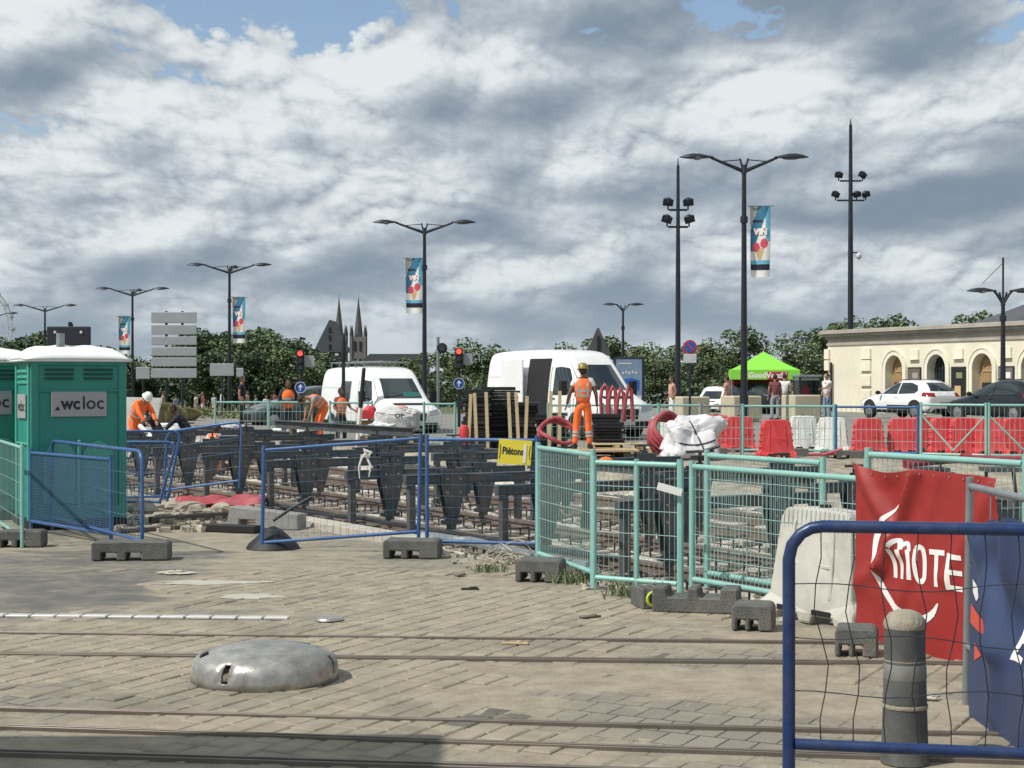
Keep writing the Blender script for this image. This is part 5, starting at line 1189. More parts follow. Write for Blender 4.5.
# red stand behind the tent
d = 75; x = PX(757, d); th = thing('red_trailer', 'dark red catering trailer with small white lettering under the green tent', 'trailer', (x, d, G(x, d)))
MB().box((.0, 0, 1.2), (2.5, 1.6, 1.5)).build('body', 'red_paint', th, bevel=.04); mb = MB(); mb.box((.35, -.81, 1.68), (.8, .012, .07)); mb.box((-.5, -.81, 1.3), (.35, .012, .07)); 
mb.build('lettering', 'white_ink', th); MB().box((0, .2, .25), (2.2, 1.2, .5)).build('chassis', 'black', th)
# tent
d = 73; x = PX(763.5, d); g = G(x, d); k = d / 1600; th = thing('canopy_tent', 'bright green pop-up canopy with printed white and red lettering on its valance', 'tent', (x, d, g), R(-6)); hw = 33.5 * k; ze = ZZ(370, d) - g; zp = ZZ(351.5, d) - g; zv = ZZ(379.5, d) - g
mb = MB(); n = 8
rows = []
for j in range(n + 1):
    u = j / n; q = hw * (1 - u); z = ze + (zp - ze) * (u ** 1.15); rows.append([(-q, -q, z), (q, -q, z), (q, q, z), (-q, q, z)])
vs = [p for r_ in rows for p in r_]; fs = [(a * 4 + i, a * 4 + (i + 1) % 4, (a + 1) * 4 + (i + 1) % 4, (a + 1) * 4 + i) for a in range(n) for i in range(4)]; mb.add(vs, fs); mb.build('canopy', 'green_tent', th)
MB().add([(-hw, -hw, ze), (hw, -hw, ze), (hw, hw, ze), (-hw, hw, ze), (-hw, -hw, zv), (hw, -hw, zv), (hw, hw, zv), (-hw, hw, zv)], [(0, 1, 5, 4), (1, 2, 6, 5), (2, 3, 7, 6), (3, 0, 4, 7)]) 
mb = MB(); mb.add([(-hw, -hw, ze), (hw, -hw, ze), (hw, hw, ze), (-hw, hw, ze), (-hw, -hw, zv), (hw, -hw, zv), (hw, hw, zv), (-hw, hw, zv)], [(0, 1, 5, 4), (1, 2, 6, 5), (2, 3, 7, 6), (3, 0, 4, 7)]); va = mb.build('valance', 'green_tent', th, solid=.01)
mb = MB(); text_on(mb, 'GoodVecchi', .34, (.1, -hw - .012, zv + .08), bold=.012); mb.build('lettering', 'white_ink', va); mb = MB(); mb.box((.55, -hw - .008, zv + .18), (.9, .006, .34)); mb.build('red_patch', 'sign_red', va)
for sx in (-1, 1):
    for sy in (-1, 1): MB().tube((sx * hw * .97, sy * hw * .97, 0), (sx * hw * .97, sy * hw * .97, ze), .03).build('leg', 'grey_f', th)
# glass booth beside the tent
d = 66; x = PX(807, d); g = G(x, d); k = d / 1600; th = thing('glass_booth', 'grey glazed booth with flat roof between the tent and the cream building', 'booth', (x, d, g), R(8)); H = ZZ(376, d) - g; w = 22 * k
MB().box((0, 0, H), (w * 1.12, w, .10)).box((0, 0, H - .13), (w, w * .9, .12)).build('roof', 'grey_f', th, bevel=.02)
for sx in (-1, 1):
    for sy in (-1, 1): MB().box((sx * w * .47, sy * w * .42, H / 2), (.07, .07, H)).build('post', 'pole', th)
    MB().box((sx * w * .47, 0, H / 2), (.02, w * .8, H * .86)).build('pane', 'booth_glass' if 'booth_glass' in M else [M.__setitem__('booth_glass', mat('booth_glass', (0.08, 0.10, 0.10), .1, alpha=.7)), 'booth_glass'][1], th)
MB().box((0, w * .40, H / 2), (w * .9, .02, H * .86)).build('pane', 'booth_glass', th); MB().box((.05, w * .36, H * .58), (w * .36, .03, H * .34)).build('poster', 'sign_red', th)
# ------------------------------------------------------------------ portable toilets
def toilet(label, loc, rz, pipe=True):
    th = thing('portable_toilet', label, 'portable toilet', loc, rz, 'green portable toilets'); w, dp, h = 1.14, 1.14, 2.10
    # front (-y) face is the long side with the sign; the narrow visible face is -x
    mb = MB().box((0, 0, .1 + h / 2 - .05), (w, dp, h - .1)); mb.build('cabin', 'toilet', th, bevel=.03, seg=2)
    MB().box((0, 0, .06), (w + .06, dp + .06, .12)).build('base', 'black', th, bevel=.02)
    f = -dp / 2
    q = MB()
    for s_ in (-1, 1): q.box((s_ * (w / 2 - .03), f - .012, h / 2 + .05), (.10, .03, h - .12))
    q.box((0, f - .010, h - .03), (w, .028, .08)).box((0, f - .012, h * .83 - .05 + .02), (w - .1, .02, .03)); q.box((0, f - .013, .2), (w - .1, .03, .16)); q.build('frame_moulding', 'toilet', th, bevel=.01)
    for s_ in (-1, 1):
        q = MB()
        for k in range(3): q.box((s_ * .24, f - .012, h - .12 - k * .055), (.36, .03, .022))
        v = q.build('vent_louvres', 'toilet_dk', th, bevel=.005)
    # two arched recess panels, modelled as raised rims round a sunk field
    for s_, a in ((-1, .42), (1, .40)):
        c = s_ * .235; r0 = .20; zt = 1.05
        pts = [(c - r0, .32), (c + r0, .32), (c + r0, zt - .22)] + [(c + r0 * math.cos(t_ / 10 * math.pi), zt - .22 + .26 * math.sin(t_ / 10 * math.pi)) for t_ in range(1, 10)] + [(c - r0, zt - .22)]
        MB().prism(pts, f - .022, f - .002).build('door_panel', 'toilet_lt', th, bevel=.016, seg=2)
    MB().box((0, f - .02, .66), (.05, .04, .9)).build('centre_rib', 'toilet_lt', th, bevel=.015)
    s = MB().box((0, f - .024, 1.55), (.68, .014, .31)).build('sign_plate', 'sign_plate', th, bevel=.004)
    q = MB(); text_on(q, 'wc', .21, (-.105, f - .034, 1.49), bold=.007, sx=.95); text_on(q, 'loc', .23, (.17, f - .034, 1.49), bold=.002, sx=1.0); q.build('lettering', 'black_ink', s)
    q = MB(); q.prism([(-.30, 1.475), (-.235, 1.475), (-.262, 1.53)], f - .035, f - .031); q.build('logo_triangle', 'black_ink', s)
    # narrow side
    g_ = -w / 2; q = MB()
    for k in range(3): q.box((g_ - .01, 0, h - .14 - k * .07), (.02, .7, .03))
    q.build('side_vent', 'toilet_lt', th)
    q = MB(); q.box((g_ - .012, -.42, h / 2), (.03, .06, h - .1)).box((g_ - .012, .42, h / 2), (.03, .06, h - .1)).box((g_ - .01, 0, h * .5), (.03, .76, .03)); q.build('side_moulding', 'toilet_lt', th, bevel=.008)
    s2 = MB().box((g_ - .02, 0, 1.52), (.012, .55, .30)).build('side_plate', 'sign_plate', th)
    q = MB(); text_on(q, 'wcloc', .19, (g_ - .028, 0, 1.46), ux=(0, -1, 0), bold=.004); q.build('side_lettering', 'black_ink', s2)
    # white domed roof
    q = MB(); nx, ny = 16, 12; vs = []
    for j in range(ny + 1):
        for i in range(nx + 1):
            u, v = i / nx * 2 - 1, j / ny * 2 - 1
            z = .175 * (1 - max(abs(u), 0) ** 5 * .9) * (1 - abs(v) ** 2.6 * .92) + (.012 if (i // 2) % 2 else 0) * (1 - v * v)
            vs.append((u * (w / 2 + .09) * (1 - .02 * z), v * (dp / 2 + .07), h + z))
    q.add(vs, [(j * (nx + 1) + i, j * (nx + 1) + i + 1, (j + 1) * (nx + 1) + i + 1, (j + 1) * (nx + 1) + i) for j in range(ny) for i in range(nx)])
    q.build('roof', 'roof_w', th, smooth=True, solid=.02); MB().box((0, 0, h - .005), (w + .17, dp + .13, .035)).build('roof_rim', 'roof_w', th, bevel=.012)
    if pipe: MB().tube((-.16, -.25, h + .1), (-.16, -.25, h + .34), .052, n=14).tube((-.16, -.25, h + .10), (-.16, -.25, h + .17), .085, n=14).build('vent_pipe', 'grey_f', th, smooth=True)
    return th
M['sign_plate'] = mat('sign_plate', (0.36, 0.36, 0.37), 0.45, 0, 0.05)
a = R(27)
toilet('green portable toilet with white roof and wcloc sign on its wide side', (PX(66, 20.3), 20.45, 0), a)
toilet('second green portable toilet cut by the left edge behind the first', (PX(66, 20.3) - 1.55, 21.6, 0), a)
A = Vector((PX(2, 18.6), 18.9, 0)); B = Vector((PX(22, 17.7), 17.7, 0))
panel('fence_panel', 'narrow pale green mesh panel edge-on at the far left in front of the toilet', A + Vector((-.6, 1.3, 0)), B, 1.12, 'green_f', 'green_w', sx=.12, sz=.2, wr=.002, cat='fence panel', z0=.1)

# ------------------------------------------------------------------ worn metal dome
c = gd(265, 679); th = thing('metal_dome', 'worn cast metal dome with slots bolted to the square', 'metal dome', c, R(12)); bm = bmesh.new(); n = 56
prof = [(.455, 0.0), (.454, .045), (.448, .095), (.436, .130), (.405, .158), (.345, .180), (.27, .200), (.18, .214), (.08, .220), (.0, .222)]
rings = []
for r_, z in prof[:-1]: rings.append([bm.verts.new((r_ * math.cos(2 * math.pi * i / n) * (1 + .012 * noise.noise(Vector((i * .3, z * 9, 0)))), r_ * math.sin(2 * math.pi * i / n), z + .006 * noise.noise(Vector((i * .25, r_ * 6, 2))))) for i in range(n)])
top = bm.verts.new((0, 0, .222))
for k in range(len(rings) - 1):
    for i in range(n):
        a = 360 * (i + .5) / n
        # slots: three tall ones in the skirt, two long curved ones at the rim of the top
        slot = (0 < k < 4 and any(abs((a - s_ + 180) % 360 - 180) < 3.6 for s_ in (236, 336, 105))) or (k in (4,) and any(abs((a - s_ + 180) % 360 - 180) < 22 for s_ in (15, 140, 172))) or (k == 5 and any(abs((a - s_ + 180) % 360 - 180) < 13 for s_ in (22, 150)))
        if not slot: bm.faces.new((rings[k][i], rings[k][(i + 1) % n], rings[k + 1][(i + 1) % n], rings[k + 1][i]))
for i in range(n): bm.faces.new((rings[-1][i], rings[-1][(i + 1) % n], top))
me = bpy.data.meshes.new('shell'); bm.to_mesh(me); bm.free(); me.materials.append(M['dome']); me.polygons.foreach_set('use_smooth', [True] * len(me.polygons))
o = bpy.data.objects.new('shell', me); COL.objects.link(o); o.parent = th; q = o.modifiers.new('s', 'SOLIDIFY'); q.thickness = .02; q.offset = -1
for s_ in (236, 336, 105): MB().tube((.40 * math.cos(R(s_)), .40 * math.sin(R(s_)), 0), (.40 * math.cos(R(s_)), .40 * math.sin(R(s_)), .05), .022, n=8).build('bolt', 'rail_top', th)
# small things lying on the square
o = MB().lathe([(.10, 0), (.115, .012), (.10, .028), (.05, .03), (0.005, .026)], 18).build('drain_cap', 'dome', loc=gd(329, 621), smooth=True); tag(o, 'small dark metal cap lying on the square behind the dome', 'metal cap')
for i, (px, py, lb) in enumerate(((176, 573, 'small scrap lying in front of the grey foot block'), (460, 576, 'flat brown scrap on the square below the yellow sign'), (515, 645, 'twig-like scrap near the dark strip of setts'), (470, 590, 'tiny dark stone on the paving in the middle'), (590, 618, 'dark fragment on the paving left of the graffiti block'), (930, 700, 'pale stone near the bollard'))):
    r_ = random.Random(i); mb = MB(); mb.add([(r_.uniform(-.10, .10) * (1 if k % 2 else .5), r_.uniform(-.05, .05), .006 + (.025 if k > 3 else 0)) for k in range(8)], [])
    mb = MB().box((0, 0, .012), (r_.uniform(.08, .2), r_.uniform(.03, .07), .014), rz=r_.uniform(-1, 1)).box((.03, .01, .02), (r_.uniform(.03, .08), .03, .016), rz=r_.uniform(-1, 1))
    o = mb.build('debris_scrap', ['rubble', 'rust', 'wood', 'black', 'rust', 'concrete'][i], loc=gd(px, py), bevel=.004); tag(o, lb, 'debris')
# plaster splashes
for i, (px, py, w, l_) in enumerate(((215, 583, .55, 'long pale plaster splash right of the grey foot block'), (250, 597, .30, 'small pale plaster splash nearer the metal strip'), (175, 573, .22, 'pale plaster spot beside the toilet barriers'))):
    r_ = random.Random(i + 5); K = 26; mb = MB(); pts = [(w * math.cos(2 * math.pi * k / K) * r_.uniform(.55, 1.1), .16 * math.sin(2 * math.pi * k / K) * r_.uniform(.5, 1.2), .009) for k in range(K)]
    mb.add(pts + [(p[0] * 1.04, p[1] * 1.06, .006) for p in pts], [tuple(range(K))] + [(k, (k + 1) % K, K + (k + 1) % K, K + k) for k in range(K)])
    o = mb.build('plaster_splash', 'concrete_lt' if 'concrete_lt' in M else [M.__setitem__('concrete_lt', mat('concrete_lt', (0.42, 0.40, 0.34), .95, 0, .15)), 'concrete_lt'][1], loc=gd(px, py)); tag(o, l_, 'splash')

# ------------------------------------------------------------------ bollard
p = P(905, 7.75); th = thing('bollard', 'weathered dark cast bollard with pale domed cap and reflective ring', 'bollard', (p.x, p.y, 0)); H = .735
MB().lathe([(.118, 0), (.112, .04), (.107, .2), (.10, .46), (.097, H - .10), (.100, H - .085)], 28).build('shaft', 'bollard', th, smooth=True)
MB().lathe([(.099, H - .088), (.103, H - .07), (.098, H - .045), (.075, H - .015), (.04, H), (.003, H + .003)], 28).build('cap', 'bollard_cap', th, smooth=True)
MB().lathe([(.1015, .405), (.1035, .41), (.1015, .475), (.1005, .48)], 28, cap=False).build('reflective_ring', 'bollard_ring', th, smooth=True)
MB().lathe([(.1085, .265), (.1105, .27), (.109, .282), (.1075, .285)], 28, cap=False).build('groove_ring', 'bollard_cap', th, smooth=True)
MB().lathe([(.098, .49), (.1005, .494), (.0985, .50)], 28, cap=False).build('groove_ring', 'bollard_cap', th, smooth=True)

# ------------------------------------------------------------------ banners
def banner(name, label, A, B, z_top, z_bot, mats, fold, n=(44, 40), cat='banner'):
    """cloth hung on the fence between ground points A and B. returns thing, mapping f(u,v)->local"""
    A = Vector(A); B = Vector(B); d = B - A; l_ = d.length; th = thing(name, label, cat, (A.x, A.y, 0), math.atan2(d.y, d.x))
    def f(u, v, lift=0.0):
        zt = z_top(u); zb = z_bot(u); y = -.035 - fold(u, v) - lift; return Vector((u * l_, y, zb + (zt - zb) * v))
    nu, nv = n; mb = MB(); vs = [f(i / nu, j / nv) for j in range(nv + 1) for i in range(nu + 1)]
    mb.add(vs, [(j * (nu + 1) + i, j * (nu + 1) + i + 1, (j + 1) * (nu + 1) + i + 1, (j + 1) * (nu + 1) + i) for j in range(nv) for i in range(nu)])
    return th, mb, f, l_
def ridge(u, v, u0, v0, u1, v1, w, a):
    """a fold running from (u0,v0) to (u1,v1)"""
    dx, dy = u1 - u0, v1 - v0; L2 = dx * dx + dy * dy; t_ = max(0, min(1, ((u - u0) * dx + (v - v0) * dy) / L2)); dd = math.hypot(u - u0 - t_ * dx, v - v0 - t_ * dy)
    return a * math.exp(-(dd / w) ** 2)
def fold_red(u, v):
    s_ = math.sin(math.pi * min(1, max(0, u)))
    y = ridge(u, v, .02, 1, .34, .55, .045, .05) + ridge(u, v, .46, .98, .20, .45, .04, .07) - ridge(u, v, .25, .88, .27, .72, .10, .05) + ridge(u, v, .20, .45, .0, .30, .05, .03)
    y += ridge(u, v, .62, .98, .30, .18, .04, .018) + ridge(u, v, .98, .95, .66, .45, .05, .03) + ridge(u, v, .35, 0, .48, .3, .05, .012)
    y += .015 * noise.noise(Vector((u * 3.2, v * 3.2, .4))) + .006 * noise.noise(Vector((u * 9, v * 9, 7)))
    return .02 + y
A = P(862, 11.45); B = P(1004, 10.30)
A.z = B.z = 0
sc = lambda py, d: ZZ(py, d)
dl, dr_ = A.y, B.y
zt = lambda u: (ZZ(461, dl) - .07 * math.sin(math.pi * min(1, u / .46)) * (1 if u < .46 else 0)) * (1 - u) + ZZ(478, dr_) * u
zb = lambda u: ZZ(634, dl) * (1 - u) + ZZ(682, dr_) * u
th, mb, f, l_ = banner('red_banner', 'creased red vinyl banner with white arc and white motel lettering on the green fence', A, B, zt, zb, None, fold_red, (56, 56))
cl = mb.build('cloth', 'banner_red', th, smooth=True); cl.data.polygons.foreach_set('use_smooth', [True] * len(cl.data.polygons))
hgt = zt(.5) - zb(.5)
def ink_mesh(polys, f, cuts=5, lift=.004):
    """polys: list of (verts in (u,v), faces) -> subdivided and laid on the cloth"""
    bm = bmesh.new()
    for vs, fs in polys:
        bv = [bm.verts.new((a, b_, 0)) for a, b_ in vs]
        for q in fs:
            try: bm.faces.new([bv[i] for i in q])
            except ValueError: pass
    bmesh.ops.remove_doubles(bm, verts=bm.verts, dist=1e-6)
    for _ in range(cuts):
        long = [e for e in bm.edges if e.calc_length() > .025]
        if not long: break
        bmesh.ops.subdivide_edges(bm, edges=long, cuts=1); bmesh.ops.triangulate(bm, faces=[q for q in bm.faces if len(q.verts) > 3])
    for v in bm.verts: v.co = f(v.co.x, v.co.y, lift)
    me = bpy.data.meshes.new('ink'); bm.to_mesh(me); bm.free(); me.polygons.foreach_set('use_smooth', [True] * len(me.polygons)); return me
def ink_obj(name, polys, f, m, parent, lift=.004):
    me = ink_mesh(polys, f, lift=lift); me.name = name; me.materials.append(M[m]); o = bpy.data.objects.new(name, me); COL.objects.link(o); o.parent = parent; return o
def uvtext(txt, size, u, v, lw, lh, sx=1.0, bold=0.0, spacing=1.0):
    vs, fs = text_geo(txt, size, bold, sx, spacing); return ([(u + a / lw, v + b_ / lh) for a, b_ in vs], fs)
def stroke(pts, w):
    """tapered band through (u,v) points; w list"""
    L2 = []; R2 = []
    for i, (a, b_) in enumerate(pts):
        p0 = Vector(pts[max(0, i - 1)]); p1 = Vector(pts[min(len(pts) - 1, i + 1)]); t_ = (p1 - p0).normalized(); nn = Vector((-t_.y, t_.x)) * w[i]
        L2.append((a + nn.x, b_ + nn.y)); R2.append((a - nn.x, b_ - nn.y))
    k = len(pts); return (L2 + R2, [(i, i + 1, k + i + 1, k + i) for i in range(k - 1)])
# white arc (a big open crescent) and lettering
arc = [(a_, b_ + .085) for a_, b_ in [(.30, .73), (.22, .65), (.165, .55), (.15, .45), (.17, .34), (.22, .24), (.30, .155), (.40, .105), (.50, .115), (.575, .165), (.615, .225)]]
aw = [.002, .014, .020, .018, .017, .018, .021, .023, .022, .017, .004]
def bez(pts, ws, k=4):
    o_, w_ = [], []
    for i in range(len(pts) - 1):
        p0 = pts[max(0, i - 1)]; p1 = pts[i]; p2 = pts[i + 1]; p3 = pts[min(len(pts) - 1, i + 2)]
        for j in range(k):
            t_ = j / k; o_.append(tuple(.5 * ((2 * p1[c]) + (-p0[c] + p2[c]) * t_ + (2 * p0[c] - 5 * p1[c] + 4 * p2[c] - p3[c]) * t_ * t_ + (-p0[c] + 3 * p1[c] - 3 * p2[c] + p3[c]) * t_ ** 3) for c in (0, 1))); w_.append(ws[i] + (ws[i + 1] - ws[i]) * t_)
    return o_ + [pts[-1]], w_ + [ws[-1]]
ink_obj('arc_emblem', [stroke(*bez(arc, aw))], f, 'white_ink', cl)
def bar(u0, v0, u1, v1, w): return stroke([(u0, v0), (u1, v1)], [w, w])
PL = []
# stylised lower-case m: three strokes joined by round shoulders
for u0 in (.300, .355, .41): PL.append(stroke(*bez([(u0 - .012, .50), (u0, .42), (u0 + .002, .335)], [.013, .014, .0135])))
PL.append(stroke(*bez([(.295, .51), (.325, .545), (.35, .545), (.36, .50)], [.010, .013, .013, .012]))); PL.append(stroke(*bez([(.352, .51), (.375, .53), (.40, .53), (.412, .49)], [.010, .012, .012, .012])))
PL.append(stroke(*bez([(.462, .505), (.452, .44), (.458, .36), (.485, .335), (.512, .36), (.515, .44), (.506, .505), (.484, .52), (.462, .505)], [.014] * 9)))
PL.append(stroke(*bez([(.60, .51), (.598, .42), (.602, .33)], [.014] * 3))); PL.append(bar(.548, .505, .655, .515, .014))
PL.append(bar(.69, .33, .69, .52, .015)); 
for v_ in (.345, .425, .505): PL.append(bar(.685, v_, .775, v_ + .003, .013))
PL.append(bar(.815, .33, .812, .53, .016)); PL.append(bar(.81, .34, .87, .343, .013))
for k_, q in enumerate(PL):
    pass
def lifted(polys, base=.0018):
    polys = [([(a_, b_ + .065) for a_, b_ in vs_], fs_) for vs_, fs_ in polys]
    for i, q in enumerate(polys): ink_obj('letter_stroke', [q], f, 'white_ink', cl, lift=base + i * .0003)
lifted(PL)
0 and ink_obj('small_print', [stroke(*bez([(.54, .10), (.56, .135), (.59, .14), (.61, .11)], [.006] * 4))], f, 'white_ink', cl, lift=.005)
for i in range(11):
    u = .03 + i * .094; q = f(u, .975); MB().lathe([(.005, 0), (.008, .002), (.005, .003)], 10).build('eyelet', 'rim', cl, loc=q + Vector((0, -.004, 0))).rotation_euler.x = math.pi / 2

# grey steel barrier with the blue banner, coming towards us
A = P(966, 9.12); B = P(1062, 7.55)
panel('grey_barrier', 'grey steel barrier holding the blue banner at the right edge', A, B, 1.27, 'grey_f', 'grey_f', z0=.34, r=.022, sx=.35, sz=.5, wr=.004, rounded=False, skew=.06)
def fold_blue(u, v):
    return .03 + ridge(u, v, .08, .98, .30, .45, .06, .06) + ridge(u, v, .42, 1, .25, .15, .05, .045) - ridge(u, v, .2, .8, .45, .55, .09, .06) + ridge(u, v, .7, 1, .55, 0, .06, .04) + .02 * noise.noise(Vector((u * 3, v * 3, 3)))
A2 = A.lerp(B, .19); dl, dr_ = A2.y, B.y
zt = lambda u: ZZ(517, dl) * (1 - u) + ZZ(500, dr_) * u - .03 * math.sin(u * 14) ** 2 - .02
zb = lambda u: ZZ(722, dl) * (1 - u) + ZZ(815, dr_) * u
th, mb, f, l_ = banner('blue_banner', 'slack dark blue banner with red marks and white lettering at the right edge', A2, A2 + (B - A).normalized() * 1.75, zt, zb, None, fold_blue, (50, 50))
cl = mb.build('cloth', 'banner_blue', th, smooth=True); cl.data.polygons.foreach_set('use_smooth', [True] * len(cl.data.polygons)); h2 = 1.1
ink_obj('red_mark', [([(.03, .60), (.17, .55), (.18, .48), (.02, .50)], [(0, 1, 2, 3)]), ([(.06, .42), (.13, .38), (.06, .33)], [(0, 1, 2)])], f, 'orange_ink', cl)
ink_obj('white_mark', [([(.04, .72), (.12, .70), (.13, .66), (.09, .63), (.05, .66)], [(0, 1, 2, 3, 4)])], f, 'white_ink', cl)
# angular capital letters, each stroke a slim quad
ink_obj('letter_stroke', [([(.40, .43), (.425, .43), (.455, .596), (.43, .596)], [(0, 1, 2, 3)])], f, 'white_ink', cl, lift=.0045)
for k_, v_ in enumerate((.43, .50, .57)): ink_obj('letter_stroke', [([(.41 + k_ * .012, v_), (.49 + k_ * .010, v_), (.495 + k_ * .01, v_ + .026), (.415 + k_ * .012, v_ + .026)], [(0, 1, 2, 3)])], f, 'white_ink', cl, lift=.005 + k_ * .0006)
ink_obj('letter_stroke', [([(a_ + .05, b_ + .03) for a_, b_ in [(.50, .57), (.53, .57), (.52, .44), (.56, .41), (.60, .44), (.615, .57), (.645, .57), (.63, .42), (.56, .375), (.50, .42)]], [(0, 1, 2, 9), (2, 3, 8, 9), (3, 4, 7, 8), (4, 5, 6, 7)])], f, 'white_ink', cl, lift=.0045)
ink_obj('letter_stroke', [uvtext('RO', .22, .86, .43, 1.75, h2, bold=.008)], f, 'white_ink', cl, lift=.0045)

# nearest blue barrier, cut by the frame
panel('mesh_barrier', 'nearest dark blue round-cornered barrier with bent wires at bottom right', P(789, 6.75) + Vector((0, 0, 0)), P(1190, 6.45), 1.235, 'navy', 'dark_wire', z0=.315, r=.027, sx=.125, sz=.24, wr=.0026, rounded=True, bent=.05, group=BG)

# ------------------------------------------------------------------ rubble and odds and ends
rn = random.Random(9)
def rock(label, px, py, s_, m='rubble', flat=.5, name='rubble_stone', cat='stone'):
    mb = MB(); vs = []; seed = rn.random() * 99
    mb.ell((0, 0, 0), (s_, s_ * .8, s_ * flat), 9, 6); mb.v = [tuple(Vector(v) * (1 + .45 * noise.noise(Vector(v) * (1.6 / s_) + Vector((seed, 0, 0))))) for v in mb.v]
    p = gd(px, py, -.05); return tag(mb.build(name, m, loc=p + Vector((0, 0, s_ * flat * .7))), label, cat, group='broken stones beside the toilet')
spots = [(125, 512, .22), (146, 516, .25), (168, 512, .2), (190, 514, .22), (210, 517, .15), (160, 520, .13), (182, 521, .12), (222, 512, .16), (135, 522, .12), (236, 519, .12), (205, 509, .15), (118, 521, .14), (152, 509, .13), (176, 506, .16), (246, 512, .1), (228, 523, .08), (198, 524, .09), (143, 526, .08)]
ordw = ['first', 'second', 'third', 'fourth', 'fifth', 'sixth', 'seventh', 'eighth', 'ninth', 'tenth', 'eleventh', 'twelfth', 'thirteenth', 'fourteenth', 'fifteenth', 'sixteenth', 'seventeenth', 'eighteenth']
for i, (px, py, s_) in enumerate(sorted(spots)): rock('%s pale stone, %s from the toilet in the rubble pile' % ('large flat' if s_ > .19 else 'rough' if s_ > .13 else 'small', ordw[i]), px, py, s_)
def scatter(label, fn, n, seed):
    r_ = random.Random(seed); mb = MB(); base = gd(*fn(r_)[:2])
    for i in range(n):
        px, py, s_ = fn(r_); p = gd(px, py, 0) - base; q = Matrix.Rotation(r_.uniform(0, 6.28), 3, 'Z'); sc = [r_.uniform(.6, 1.3) for _ in range(3)]
        k = len(mb.v); mb.box((0, 0, 0), (s_ * 2 * sc[0], s_ * 1.5 * sc[1], s_ * sc[2])); 
        for t_ in range(k, len(mb.v)): v = q @ (Vector(mb.v[t_]) * r_.uniform(.75, 1.2)); mb.v[t_] = tuple(v + p + Vector((0, 0, s_ * .3)))
    o = mb.build('rubble', 'rubble', loc=base); tag(o, label, 'rubble', kind='stuff')
scatter('loose rubble around the stone pile right of the toilet', lambda r_: (r_.uniform(108, 262), r_.uniform(500, 532), r_.uniform(.015, .07)), 260, 3)
scatter('small broken stones along the foot of the fence', lambda r_: (lambda px: (px, 548 + (px - 420) * .175 + r_.gauss(0, 5), r_.uniform(.008, .035)))(r_.uniform(420, 760)), 320, 4)
scatter('rubble strewn along the far edge of the track works', lambda r_: (r_.uniform(560, 900), r_.uniform(456, 468), r_.uniform(.02, .07)), 260, 5)
def plank(label, a, b_, w, h, m, z=0.0, name='timber_plank', cat='plank'):
    a, b_ = Vector(a), Vector(b_); c = (a + b_) / 2; d = b_ - a; th = MB().box((0, 0, 0), (d.length, w, h)).build(name, m, loc=c + Vector((0, 0, h / 2 + z)), bevel=.008); th.rotation_euler = (0, -math.asin(d.z / d.length), math.atan2(d.y, d.x)); return tag(th, label, cat)
plank('dark sleeper lying at the edge of the rubble', gd(205, 531), gd(258, 533), .16, .09, 'black', name='sleeper_beam', cat='beam')
plank('long dark beam lying behind the rubble pile', gd(150, 523), gd(240, 517), .10, .08, 'rust', name='sleeper_beam', cat='beam')
plank('thin dark beam half buried beside the toilet base', gd(118, 533), gd(190, 528), .08, .05, 'rust', name='sleeper_beam', cat='beam')
a = Vector((PX(246, 19.3), 19.3, .05)); b_ = Vector((PX(318, 18.4), 18.4, .02))
th = thing('barrier_foot', 'grey hollow foot block tipped over behind the long leaning blue barrier', 'barrier foot', gd(266, 528, 0), R(-28), rx=0.0); MB().prism([(-.55, 0), (-.35, 0), (-.35, .10), (-.1, .10), (-.1, 0), (.55, 0), (.55, .2), (-.5, .26)], -.1, .1).build('block', 'block_lt' if 'block_lt' in M else [M.__setitem__('block_lt', mat('block_lt', (0.24, 0.24, 0.23), .9, 0, .2)), 'block_lt'][1], th, bevel=.012)
# crumpled dark red sheet
mb = MB(); n = 14; vs = []
for j in range(n + 1):
    for i in range(n + 1):
        u, v = i / n - .5, j / n - .5; vs.append((u * 1.3, v * .6, .12 * (1 - 3 * v * v) + .10 * noise.noise(Vector((u * 6, v * 6, 2)))))
mb.add(vs, [(j * (n + 1) + i, j * (n + 1) + i + 1, (j + 1) * (n + 1) + i + 1, (j + 1) * (n + 1) + i) for j in range(n) for i in range(n)])
tag(mb.build('crumpled_sheet', 'pipe_red', loc=gd(222, 506, 0), smooth=True, solid=.01), 'crumpled dark red plastic sheet on the rubble', 'sheet')

# loose wire loops and weeds at the fence foot
for i, (px, py) in enumerate(((503, 566), (520, 563))):
    r_ = random.Random(i + 3); mb = MB()
    for k in range(5):
        a = r_.uniform(.1, .3); pts = [(-.28 + .5 * t_ / 8 + r_.uniform(-.02, .02), r_.uniform(-.08, .08), .01 + a * math.sin(math.pi * t_ / 8) * (.4 + .1 * k)) for t_ in range(9)]; mb.poly(pts, .005, 5)
    tag(mb.build('wire_bundle', 'rope', loc=gd(px, py)), ['loose pale wires arching over the ground left of the green fence foot block', 'second tangle of pale wires touching the green fence foot block'][i], 'wire')
def weed(px, py, lb, w=.25, h=.14):
    r_ = random.Random(int(px)); mb = MB()
    for i in range(90):
        x, y = r_.gauss(0, w * .4), r_.gauss(0, w * .25); l_ = h * r_.uniform(.4, 1); a = r_.uniform(0, 6.28); tx, ty = math.cos(a) * l_ * .5, math.sin(a) * l_ * .5
        mb.add([(x - .006, y, 0), (x + .006, y, 0), (x + tx + .004, y + ty, l_), (x + tx - .004, y + ty, l_)], [(0, 1, 2, 3)])
    tag(mb.build('weeds', 'leaf_lt', loc=gd(px, py)), lb, 'plant', kind='stuff')
weed(578, 583, 'small green weeds right of the first foot block under the green fence'); weed(628, 597, 'sparse weeds left of the graffiti block'); weed(488, 572, 'tiny weeds beside the loose pale wires', .2, .08)
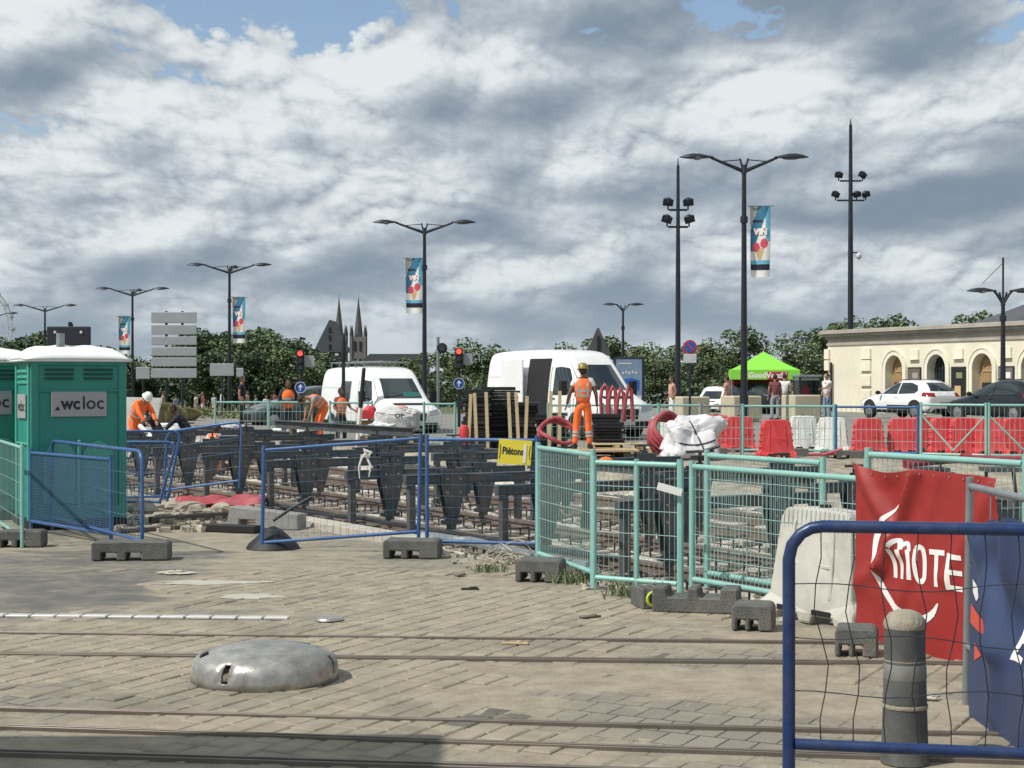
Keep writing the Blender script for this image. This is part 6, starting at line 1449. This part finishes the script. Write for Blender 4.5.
# red corrugated pipes
def coil(label, loc, rad, turns, r_, plane=(0, 0), wob=.1, m='pipe_red', seed=1):
    rr = random.Random(seed); pts = []
    for k in range(int(turns * 18) + 1):
        a = 2 * math.pi * k / 18; q = rad * (1 + .12 * math.sin(k * .35 + seed)); pts.append(Vector((q * math.cos(a), (k / 18) * r_ * 1.6 - turns * r_ * .8 + .05 * math.sin(k), q * math.sin(a))))
    mt = Matrix.Rotation(plane[1], 3, 'Z') @ Matrix.Rotation(plane[0], 3, 'X'); pts = [mt @ p for p in pts]; lo = min(p.z for p in pts); pts = [p + Vector((0, 0, -lo + r_)) for p in pts]
    return tag(MB().poly(pts, r_, 8).build('pipe_coil', m, loc=loc, smooth=True), label, 'pipe')
def gz(px, d, dz=0): x = PX(px, d); return Vector((x, d, G(x, d) + dz))
coil('large upright coil of dark red corrugated pipe beside the white bag', gz(666, 34.3), .42, 4, .055, (R(-25), R(35)), seed=2)
coil('red pipe coil lying around black crates left of the main worker', gz(560, 34.4, .25), .42, 1.6, .045, (R(-60), R(10)), seed=4)
for i, (px, top) in enumerate(((602, 384), (609, 386), (616, 388), (623, 385))):
    d = 34.8; x = PX(px, d); g = G(x, d); z = ZZ(top, d) - g; o = MB().poly([(0, 0, .75), (.03 * (i - 1), 0, z * .8), (.03 * i, 0, z - .10 - .03 * i), (.06 + .02 * i, .02, z - .01), (.12 + .02 * i, .03, z - .10), (.13 + .03 * i, .03, .75)], .040, 10).build('bent_pipe', 'pipe_red', loc=(x, d, g), smooth=True)
    tag(o, ['leftmost', 'second', 'third', 'rightmost'][i] + ' of the upright bent red pipes right of the main worker', 'pipe', 'upright red pipes')
x0 = gd(905, 462, .1); 
for i, (a, b_, l_) in enumerate((((905, 464), (965, 459), 'long red pipe lying behind the red banner, left end'), ((962, 458), (1030, 460), 'long red pipe with thick joint behind the right edge of the banner'), ((520, 455), (600, 452), 'red pipe lying on the far girders'))):
    pa, pb = Vector((PX(a[0], 24), 24, ZZ(a[1], 24))), Vector((PX(b_[0], 24.5), 24.5, ZZ(b_[1], 24.5))); 
    if i == 2: continue
    c = (pa + pb) / 2; mb = MB().tube(pa - c, pb - c, .055, n=10).tube(pa - c, pa - c + (pb - pa) * .12, .075, n=10); 
    tag(mb.build('long_pipe', 'pipe_red', loc=c, smooth=True), l_, 'pipe')
    mb = MB()
for q_, lb in ((930, 'left steel trestle carrying the long red pipes'), (1000, 'right steel trestle carrying the long red pipes')):
    pz = ZZ(462, 24.2) - .08; t_ = thing('pipe_trestle', lb, 'trestle', (PX(q_, 24.2), 24.2, TRZ - .02)); hh = pz - TRZ + .02
    MB().box((0, 0, hh - .03), (.5, .5, .06)).build('top_bar', 'jig', t_); MB().tube((-.2, 0, hh - .03), (-.28, 0, 0), .03).tube((.2, 0, hh - .03), (.28, 0, 0), .03).build('legs', 'jig', t_)

# ------------------------------------------------------------------ white bags
def bagmesh(w, dp, h, seed, sag=.25):
    mb = MB(); nu, nv = 72, 40; vs = []
    for j in range(nv + 1):
        th_ = math.pi * j / nv
        for i in range(nu):
            a = 2 * math.pi * i / nu; sx, sy, sz = math.sin(th_) * math.cos(a), math.sin(th_) * math.sin(a), math.cos(th_)
            e = .85; p = Vector((math.copysign(abs(sx) ** e, sx) * w / 2, math.copysign(abs(sy) ** e, sy) * dp / 2, math.copysign(abs(sz) ** .6, sz) * h / 2))
            n1 = noise.noise(Vector((sx * 1.6, sy * 1.6, sz * 1.6 + seed))); n2 = abs(noise.noise(Vector((sx * 4 + seed, sy * 4, sz * 4)))); n3 = abs(noise.noise(Vector((sx * 8, sy * 8 + seed, sz * 6)))); n4 = 1 - abs(noise.noise(Vector((sx * 2.6 + 9, sy * 2.6, sz * 3.2 + seed)))) * 2; p *= 1 + sag * n1 - .14 * n2 - .07 * n3 + .07 * max(0, n4) ** 3
            p.z = max(p.z, -h / 2); vs.append(p + Vector((0, 0, h / 2)))
    mb.add(vs, [(j * nu + i, (j + 1) * nu + i, (j + 1) * nu + (i + 1) % nu, j * nu + (i + 1) % nu) for j in range(nv) for i in range(nu)]); return mb
th = thing('bulk_bag', 'slumped white bulk bag with dark straps between the red coil and water barriers', 'bag', gz(692, 33.2), R(8)); o = bagmesh(1.22, .9, .86, 3.3, .55).build('bag_body', 'bag', th, smooth=True)
bm = bmesh.new(); bm.from_mesh(o.data); bvb = BVHTree.FromBMesh(bm); bm.free()
def strap_on(zs, xs_, r_=.016):
    pts = []
    for x_, z_ in zip(xs_, zs):
        h_ = bvb.ray_cast(Vector((x_, -3, z_)), Vector((0, 1, 0)))
        if h_[0]: pts.append(h_[0] + Vector((0, -.008, 0)))
    return pts
for zs, xq in (([.42 - .10 * math.sin(k * .35) for k in range(12)], [-.55 + k * .1 for k in range(12)]), ([.80 - k * .09 for k in range(8)], [-.08 + .03 * k for k in range(8)])):
    pp = strap_on(zs, xq)
    if len(pp) > 2: MB().poly(pp, .016, 6).build('strap', 'black_ink', th)
th = thing('bulk_bag', 'pale bulk bag printed OP with cloth over it, before the left van', 'bag', gz(397, 37.5, .36), R(-5)); o = bagmesh(1.12, .7, .66, 8, .12).build('bag_body', 'bag_grey' if 'bag_grey' in M else [M.__setitem__('bag_grey', mat('bag_grey', (0.50, 0.51, 0.51), .7, 0, .08, 4, bump=.3, bscale=14)), 'bag_grey'][1], th, smooth=True)
mb = MB(); text_on(mb, 'OP', .13, (.12, -.38, .42), bold=.004, sx=1.3); mb.build('print', 'black_ink', th)
q = bagmesh(.9, .5, .30, 12, .5).build('cloth', 'white_cloth', th, loc=(-.35, -.1, .05), smooth=True); q.rotation_euler.y = R(-22)
MB().ell((.12, -.05, .63), (.16, .12, .07), 10, 6).build('folded_cloth', 'pink_cloth', th, smooth=True)
th = thing('stacked_sheets', 'stack of white sheets standing left of the working men', 'sheet', gz(136, 40), R(6), rx=0); mb = MB()
for k in range(3): mb.add([(-.85 + k * .02, .1 * k, .2), (.35, .1 * k, .1), (.62, .1 * k + .02, 1.62), (-.82, .1 * k + .04, 1.66)], [(0, 1, 2, 3)])
mb.build('sheet', 'white_p', th, solid=.02)
pl = thing('timber_crate', 'low dark crate under the white bag printed OP', 'crate', gz(397, 37.5), R(-5)); MB().box((0, 0, .18), (1.2, .8, .34)).build('crate_box', 'black_stack', pl, bevel=.01)
for q_ in (-.4, 0, .4): MB().box((q_, -.41, .18), (.10, .02, .32)).build('crate_batten', 'wood', pl)
# folded white sheet bundles near workers
for i, (px, d, w, l_) in enumerate(((168, 50, .9, 'low white bundle right of the bending worker'), (278, 44, .6, 'small white bundle at the feet of the standing worker'), (301, 44, .4, 'tiny white bundle left of the crouching worker'), (228, 47, 1.0, 'pale pinkish bundle in front of the green barrier'))):
    o = bagmesh(w, .4, .28, 20 + i, .3).build('bundle', 'white_cloth' if i < 3 else 'bag', loc=gz(px, d, 0), smooth=True); tag(o, l_, 'bundle')

# ------------------------------------------------------------------ timber and black stacks
def pallet(label, loc, rz):
    th = thing('pallet', label, 'pallet', loc, rz, 'wooden pallets')
    for k in range(5): MB().box((0, -.4 + k * .2, .13), (1.2, .14, .022)).build('deck_board', 'wood_pale', th)
    for x in (-.52, 0, .52):
        MB().box((x, 0, .065), (.10, .95, .10)).build('bearer', 'wood_pale', th)
    return th
pallet('pale wooden pallet right of the main worker feet', gz(615, 34, .02), R(4)); pallet('second pallet under the dark crates, right of the first', gz(650, 35.5, 0), R(-6)); pallet('upper pallet stacked on the first', gz(615, 34, .17), R(2))
def stack(label, px, d, w, dp, h, seed, n=12, posts=True, leaning=0):
    r_ = random.Random(seed); x = PX(px, d); th = thing('black_stack', label, 'stack', (x, d, G(x, d)), R(r_.uniform(-5, 5)), 'stacks of black boards')
    mb = MB(); z = 0.05
    while z < h:
        t_ = r_.uniform(.05, .1); mb.box((r_.uniform(-.05, .05), r_.uniform(-.05, .05), z + t_ / 2), (w * r_.uniform(.9, 1.02), dp * r_.uniform(.9, 1), t_ * .86)); z += t_
    mb.build('boards', 'black_stack', th, bevel=.006)
    return th
stack('left stack of black boards behind the yellow sign', 478, 36.5, .62, .8, 1.42, 1)
stack('middle, tallest stack of black boards behind the yellow sign', 499, 37, .85, .9, 1.45, 2)
stack('right, lower stack of black boards left of the red coil', 524, 36.5, .60, .8, 1.10, 3)
stack('low dark stack behind the pipe coil, left of the main worker', 552, 36.4, .7, .8, .85, 4)
stack('dark crate stack between the main worker and the pallets', 607, 34.4, .66, .7, .92, 5)
for i, (px, top, bot) in enumerate(((468, 394, 438), (477, 393, 424), (488, 392, 442), (511, 392, 442), (519, 392, 442), (525, 396, 440), (549, 391, 416), (559, 391, 412))):
    d = 35.6; a = ZZ(top, d); b_ = ZZ(bot, d); x = PX(px, d); g = G(x, d); o = MB().box((0, 0, (a - g) / 2), (.075, .05, a - g)).build('timber_stake', 'wood_pale', loc=(x, d, g)); o.rotation_euler = (0, R(random.uniform(-3, 3)), 0)
    tag(o, ['leftmost', 'second', 'third', 'fourth', 'fifth', 'sixth', 'seventh', 'rightmost'][i] + ' of the pale upright timber stakes around the black stacks', 'stake', 'pale timber stakes')
th = thing('gas_bottle', 'bright red cylinder left of the black stacks', 'cylinder', gz(464, 35.4)); MB().lathe([(.11, 0), (.115, .03), (.115, .42), (.09, .52), (.03, .56)], 16).build('bottle', 'red_p', th, smooth=True); MB().tube((0, 0, .55), (0, 0, .64), .025).tube((-.04, 0, .62), (.07, 0, .62), .014).build('valve', 'black', th)
th.location.z += .10
MB().box((0, 0, -.06), (.3, .3, .12)).build('stand', 'wood', th)
th = thing('generator', 'red engine unit on a pale timber frame in front of the left van', 'machine', gz(366, 39.5, .0), R(5)); MB().box((0, 0, .80), (.42, .35, .22)).ell((.1, 0, .92), (.16, .14, .1), 10, 6).tube((-.2, 0, .85), (-.2, 0, .98), .03).build('engine', 'red_p', th, bevel=.04)
MB().tube((.24, -.1, .8), (.4, -.1, .78), .05).build('exhaust', 'steel_dark', th)
for s_ in (-.2, .22): MB().box((s_, 0, .35), (.08, .3, .7)).build('timber_leg', 'wood_pale', th)
MB().box((0, .1, .4), (.36, .1, .5)).build('side_board', 'wood', th)
# surveying rod, leaning
d = 39; a = Vector((PX(357, d), d, ZZ(432, d))); b_ = Vector((PX(364, d), d, ZZ(368, d))); a.z = G(a.x, d); th = thing('leaning_pole', 'tall black and white pole leaning in front of the left van', 'pole', a); v = b_ - a; MB().tube((0, 0, 0), v * .5, .055).build('white_half', 'white_p', th); MB().tube(v * .5, v, .055, .045).build('black_half', 'black', th)
d = 47; x = PX(343.5, d); th = thing('dark_post', 'thick dark post standing in front of the left van side', 'post', (x, d, G(x, d))); MB().tube((0, 0, 0), (0, 0, ZZ(338, d) - G(x, d)), .055, .05).build('shaft', 'pole', th); MB().ell((0, 0, ZZ(350, d) - G(x, d)), (.08, .08, .5), 8, 6).build('sleeve', 'black', th)
# excavated deck of boards in front of the main worker
a = gz(585, 32.9, 0); th = thing('board_deck', 'low dark deck of boards the main worker stands on', 'deck', a, R(3)); mb = MB()
for k in range(5): mb.box((0, -.5 + k * .25, .215), (2.1, .23, .045))
mb.build('boards', 'wood', th, bevel=.006); MB().box((-.8, 0, .095), (.14, 1.2, .19)).box((.8, 0, .095), (.14, 1.2, .19)).build('bearers', 'steel_dark', th)
# little screw jacks seen in front of the dirt strip
for px, py, l_ in ((700, 452, 'dark screw handle in front of the white bag'), (822, 455, 'dark red screw handle in front of the white water barrier')):
    d = 25; x = PX(px, d); z = ZZ(py, d); th = thing('screw_jack', l_, 'jack', (x, d, TRZ)); h = z - TRZ
    MB().tube((0, 0, 0), (0, 0, h), .03).tube((-.22, 0, h), (.22, 0, h + .02), .022).tube((0, 0, h), (.3, -.1, h + .10), .022).build('jack_screw', 'steel_dark' if px < 800 else 'pipe_red', th); MB().box((0, 0, .05), (.3, .3, .1)).build('jack_base', 'steel_dark', th)
# poured orange tool parts
for px, py, l_ in ((606, 461, 'orange clamp on the far girder below the main worker'), (642, 503, 'orange panel seen through the green gate mesh')):
    d = 22 if px == 606 else 20; tag(MB().ell((0, 0, 0), (.10, .08, .06), 10, 6).build('orange_clamp', 'orange', loc=(PX(px, d), d, ZZ(py, d)), smooth=True) if px == 606 else MB().box((0, 0, 0), (.11, .06, .25)).build('orange_clamp', 'orange', loc=(PX(px, d), d, ZZ(py, d)), bevel=.01), l_, 'clamp')

# ------------------------------------------------------------------ people
def skin_mesh(verts, edges, radii, sub=1, root=0):
    me = bpy.data.meshes.new('sk'); me.from_pydata([tuple(v) for v in verts], edges, []); o = bpy.data.objects.new('sk', me); COL.objects.link(o)
    q = o.modifiers.new('skin', 'SKIN'); q.use_smooth_shade = True
    for i, r_ in enumerate(radii):
        sv = me.skin_vertices[0].data[i]; sv.radius = (r_, r_) if not isinstance(r_, tuple) else r_; sv.use_root = (i == root)
    s_ = o.modifiers.new('sub', 'SUBSURF'); s_.levels = s_.render_levels = sub
    dg = bpy.context.evaluated_depsgraph_get(); nm = bpy.data.meshes.new_from_object(o.evaluated_get(dg)); bpy.data.objects.remove(o); bpy.data.meshes.remove(me)
    return nm
def join_meshes(name, meshes, m, parent):
    bm = bmesh.new()
    for x in meshes: bm.from_mesh(x)
    me = bpy.data.meshes.new(name); bm.to_mesh(me); bm.free(); me.materials.append(M[m]); me.polygons.foreach_set('use_smooth', [True] * len(me.polygons))
    o = bpy.data.objects.new(name, me); COL.objects.link(o); o.parent = parent; return o
def mbmesh(mb):
    me = bpy.data.meshes.new('t'); me.from_pydata(mb.v, [], mb.f); bm = bmesh.new(); bm.from_mesh(me); bmesh.ops.remove_doubles(bm, verts=bm.verts, dist=1e-5); bmesh.ops.recalc_face_normals(bm, faces=bm.faces); bm.to_mesh(me); bm.free(); return me
BASE = dict(pelvis=(0, 0, .95), belly=(0, 0, 1.10), chest=(0, 0, 1.32), neck=(0, .01, 1.48), head=(0, -.01, 1.63),
            shL=(.17, 0, 1.42), elL=(.24, .02, 1.14), haL=(.25, -.06, .90), shR=(-.17, 0, 1.42), elR=(-.24, .02, 1.14), haR=(-.25, -.06, .90),
            hiL=(.095, 0, .90), knL=(.11, -.02, .50), anL=(.12, .02, .09), toL=(.13, -.15, .035), hiR=(-.095, 0, .90), knR=(-.11, -.02, .50), anR=(-.12, .02, .09), toR=(-.13, -.15, .035))
def person(label, loc, rz, pose=None, top='white_cloth', legs='jeans', vest=None, hair='hair', helmet=None, skin='skin', fat=1.0, H=1.75, sleeves=True, bands=True, long_sleeve=False, hair_long=False, group=None, legband=False):
    th = thing('person', label, 'person', loc, rz, group); j = {k: Vector(v) for k, v in BASE.items()}
    if pose:
        for k, v in pose.items(): j[k] = Vector(v)
    s_ = H / 1.76
    for k in j: j[k] = j[k] * s_
    V = ['pelvis', 'belly', 'chest', 'neck', 'shL', 'elL', 'haL', 'shR', 'elR', 'haR', 'hiL', 'knL', 'anL', 'toL', 'hiR', 'knR', 'anR', 'toR']
    E = [(0, 1), (1, 2), (2, 3), (2, 4), (4, 5), (5, 6), (2, 7), (7, 8), (8, 9), (0, 10), (10, 11), (11, 12), (12, 13), (0, 14), (14, 15), (15, 16), (16, 17)]
    r_ = [(.125), (.115), (.13), .05, .06, .042, .027, .06, .042, .027, .085, .058, .04, .035, .085, .058, .04, .035]
    me = skin_mesh([j[k] for k in V], E, [a * fat * s_ for a in r_])
    hd_ = (j['head'] - j['neck']).normalized(); hm = Vector((0, 0, 1)).rotation_difference(hd_).to_matrix()
    q = MB(); q.ell(j['head'] + hm @ Vector((0, -.005, .01)), (.076 * s_, .095 * s_, .118 * s_), 16, 12, m=hm)
    q.ell(j['head'] + hm @ Vector((0, -.10, -.012)), (.014, .02, .026), 8, 6, m=hm)
    for sx in (-1, 1): q.ell(j['head'] + hm @ Vector((sx * .078, .005, -.005)), (.012, .022, .032), 8, 6, m=hm); q.ell(j['head'] + hm @ Vector((sx * .03, -.088, .018)), (.014, .008, .009), 8, 6, m=hm)
    q.tube(j['neck'] - hd_ * .04, j['head'] - hd_ * .06, .052 * s_, n=12)
    parts = [me, mbmesh(q)]
    for sd in ('L', 'R'):      # hands: palm and five fingers
        w = j['ha' + sd]; dn = (j['ha' + sd] - j['el' + sd]).normalized(); side = dn.cross(Vector((0, 1, 0))); side = side.normalized() if side.length > .1 else Vector((1, 0, 0)); fw = side.cross(dn).normalized()
        q = MB(); p0 = w + dn * .045; mt = Matrix((fw, side, dn)).transposed(); q.ell(p0, (.040, .018, .052), 10, 8, m=mt)
        for k_, (a, ll) in enumerate(((-.027, .060), (-.009, .072), (.009, .068), (.027, .055))):
            b0 = p0 + fw * a + dn * .035; q.poly([b0, b0 + dn * ll * .55 + side * .006, b0 + dn * ll * .85 + side * .022], [.0095, .0085, .006], 6)
        b0 = p0 - fw * .03; q.poly([b0, b0 - fw * .025 + dn * .02, b0 - fw * .032 + dn * .048], [.011, .009, .007], 6); parts.append(mbmesh(q))
    body = join_meshes('body', parts, skin, th)
    # trousers
    if legs:
        VV = ['pelvis', 'hiL', 'knL', 'anL', 'hiR', 'knR', 'anR']; tp = j['pelvis'].lerp(j['belly'], .55)
        vs = [j['pelvis'], tp, j['hiL'], j['knL'], j['anL'], j['hiR'], j['knR'], j['anR']]
        join_meshes('trousers', [skin_mesh(vs, [(0, 1), (0, 2), (2, 3), (3, 4), (0, 5), (5, 6), (6, 7)], [a * fat * s_ for a in (.142, .135, .100, .078, .066, .100, .078, .066)])], legs, th)
        if legband:
            for sd in ('L', 'R'):
                for t0 in (.30, .48):
                    c0 = j['kn' + sd].lerp(j['an' + sd], t0); c1 = j['kn' + sd].lerp(j['an' + sd], t0 + .12); MB().tube(c0, c1, .078 * fat, n=14, caps=False).build('reflective_band', 'reflect', th, smooth=True)
    for sd in ('L', 'R'):
        a, b_ = j['an' + sd], j['to' + sd]; q = MB(); d_ = (b_ - a); d_.z = 0; d_.normalize()
        q.poly([a - d_ * .05 + Vector((0, 0, -.02)), a + Vector((0, 0, -.03)) + d_ * .05, b_ + Vector((0, 0, .01)), b_ + d_ * .06], [.05, .058, .050, .030], 10); q.build('shoe', 'black', th, smooth=True)
    # top
    el = (.50 if not long_sleeve else 1.0)
    eL = j['shL'].lerp(j['elL'], el); eR = j['shR'].lerp(j['elR'], el)
    vs = [j['belly'].lerp(j['pelvis'], 1.35), j['belly'], j['chest'], j['neck'].lerp(j['chest'], .25), j['shL'], eL, j['shR'], eR]; ed = [(0, 1), (1, 2), (2, 3), (2, 4), (4, 5), (2, 6), (6, 7)]; rd_ = [.150, .136, .145, .075, .078, .064, .078, .064]
    if long_sleeve: k0 = len(vs); vs += [j['haL'].lerp(j['elL'], .08), j['haR'].lerp(j['elR'], .08)]; ed += [(5, k0), (7, k0 + 1)]; rd_ += [.045, .045]
    join_meshes('shirt', [skin_mesh(vs, ed, [a * fat * s_ for a in rd_])], top, th)
    if vest:
        vs = [j['belly'].lerp(j['pelvis'], 1.25), j['belly'], j['chest'], j['chest'].lerp(j['neck'], .62), j['chest'].lerp(j['shL'], .92) + Vector((0, 0, .01)), j['chest'].lerp(j['shR'], .92) + Vector((0, 0, .01))]
        ve = join_meshes('safety_vest', [skin_mesh(vs, [(0, 1), (1, 2), (2, 3), (2, 4), (2, 5)], [a * fat * s_ for a in (.168, .160, .172, .095, .115, .115)])], vest, th)
        if bands:
            bm = bmesh.new(); bm.from_mesh(ve.data); bv = BVHTree.FromBMesh(bm); bm.free(); ax = (j['chest'] - j['pelvis']).normalized(); am = Vector((0, 0, 1)).rotation_difference(ax).to_matrix()
            for t0 in (.30, .58):
                c0 = j['pelvis'].lerp(j['chest'], t0 + .12); q = MB(); n = 28; vsb = []
                for hh in (-.026, .026):
                    for i in range(n):
                        a = 2 * math.pi * i / n; dr = am @ Vector((math.cos(a), math.sin(a), 0)); o_ = c0 + ax * hh; h_ = bv.ray_cast(o_ + dr * .6, -dr); vsb.append((h_[0] if h_[0] else o_ + dr * .15) + dr * .004)
                q.add(vsb, [(i, (i + 1) % n, n + (i + 1) % n, n + i) for i in range(n)]); q.build('reflective_band', 'reflect', th, smooth=True)
            for sx in (-1, 1):
                q = MB(); c_ = [];  
                for t0 in (.45, .7, .95, 1.15):
                    o_ = j['pelvis'].lerp(j['chest'], t0) + Vector((sx * .085, 0, 0)); h_ = bv.ray_cast(o_ + am @ Vector((0, .6, 0)), -(am @ Vector((0, 1, 0)))); 
                    if h_[0]: c_.append(h_[0] + am @ Vector((0, .004, 0)))
                if len(c_) > 1: q.add([c + Vector((e * .022, 0, 0)) for c in c_ for e in (-1, 1)], [(2 * i, 2 * i + 1, 2 * i + 3, 2 * i + 2) for i in range(len(c_) - 1)]); q.build('reflective_band', 'reflect', th)
    # hair or helmet
    c = j['head']
    if helmet:
        q = MB(); n = 18; vs = []
        prof_ = [(.135, .02), (.112, .03), (.108, .06), (.096, .11), (.065, .145), (.025, .16), (.002, .162)]
        q.lathe([(a, z) for a, z in prof_], n); q.v = [tuple(c + hm @ Vector((x * .96, y * 1.08 - .004, z))) for x, y, z in q.v]; q.build('helmet', helmet, th, smooth=True)
        q = MB().ell(c + hm @ Vector((0, .03, -.0)), (.084, .085, .10), 12, 8, m=hm); q.build('hair', hair, th, smooth=True)
    else:
        q = MB().ell(c + hm @ Vector((0, .018, .028)), (.088, .100, .112), 14, 10, m=hm)
        if hair_long: q.ell(c + hm @ Vector((0, .07, -.08)), (.07, .05, .14), 10, 8, m=hm)
        q.build('hair', hair, th, smooth=True)
    return th
# main worker, seen from behind
bk = dict(elR=(-.27, .03, 1.13), haR=(-.29, -.02, .87), elL=(.28, .05, 1.14), haL=(.33, -.10, .92), knL=(.13, -.03, .5), anL=(.17, .03, .09), toL=(.22, -.13, .035), anR=(-.14, .02, .09), toR=(-.17, -.15, .035))
person('worker seen from behind in orange vest, orange trousers and yellow helmet', gz(583, 32.9, .22), R(180), bk, top='white_cloth', legs='orange', vest='orange', helmet='helmet_y', skin='skin_dk', H=1.76, legband=True)
# worker at left bending over in full orange
bend = dict(pelvis=(0, .10, .92), belly=(0, .02, 1.06), chest=(0, -.16, 1.24), neck=(0, -.27, 1.36), head=(0, -.36, 1.45), shL=(.17, -.17, 1.33), elL=(.20, -.34, 1.08), haL=(.15, -.50, .90), shR=(-.17, -.17, 1.33), elR=(-.2, -.34, 1.08), haR=(-.15, -.50, .88), hiL=(.095, .08, .88), hiR=(-.095, .08, .88))
person('worker in full orange with white helmet bending over a long white tube', gz(137, 37.5, .22), R(52), bend, top='orange', legs='orange', helmet='white_p', long_sleeve=True, vest='orange', H=1.74)
d = 36.6; a = Vector((PX(140, d), d, ZZ(426, d))); b_ = Vector((PX(162, d - 1.0), d - 1.0, ZZ(447, d - 1))); tag(MB().tube((0, 0, 0), b_ - a, .055, n=10).build('white_tube', 'white_p', loc=a), 'long white tube slanting down from the bending worker', 'tube')
# standing worker, arms folded
fold = dict(elL=(.25, -.02, 1.14), haL=(.02, -.20, 1.16), elR=(-.25, -.02, 1.14), haR=(.0, -.22, 1.12), head=(0, -.06, 1.60), neck=(0, -.01, 1.47))
person('worker in orange vest over dark clothes, arms folded, beside the blue arrow sign', gz(288, 43, -.05), R(15), fold, top='navy_cloth', legs='navy_cloth', vest='orange', skin='skin_dk', H=1.72, long_sleeve=True)
bend2 = dict(pelvis=(0, .18, .86), belly=(0, .06, 1.0), chest=(0, -.18, 1.10), neck=(0, -.34, 1.12), head=(0, -.46, 1.08), shL=(.17, -.2, 1.12), elL=(.2, -.28, .84), haL=(.14, -.34, .60), shR=(-.17, -.2, 1.12), elR=(-.2, -.28, .84), haR=(-.14, -.34, .58), hiL=(.095, .15, .84), hiR=(-.095, .15, .84), knL=(.12, -.02, .48), knR=(-.12, -.02, .48))
person('worker stooping low in a bright orange vest in front of the left van', gz(319, 41, .10), R(-62), bend2, top='grey_cloth', legs='orange', vest='orange', H=1.72)
person('worker in orange vest standing against the side of the left van', gz(341, 44.5, -.22), R(30), dict(elL=(.26, -.1, 1.16), haL=(.32, -.3, 1.08), elR=(-.26, -.06, 1.16), haR=(-.2, -.25, 1.05)), top='maroon_cloth', legs='navy_cloth', vest='orange', skin='skin_dk', H=1.62)
# crouching figures among the frames
cr = dict(pelvis=(0, .15, .55), belly=(0, .05, .70), chest=(0, -.10, .88), neck=(0, -.18, 1.02), head=(0, -.24, 1.12), shL=(.17, -.1, .96), elL=(.22, -.28, .78), haL=(.15, -.42, .62), shR=(-.17, -.1, .96), elR=(-.22, -.28, .78), haR=(-.15, -.42, .62), hiL=(.1, .13, .52), knL=(.16, -.25, .50), anL=(.14, -.02, .09), toL=(.15, -.18, .035), hiR=(-.1, .13, .52), knR=(-.16, -.25, .50), anR=(-.14, -.02, .09), toR=(-.15, -.18, .035))
person('crouching man in dark clothes and yellow-green gloves beside the bending worker', gz(155, 38.4, .25), R(-70), cr, top='navy_cloth', legs='navy_cloth', skin='skin_dk', long_sleeve=True, H=1.7)
person('crouching man in dark overalls bending forward among the far frames', gz(183, 38.6, .25), R(-80), cr, top='navy_cloth', legs='navy_cloth', skin='skin_dk', long_sleeve=True, H=1.75)
person('man in orange trousers crouching behind the tilted blue barrier', gz(212, 35.4, -.05), R(160), cr, top='grey_cloth', legs='orange', vest='orange', H=1.6)
person('passer-by in dark clothes walking along the grass strip behind the works', gz(242, 55, -.1), R(80), None, top='navy_cloth', legs='navy_cloth', H=1.75)
# pedestrians on the far side
person('woman with brown hair and pale pink top walking left behind the works', gz(672, 58), R(-75), dict(elL=(.22, .08, 1.16), haL=(.2, .0, .98)), top='pink_cloth', legs='white_cloth', hair_long=True, H=1.66)
person('bare-shouldered pedestrian reaching toward the small white delivery van', gz(727, 66), R(-120), dict(elR=(-.28, -.12, 1.25), haR=(-.2, -.38, 1.32)), top='pink_cloth', legs='navy_cloth', H=1.68)
person('person in dark red top and grey trousers standing before the green tent', gz(775, 60), R(185), None, top='maroon_cloth', legs='grey_cloth', skin='skin', H=1.74)
person('person in pale blue T-shirt standing right of the dark red top', gz(784.5, 62), R(170), None, top='white_cloth', legs='navy_cloth', H=1.78)
person('person in white T-shirt and pale jeans beside the corner of the cream building', gz(827, 60), R(-60), dict(elL=(.2, -.18, 1.22), haL=(.14, -.40, 1.18)), top='white_cloth', legs='jeans', H=1.78)
# distant strollers along the quay
rn = random.Random(17); cols = ['white_cloth', 'pink_cloth', 'jeans', 'white_cloth', 'maroon_cloth', 'grey_cloth']
st_lab = ['below the display board', 'left of the direction panels', 'behind the grass tuft', 'right of the grass tuft', 'under the direction panels', 'left of the third lamp post', 'at the foot of the third lamp', 'right of the third lamp post', 'between the third lamp and the red signal', 'left of the blue arrow sign', 'near the two passing strollers', 'farthest right on the quay']
for i, px in enumerate((150, 163, 176, 196, 203, 214, 222, 247, 256, 266, 274, 281)):
    d = 100 + rn.uniform(-3, 12); x = PX(px, d); person('tiny distant stroller ' + st_lab[i], (x, d, G0(x, d)), rn.uniform(-3, 3), None, top=cols[i % 6], legs=cols[(i + 2) % 6], H=rn.uniform(1.6, 1.8), group='distant strollers on the quay')
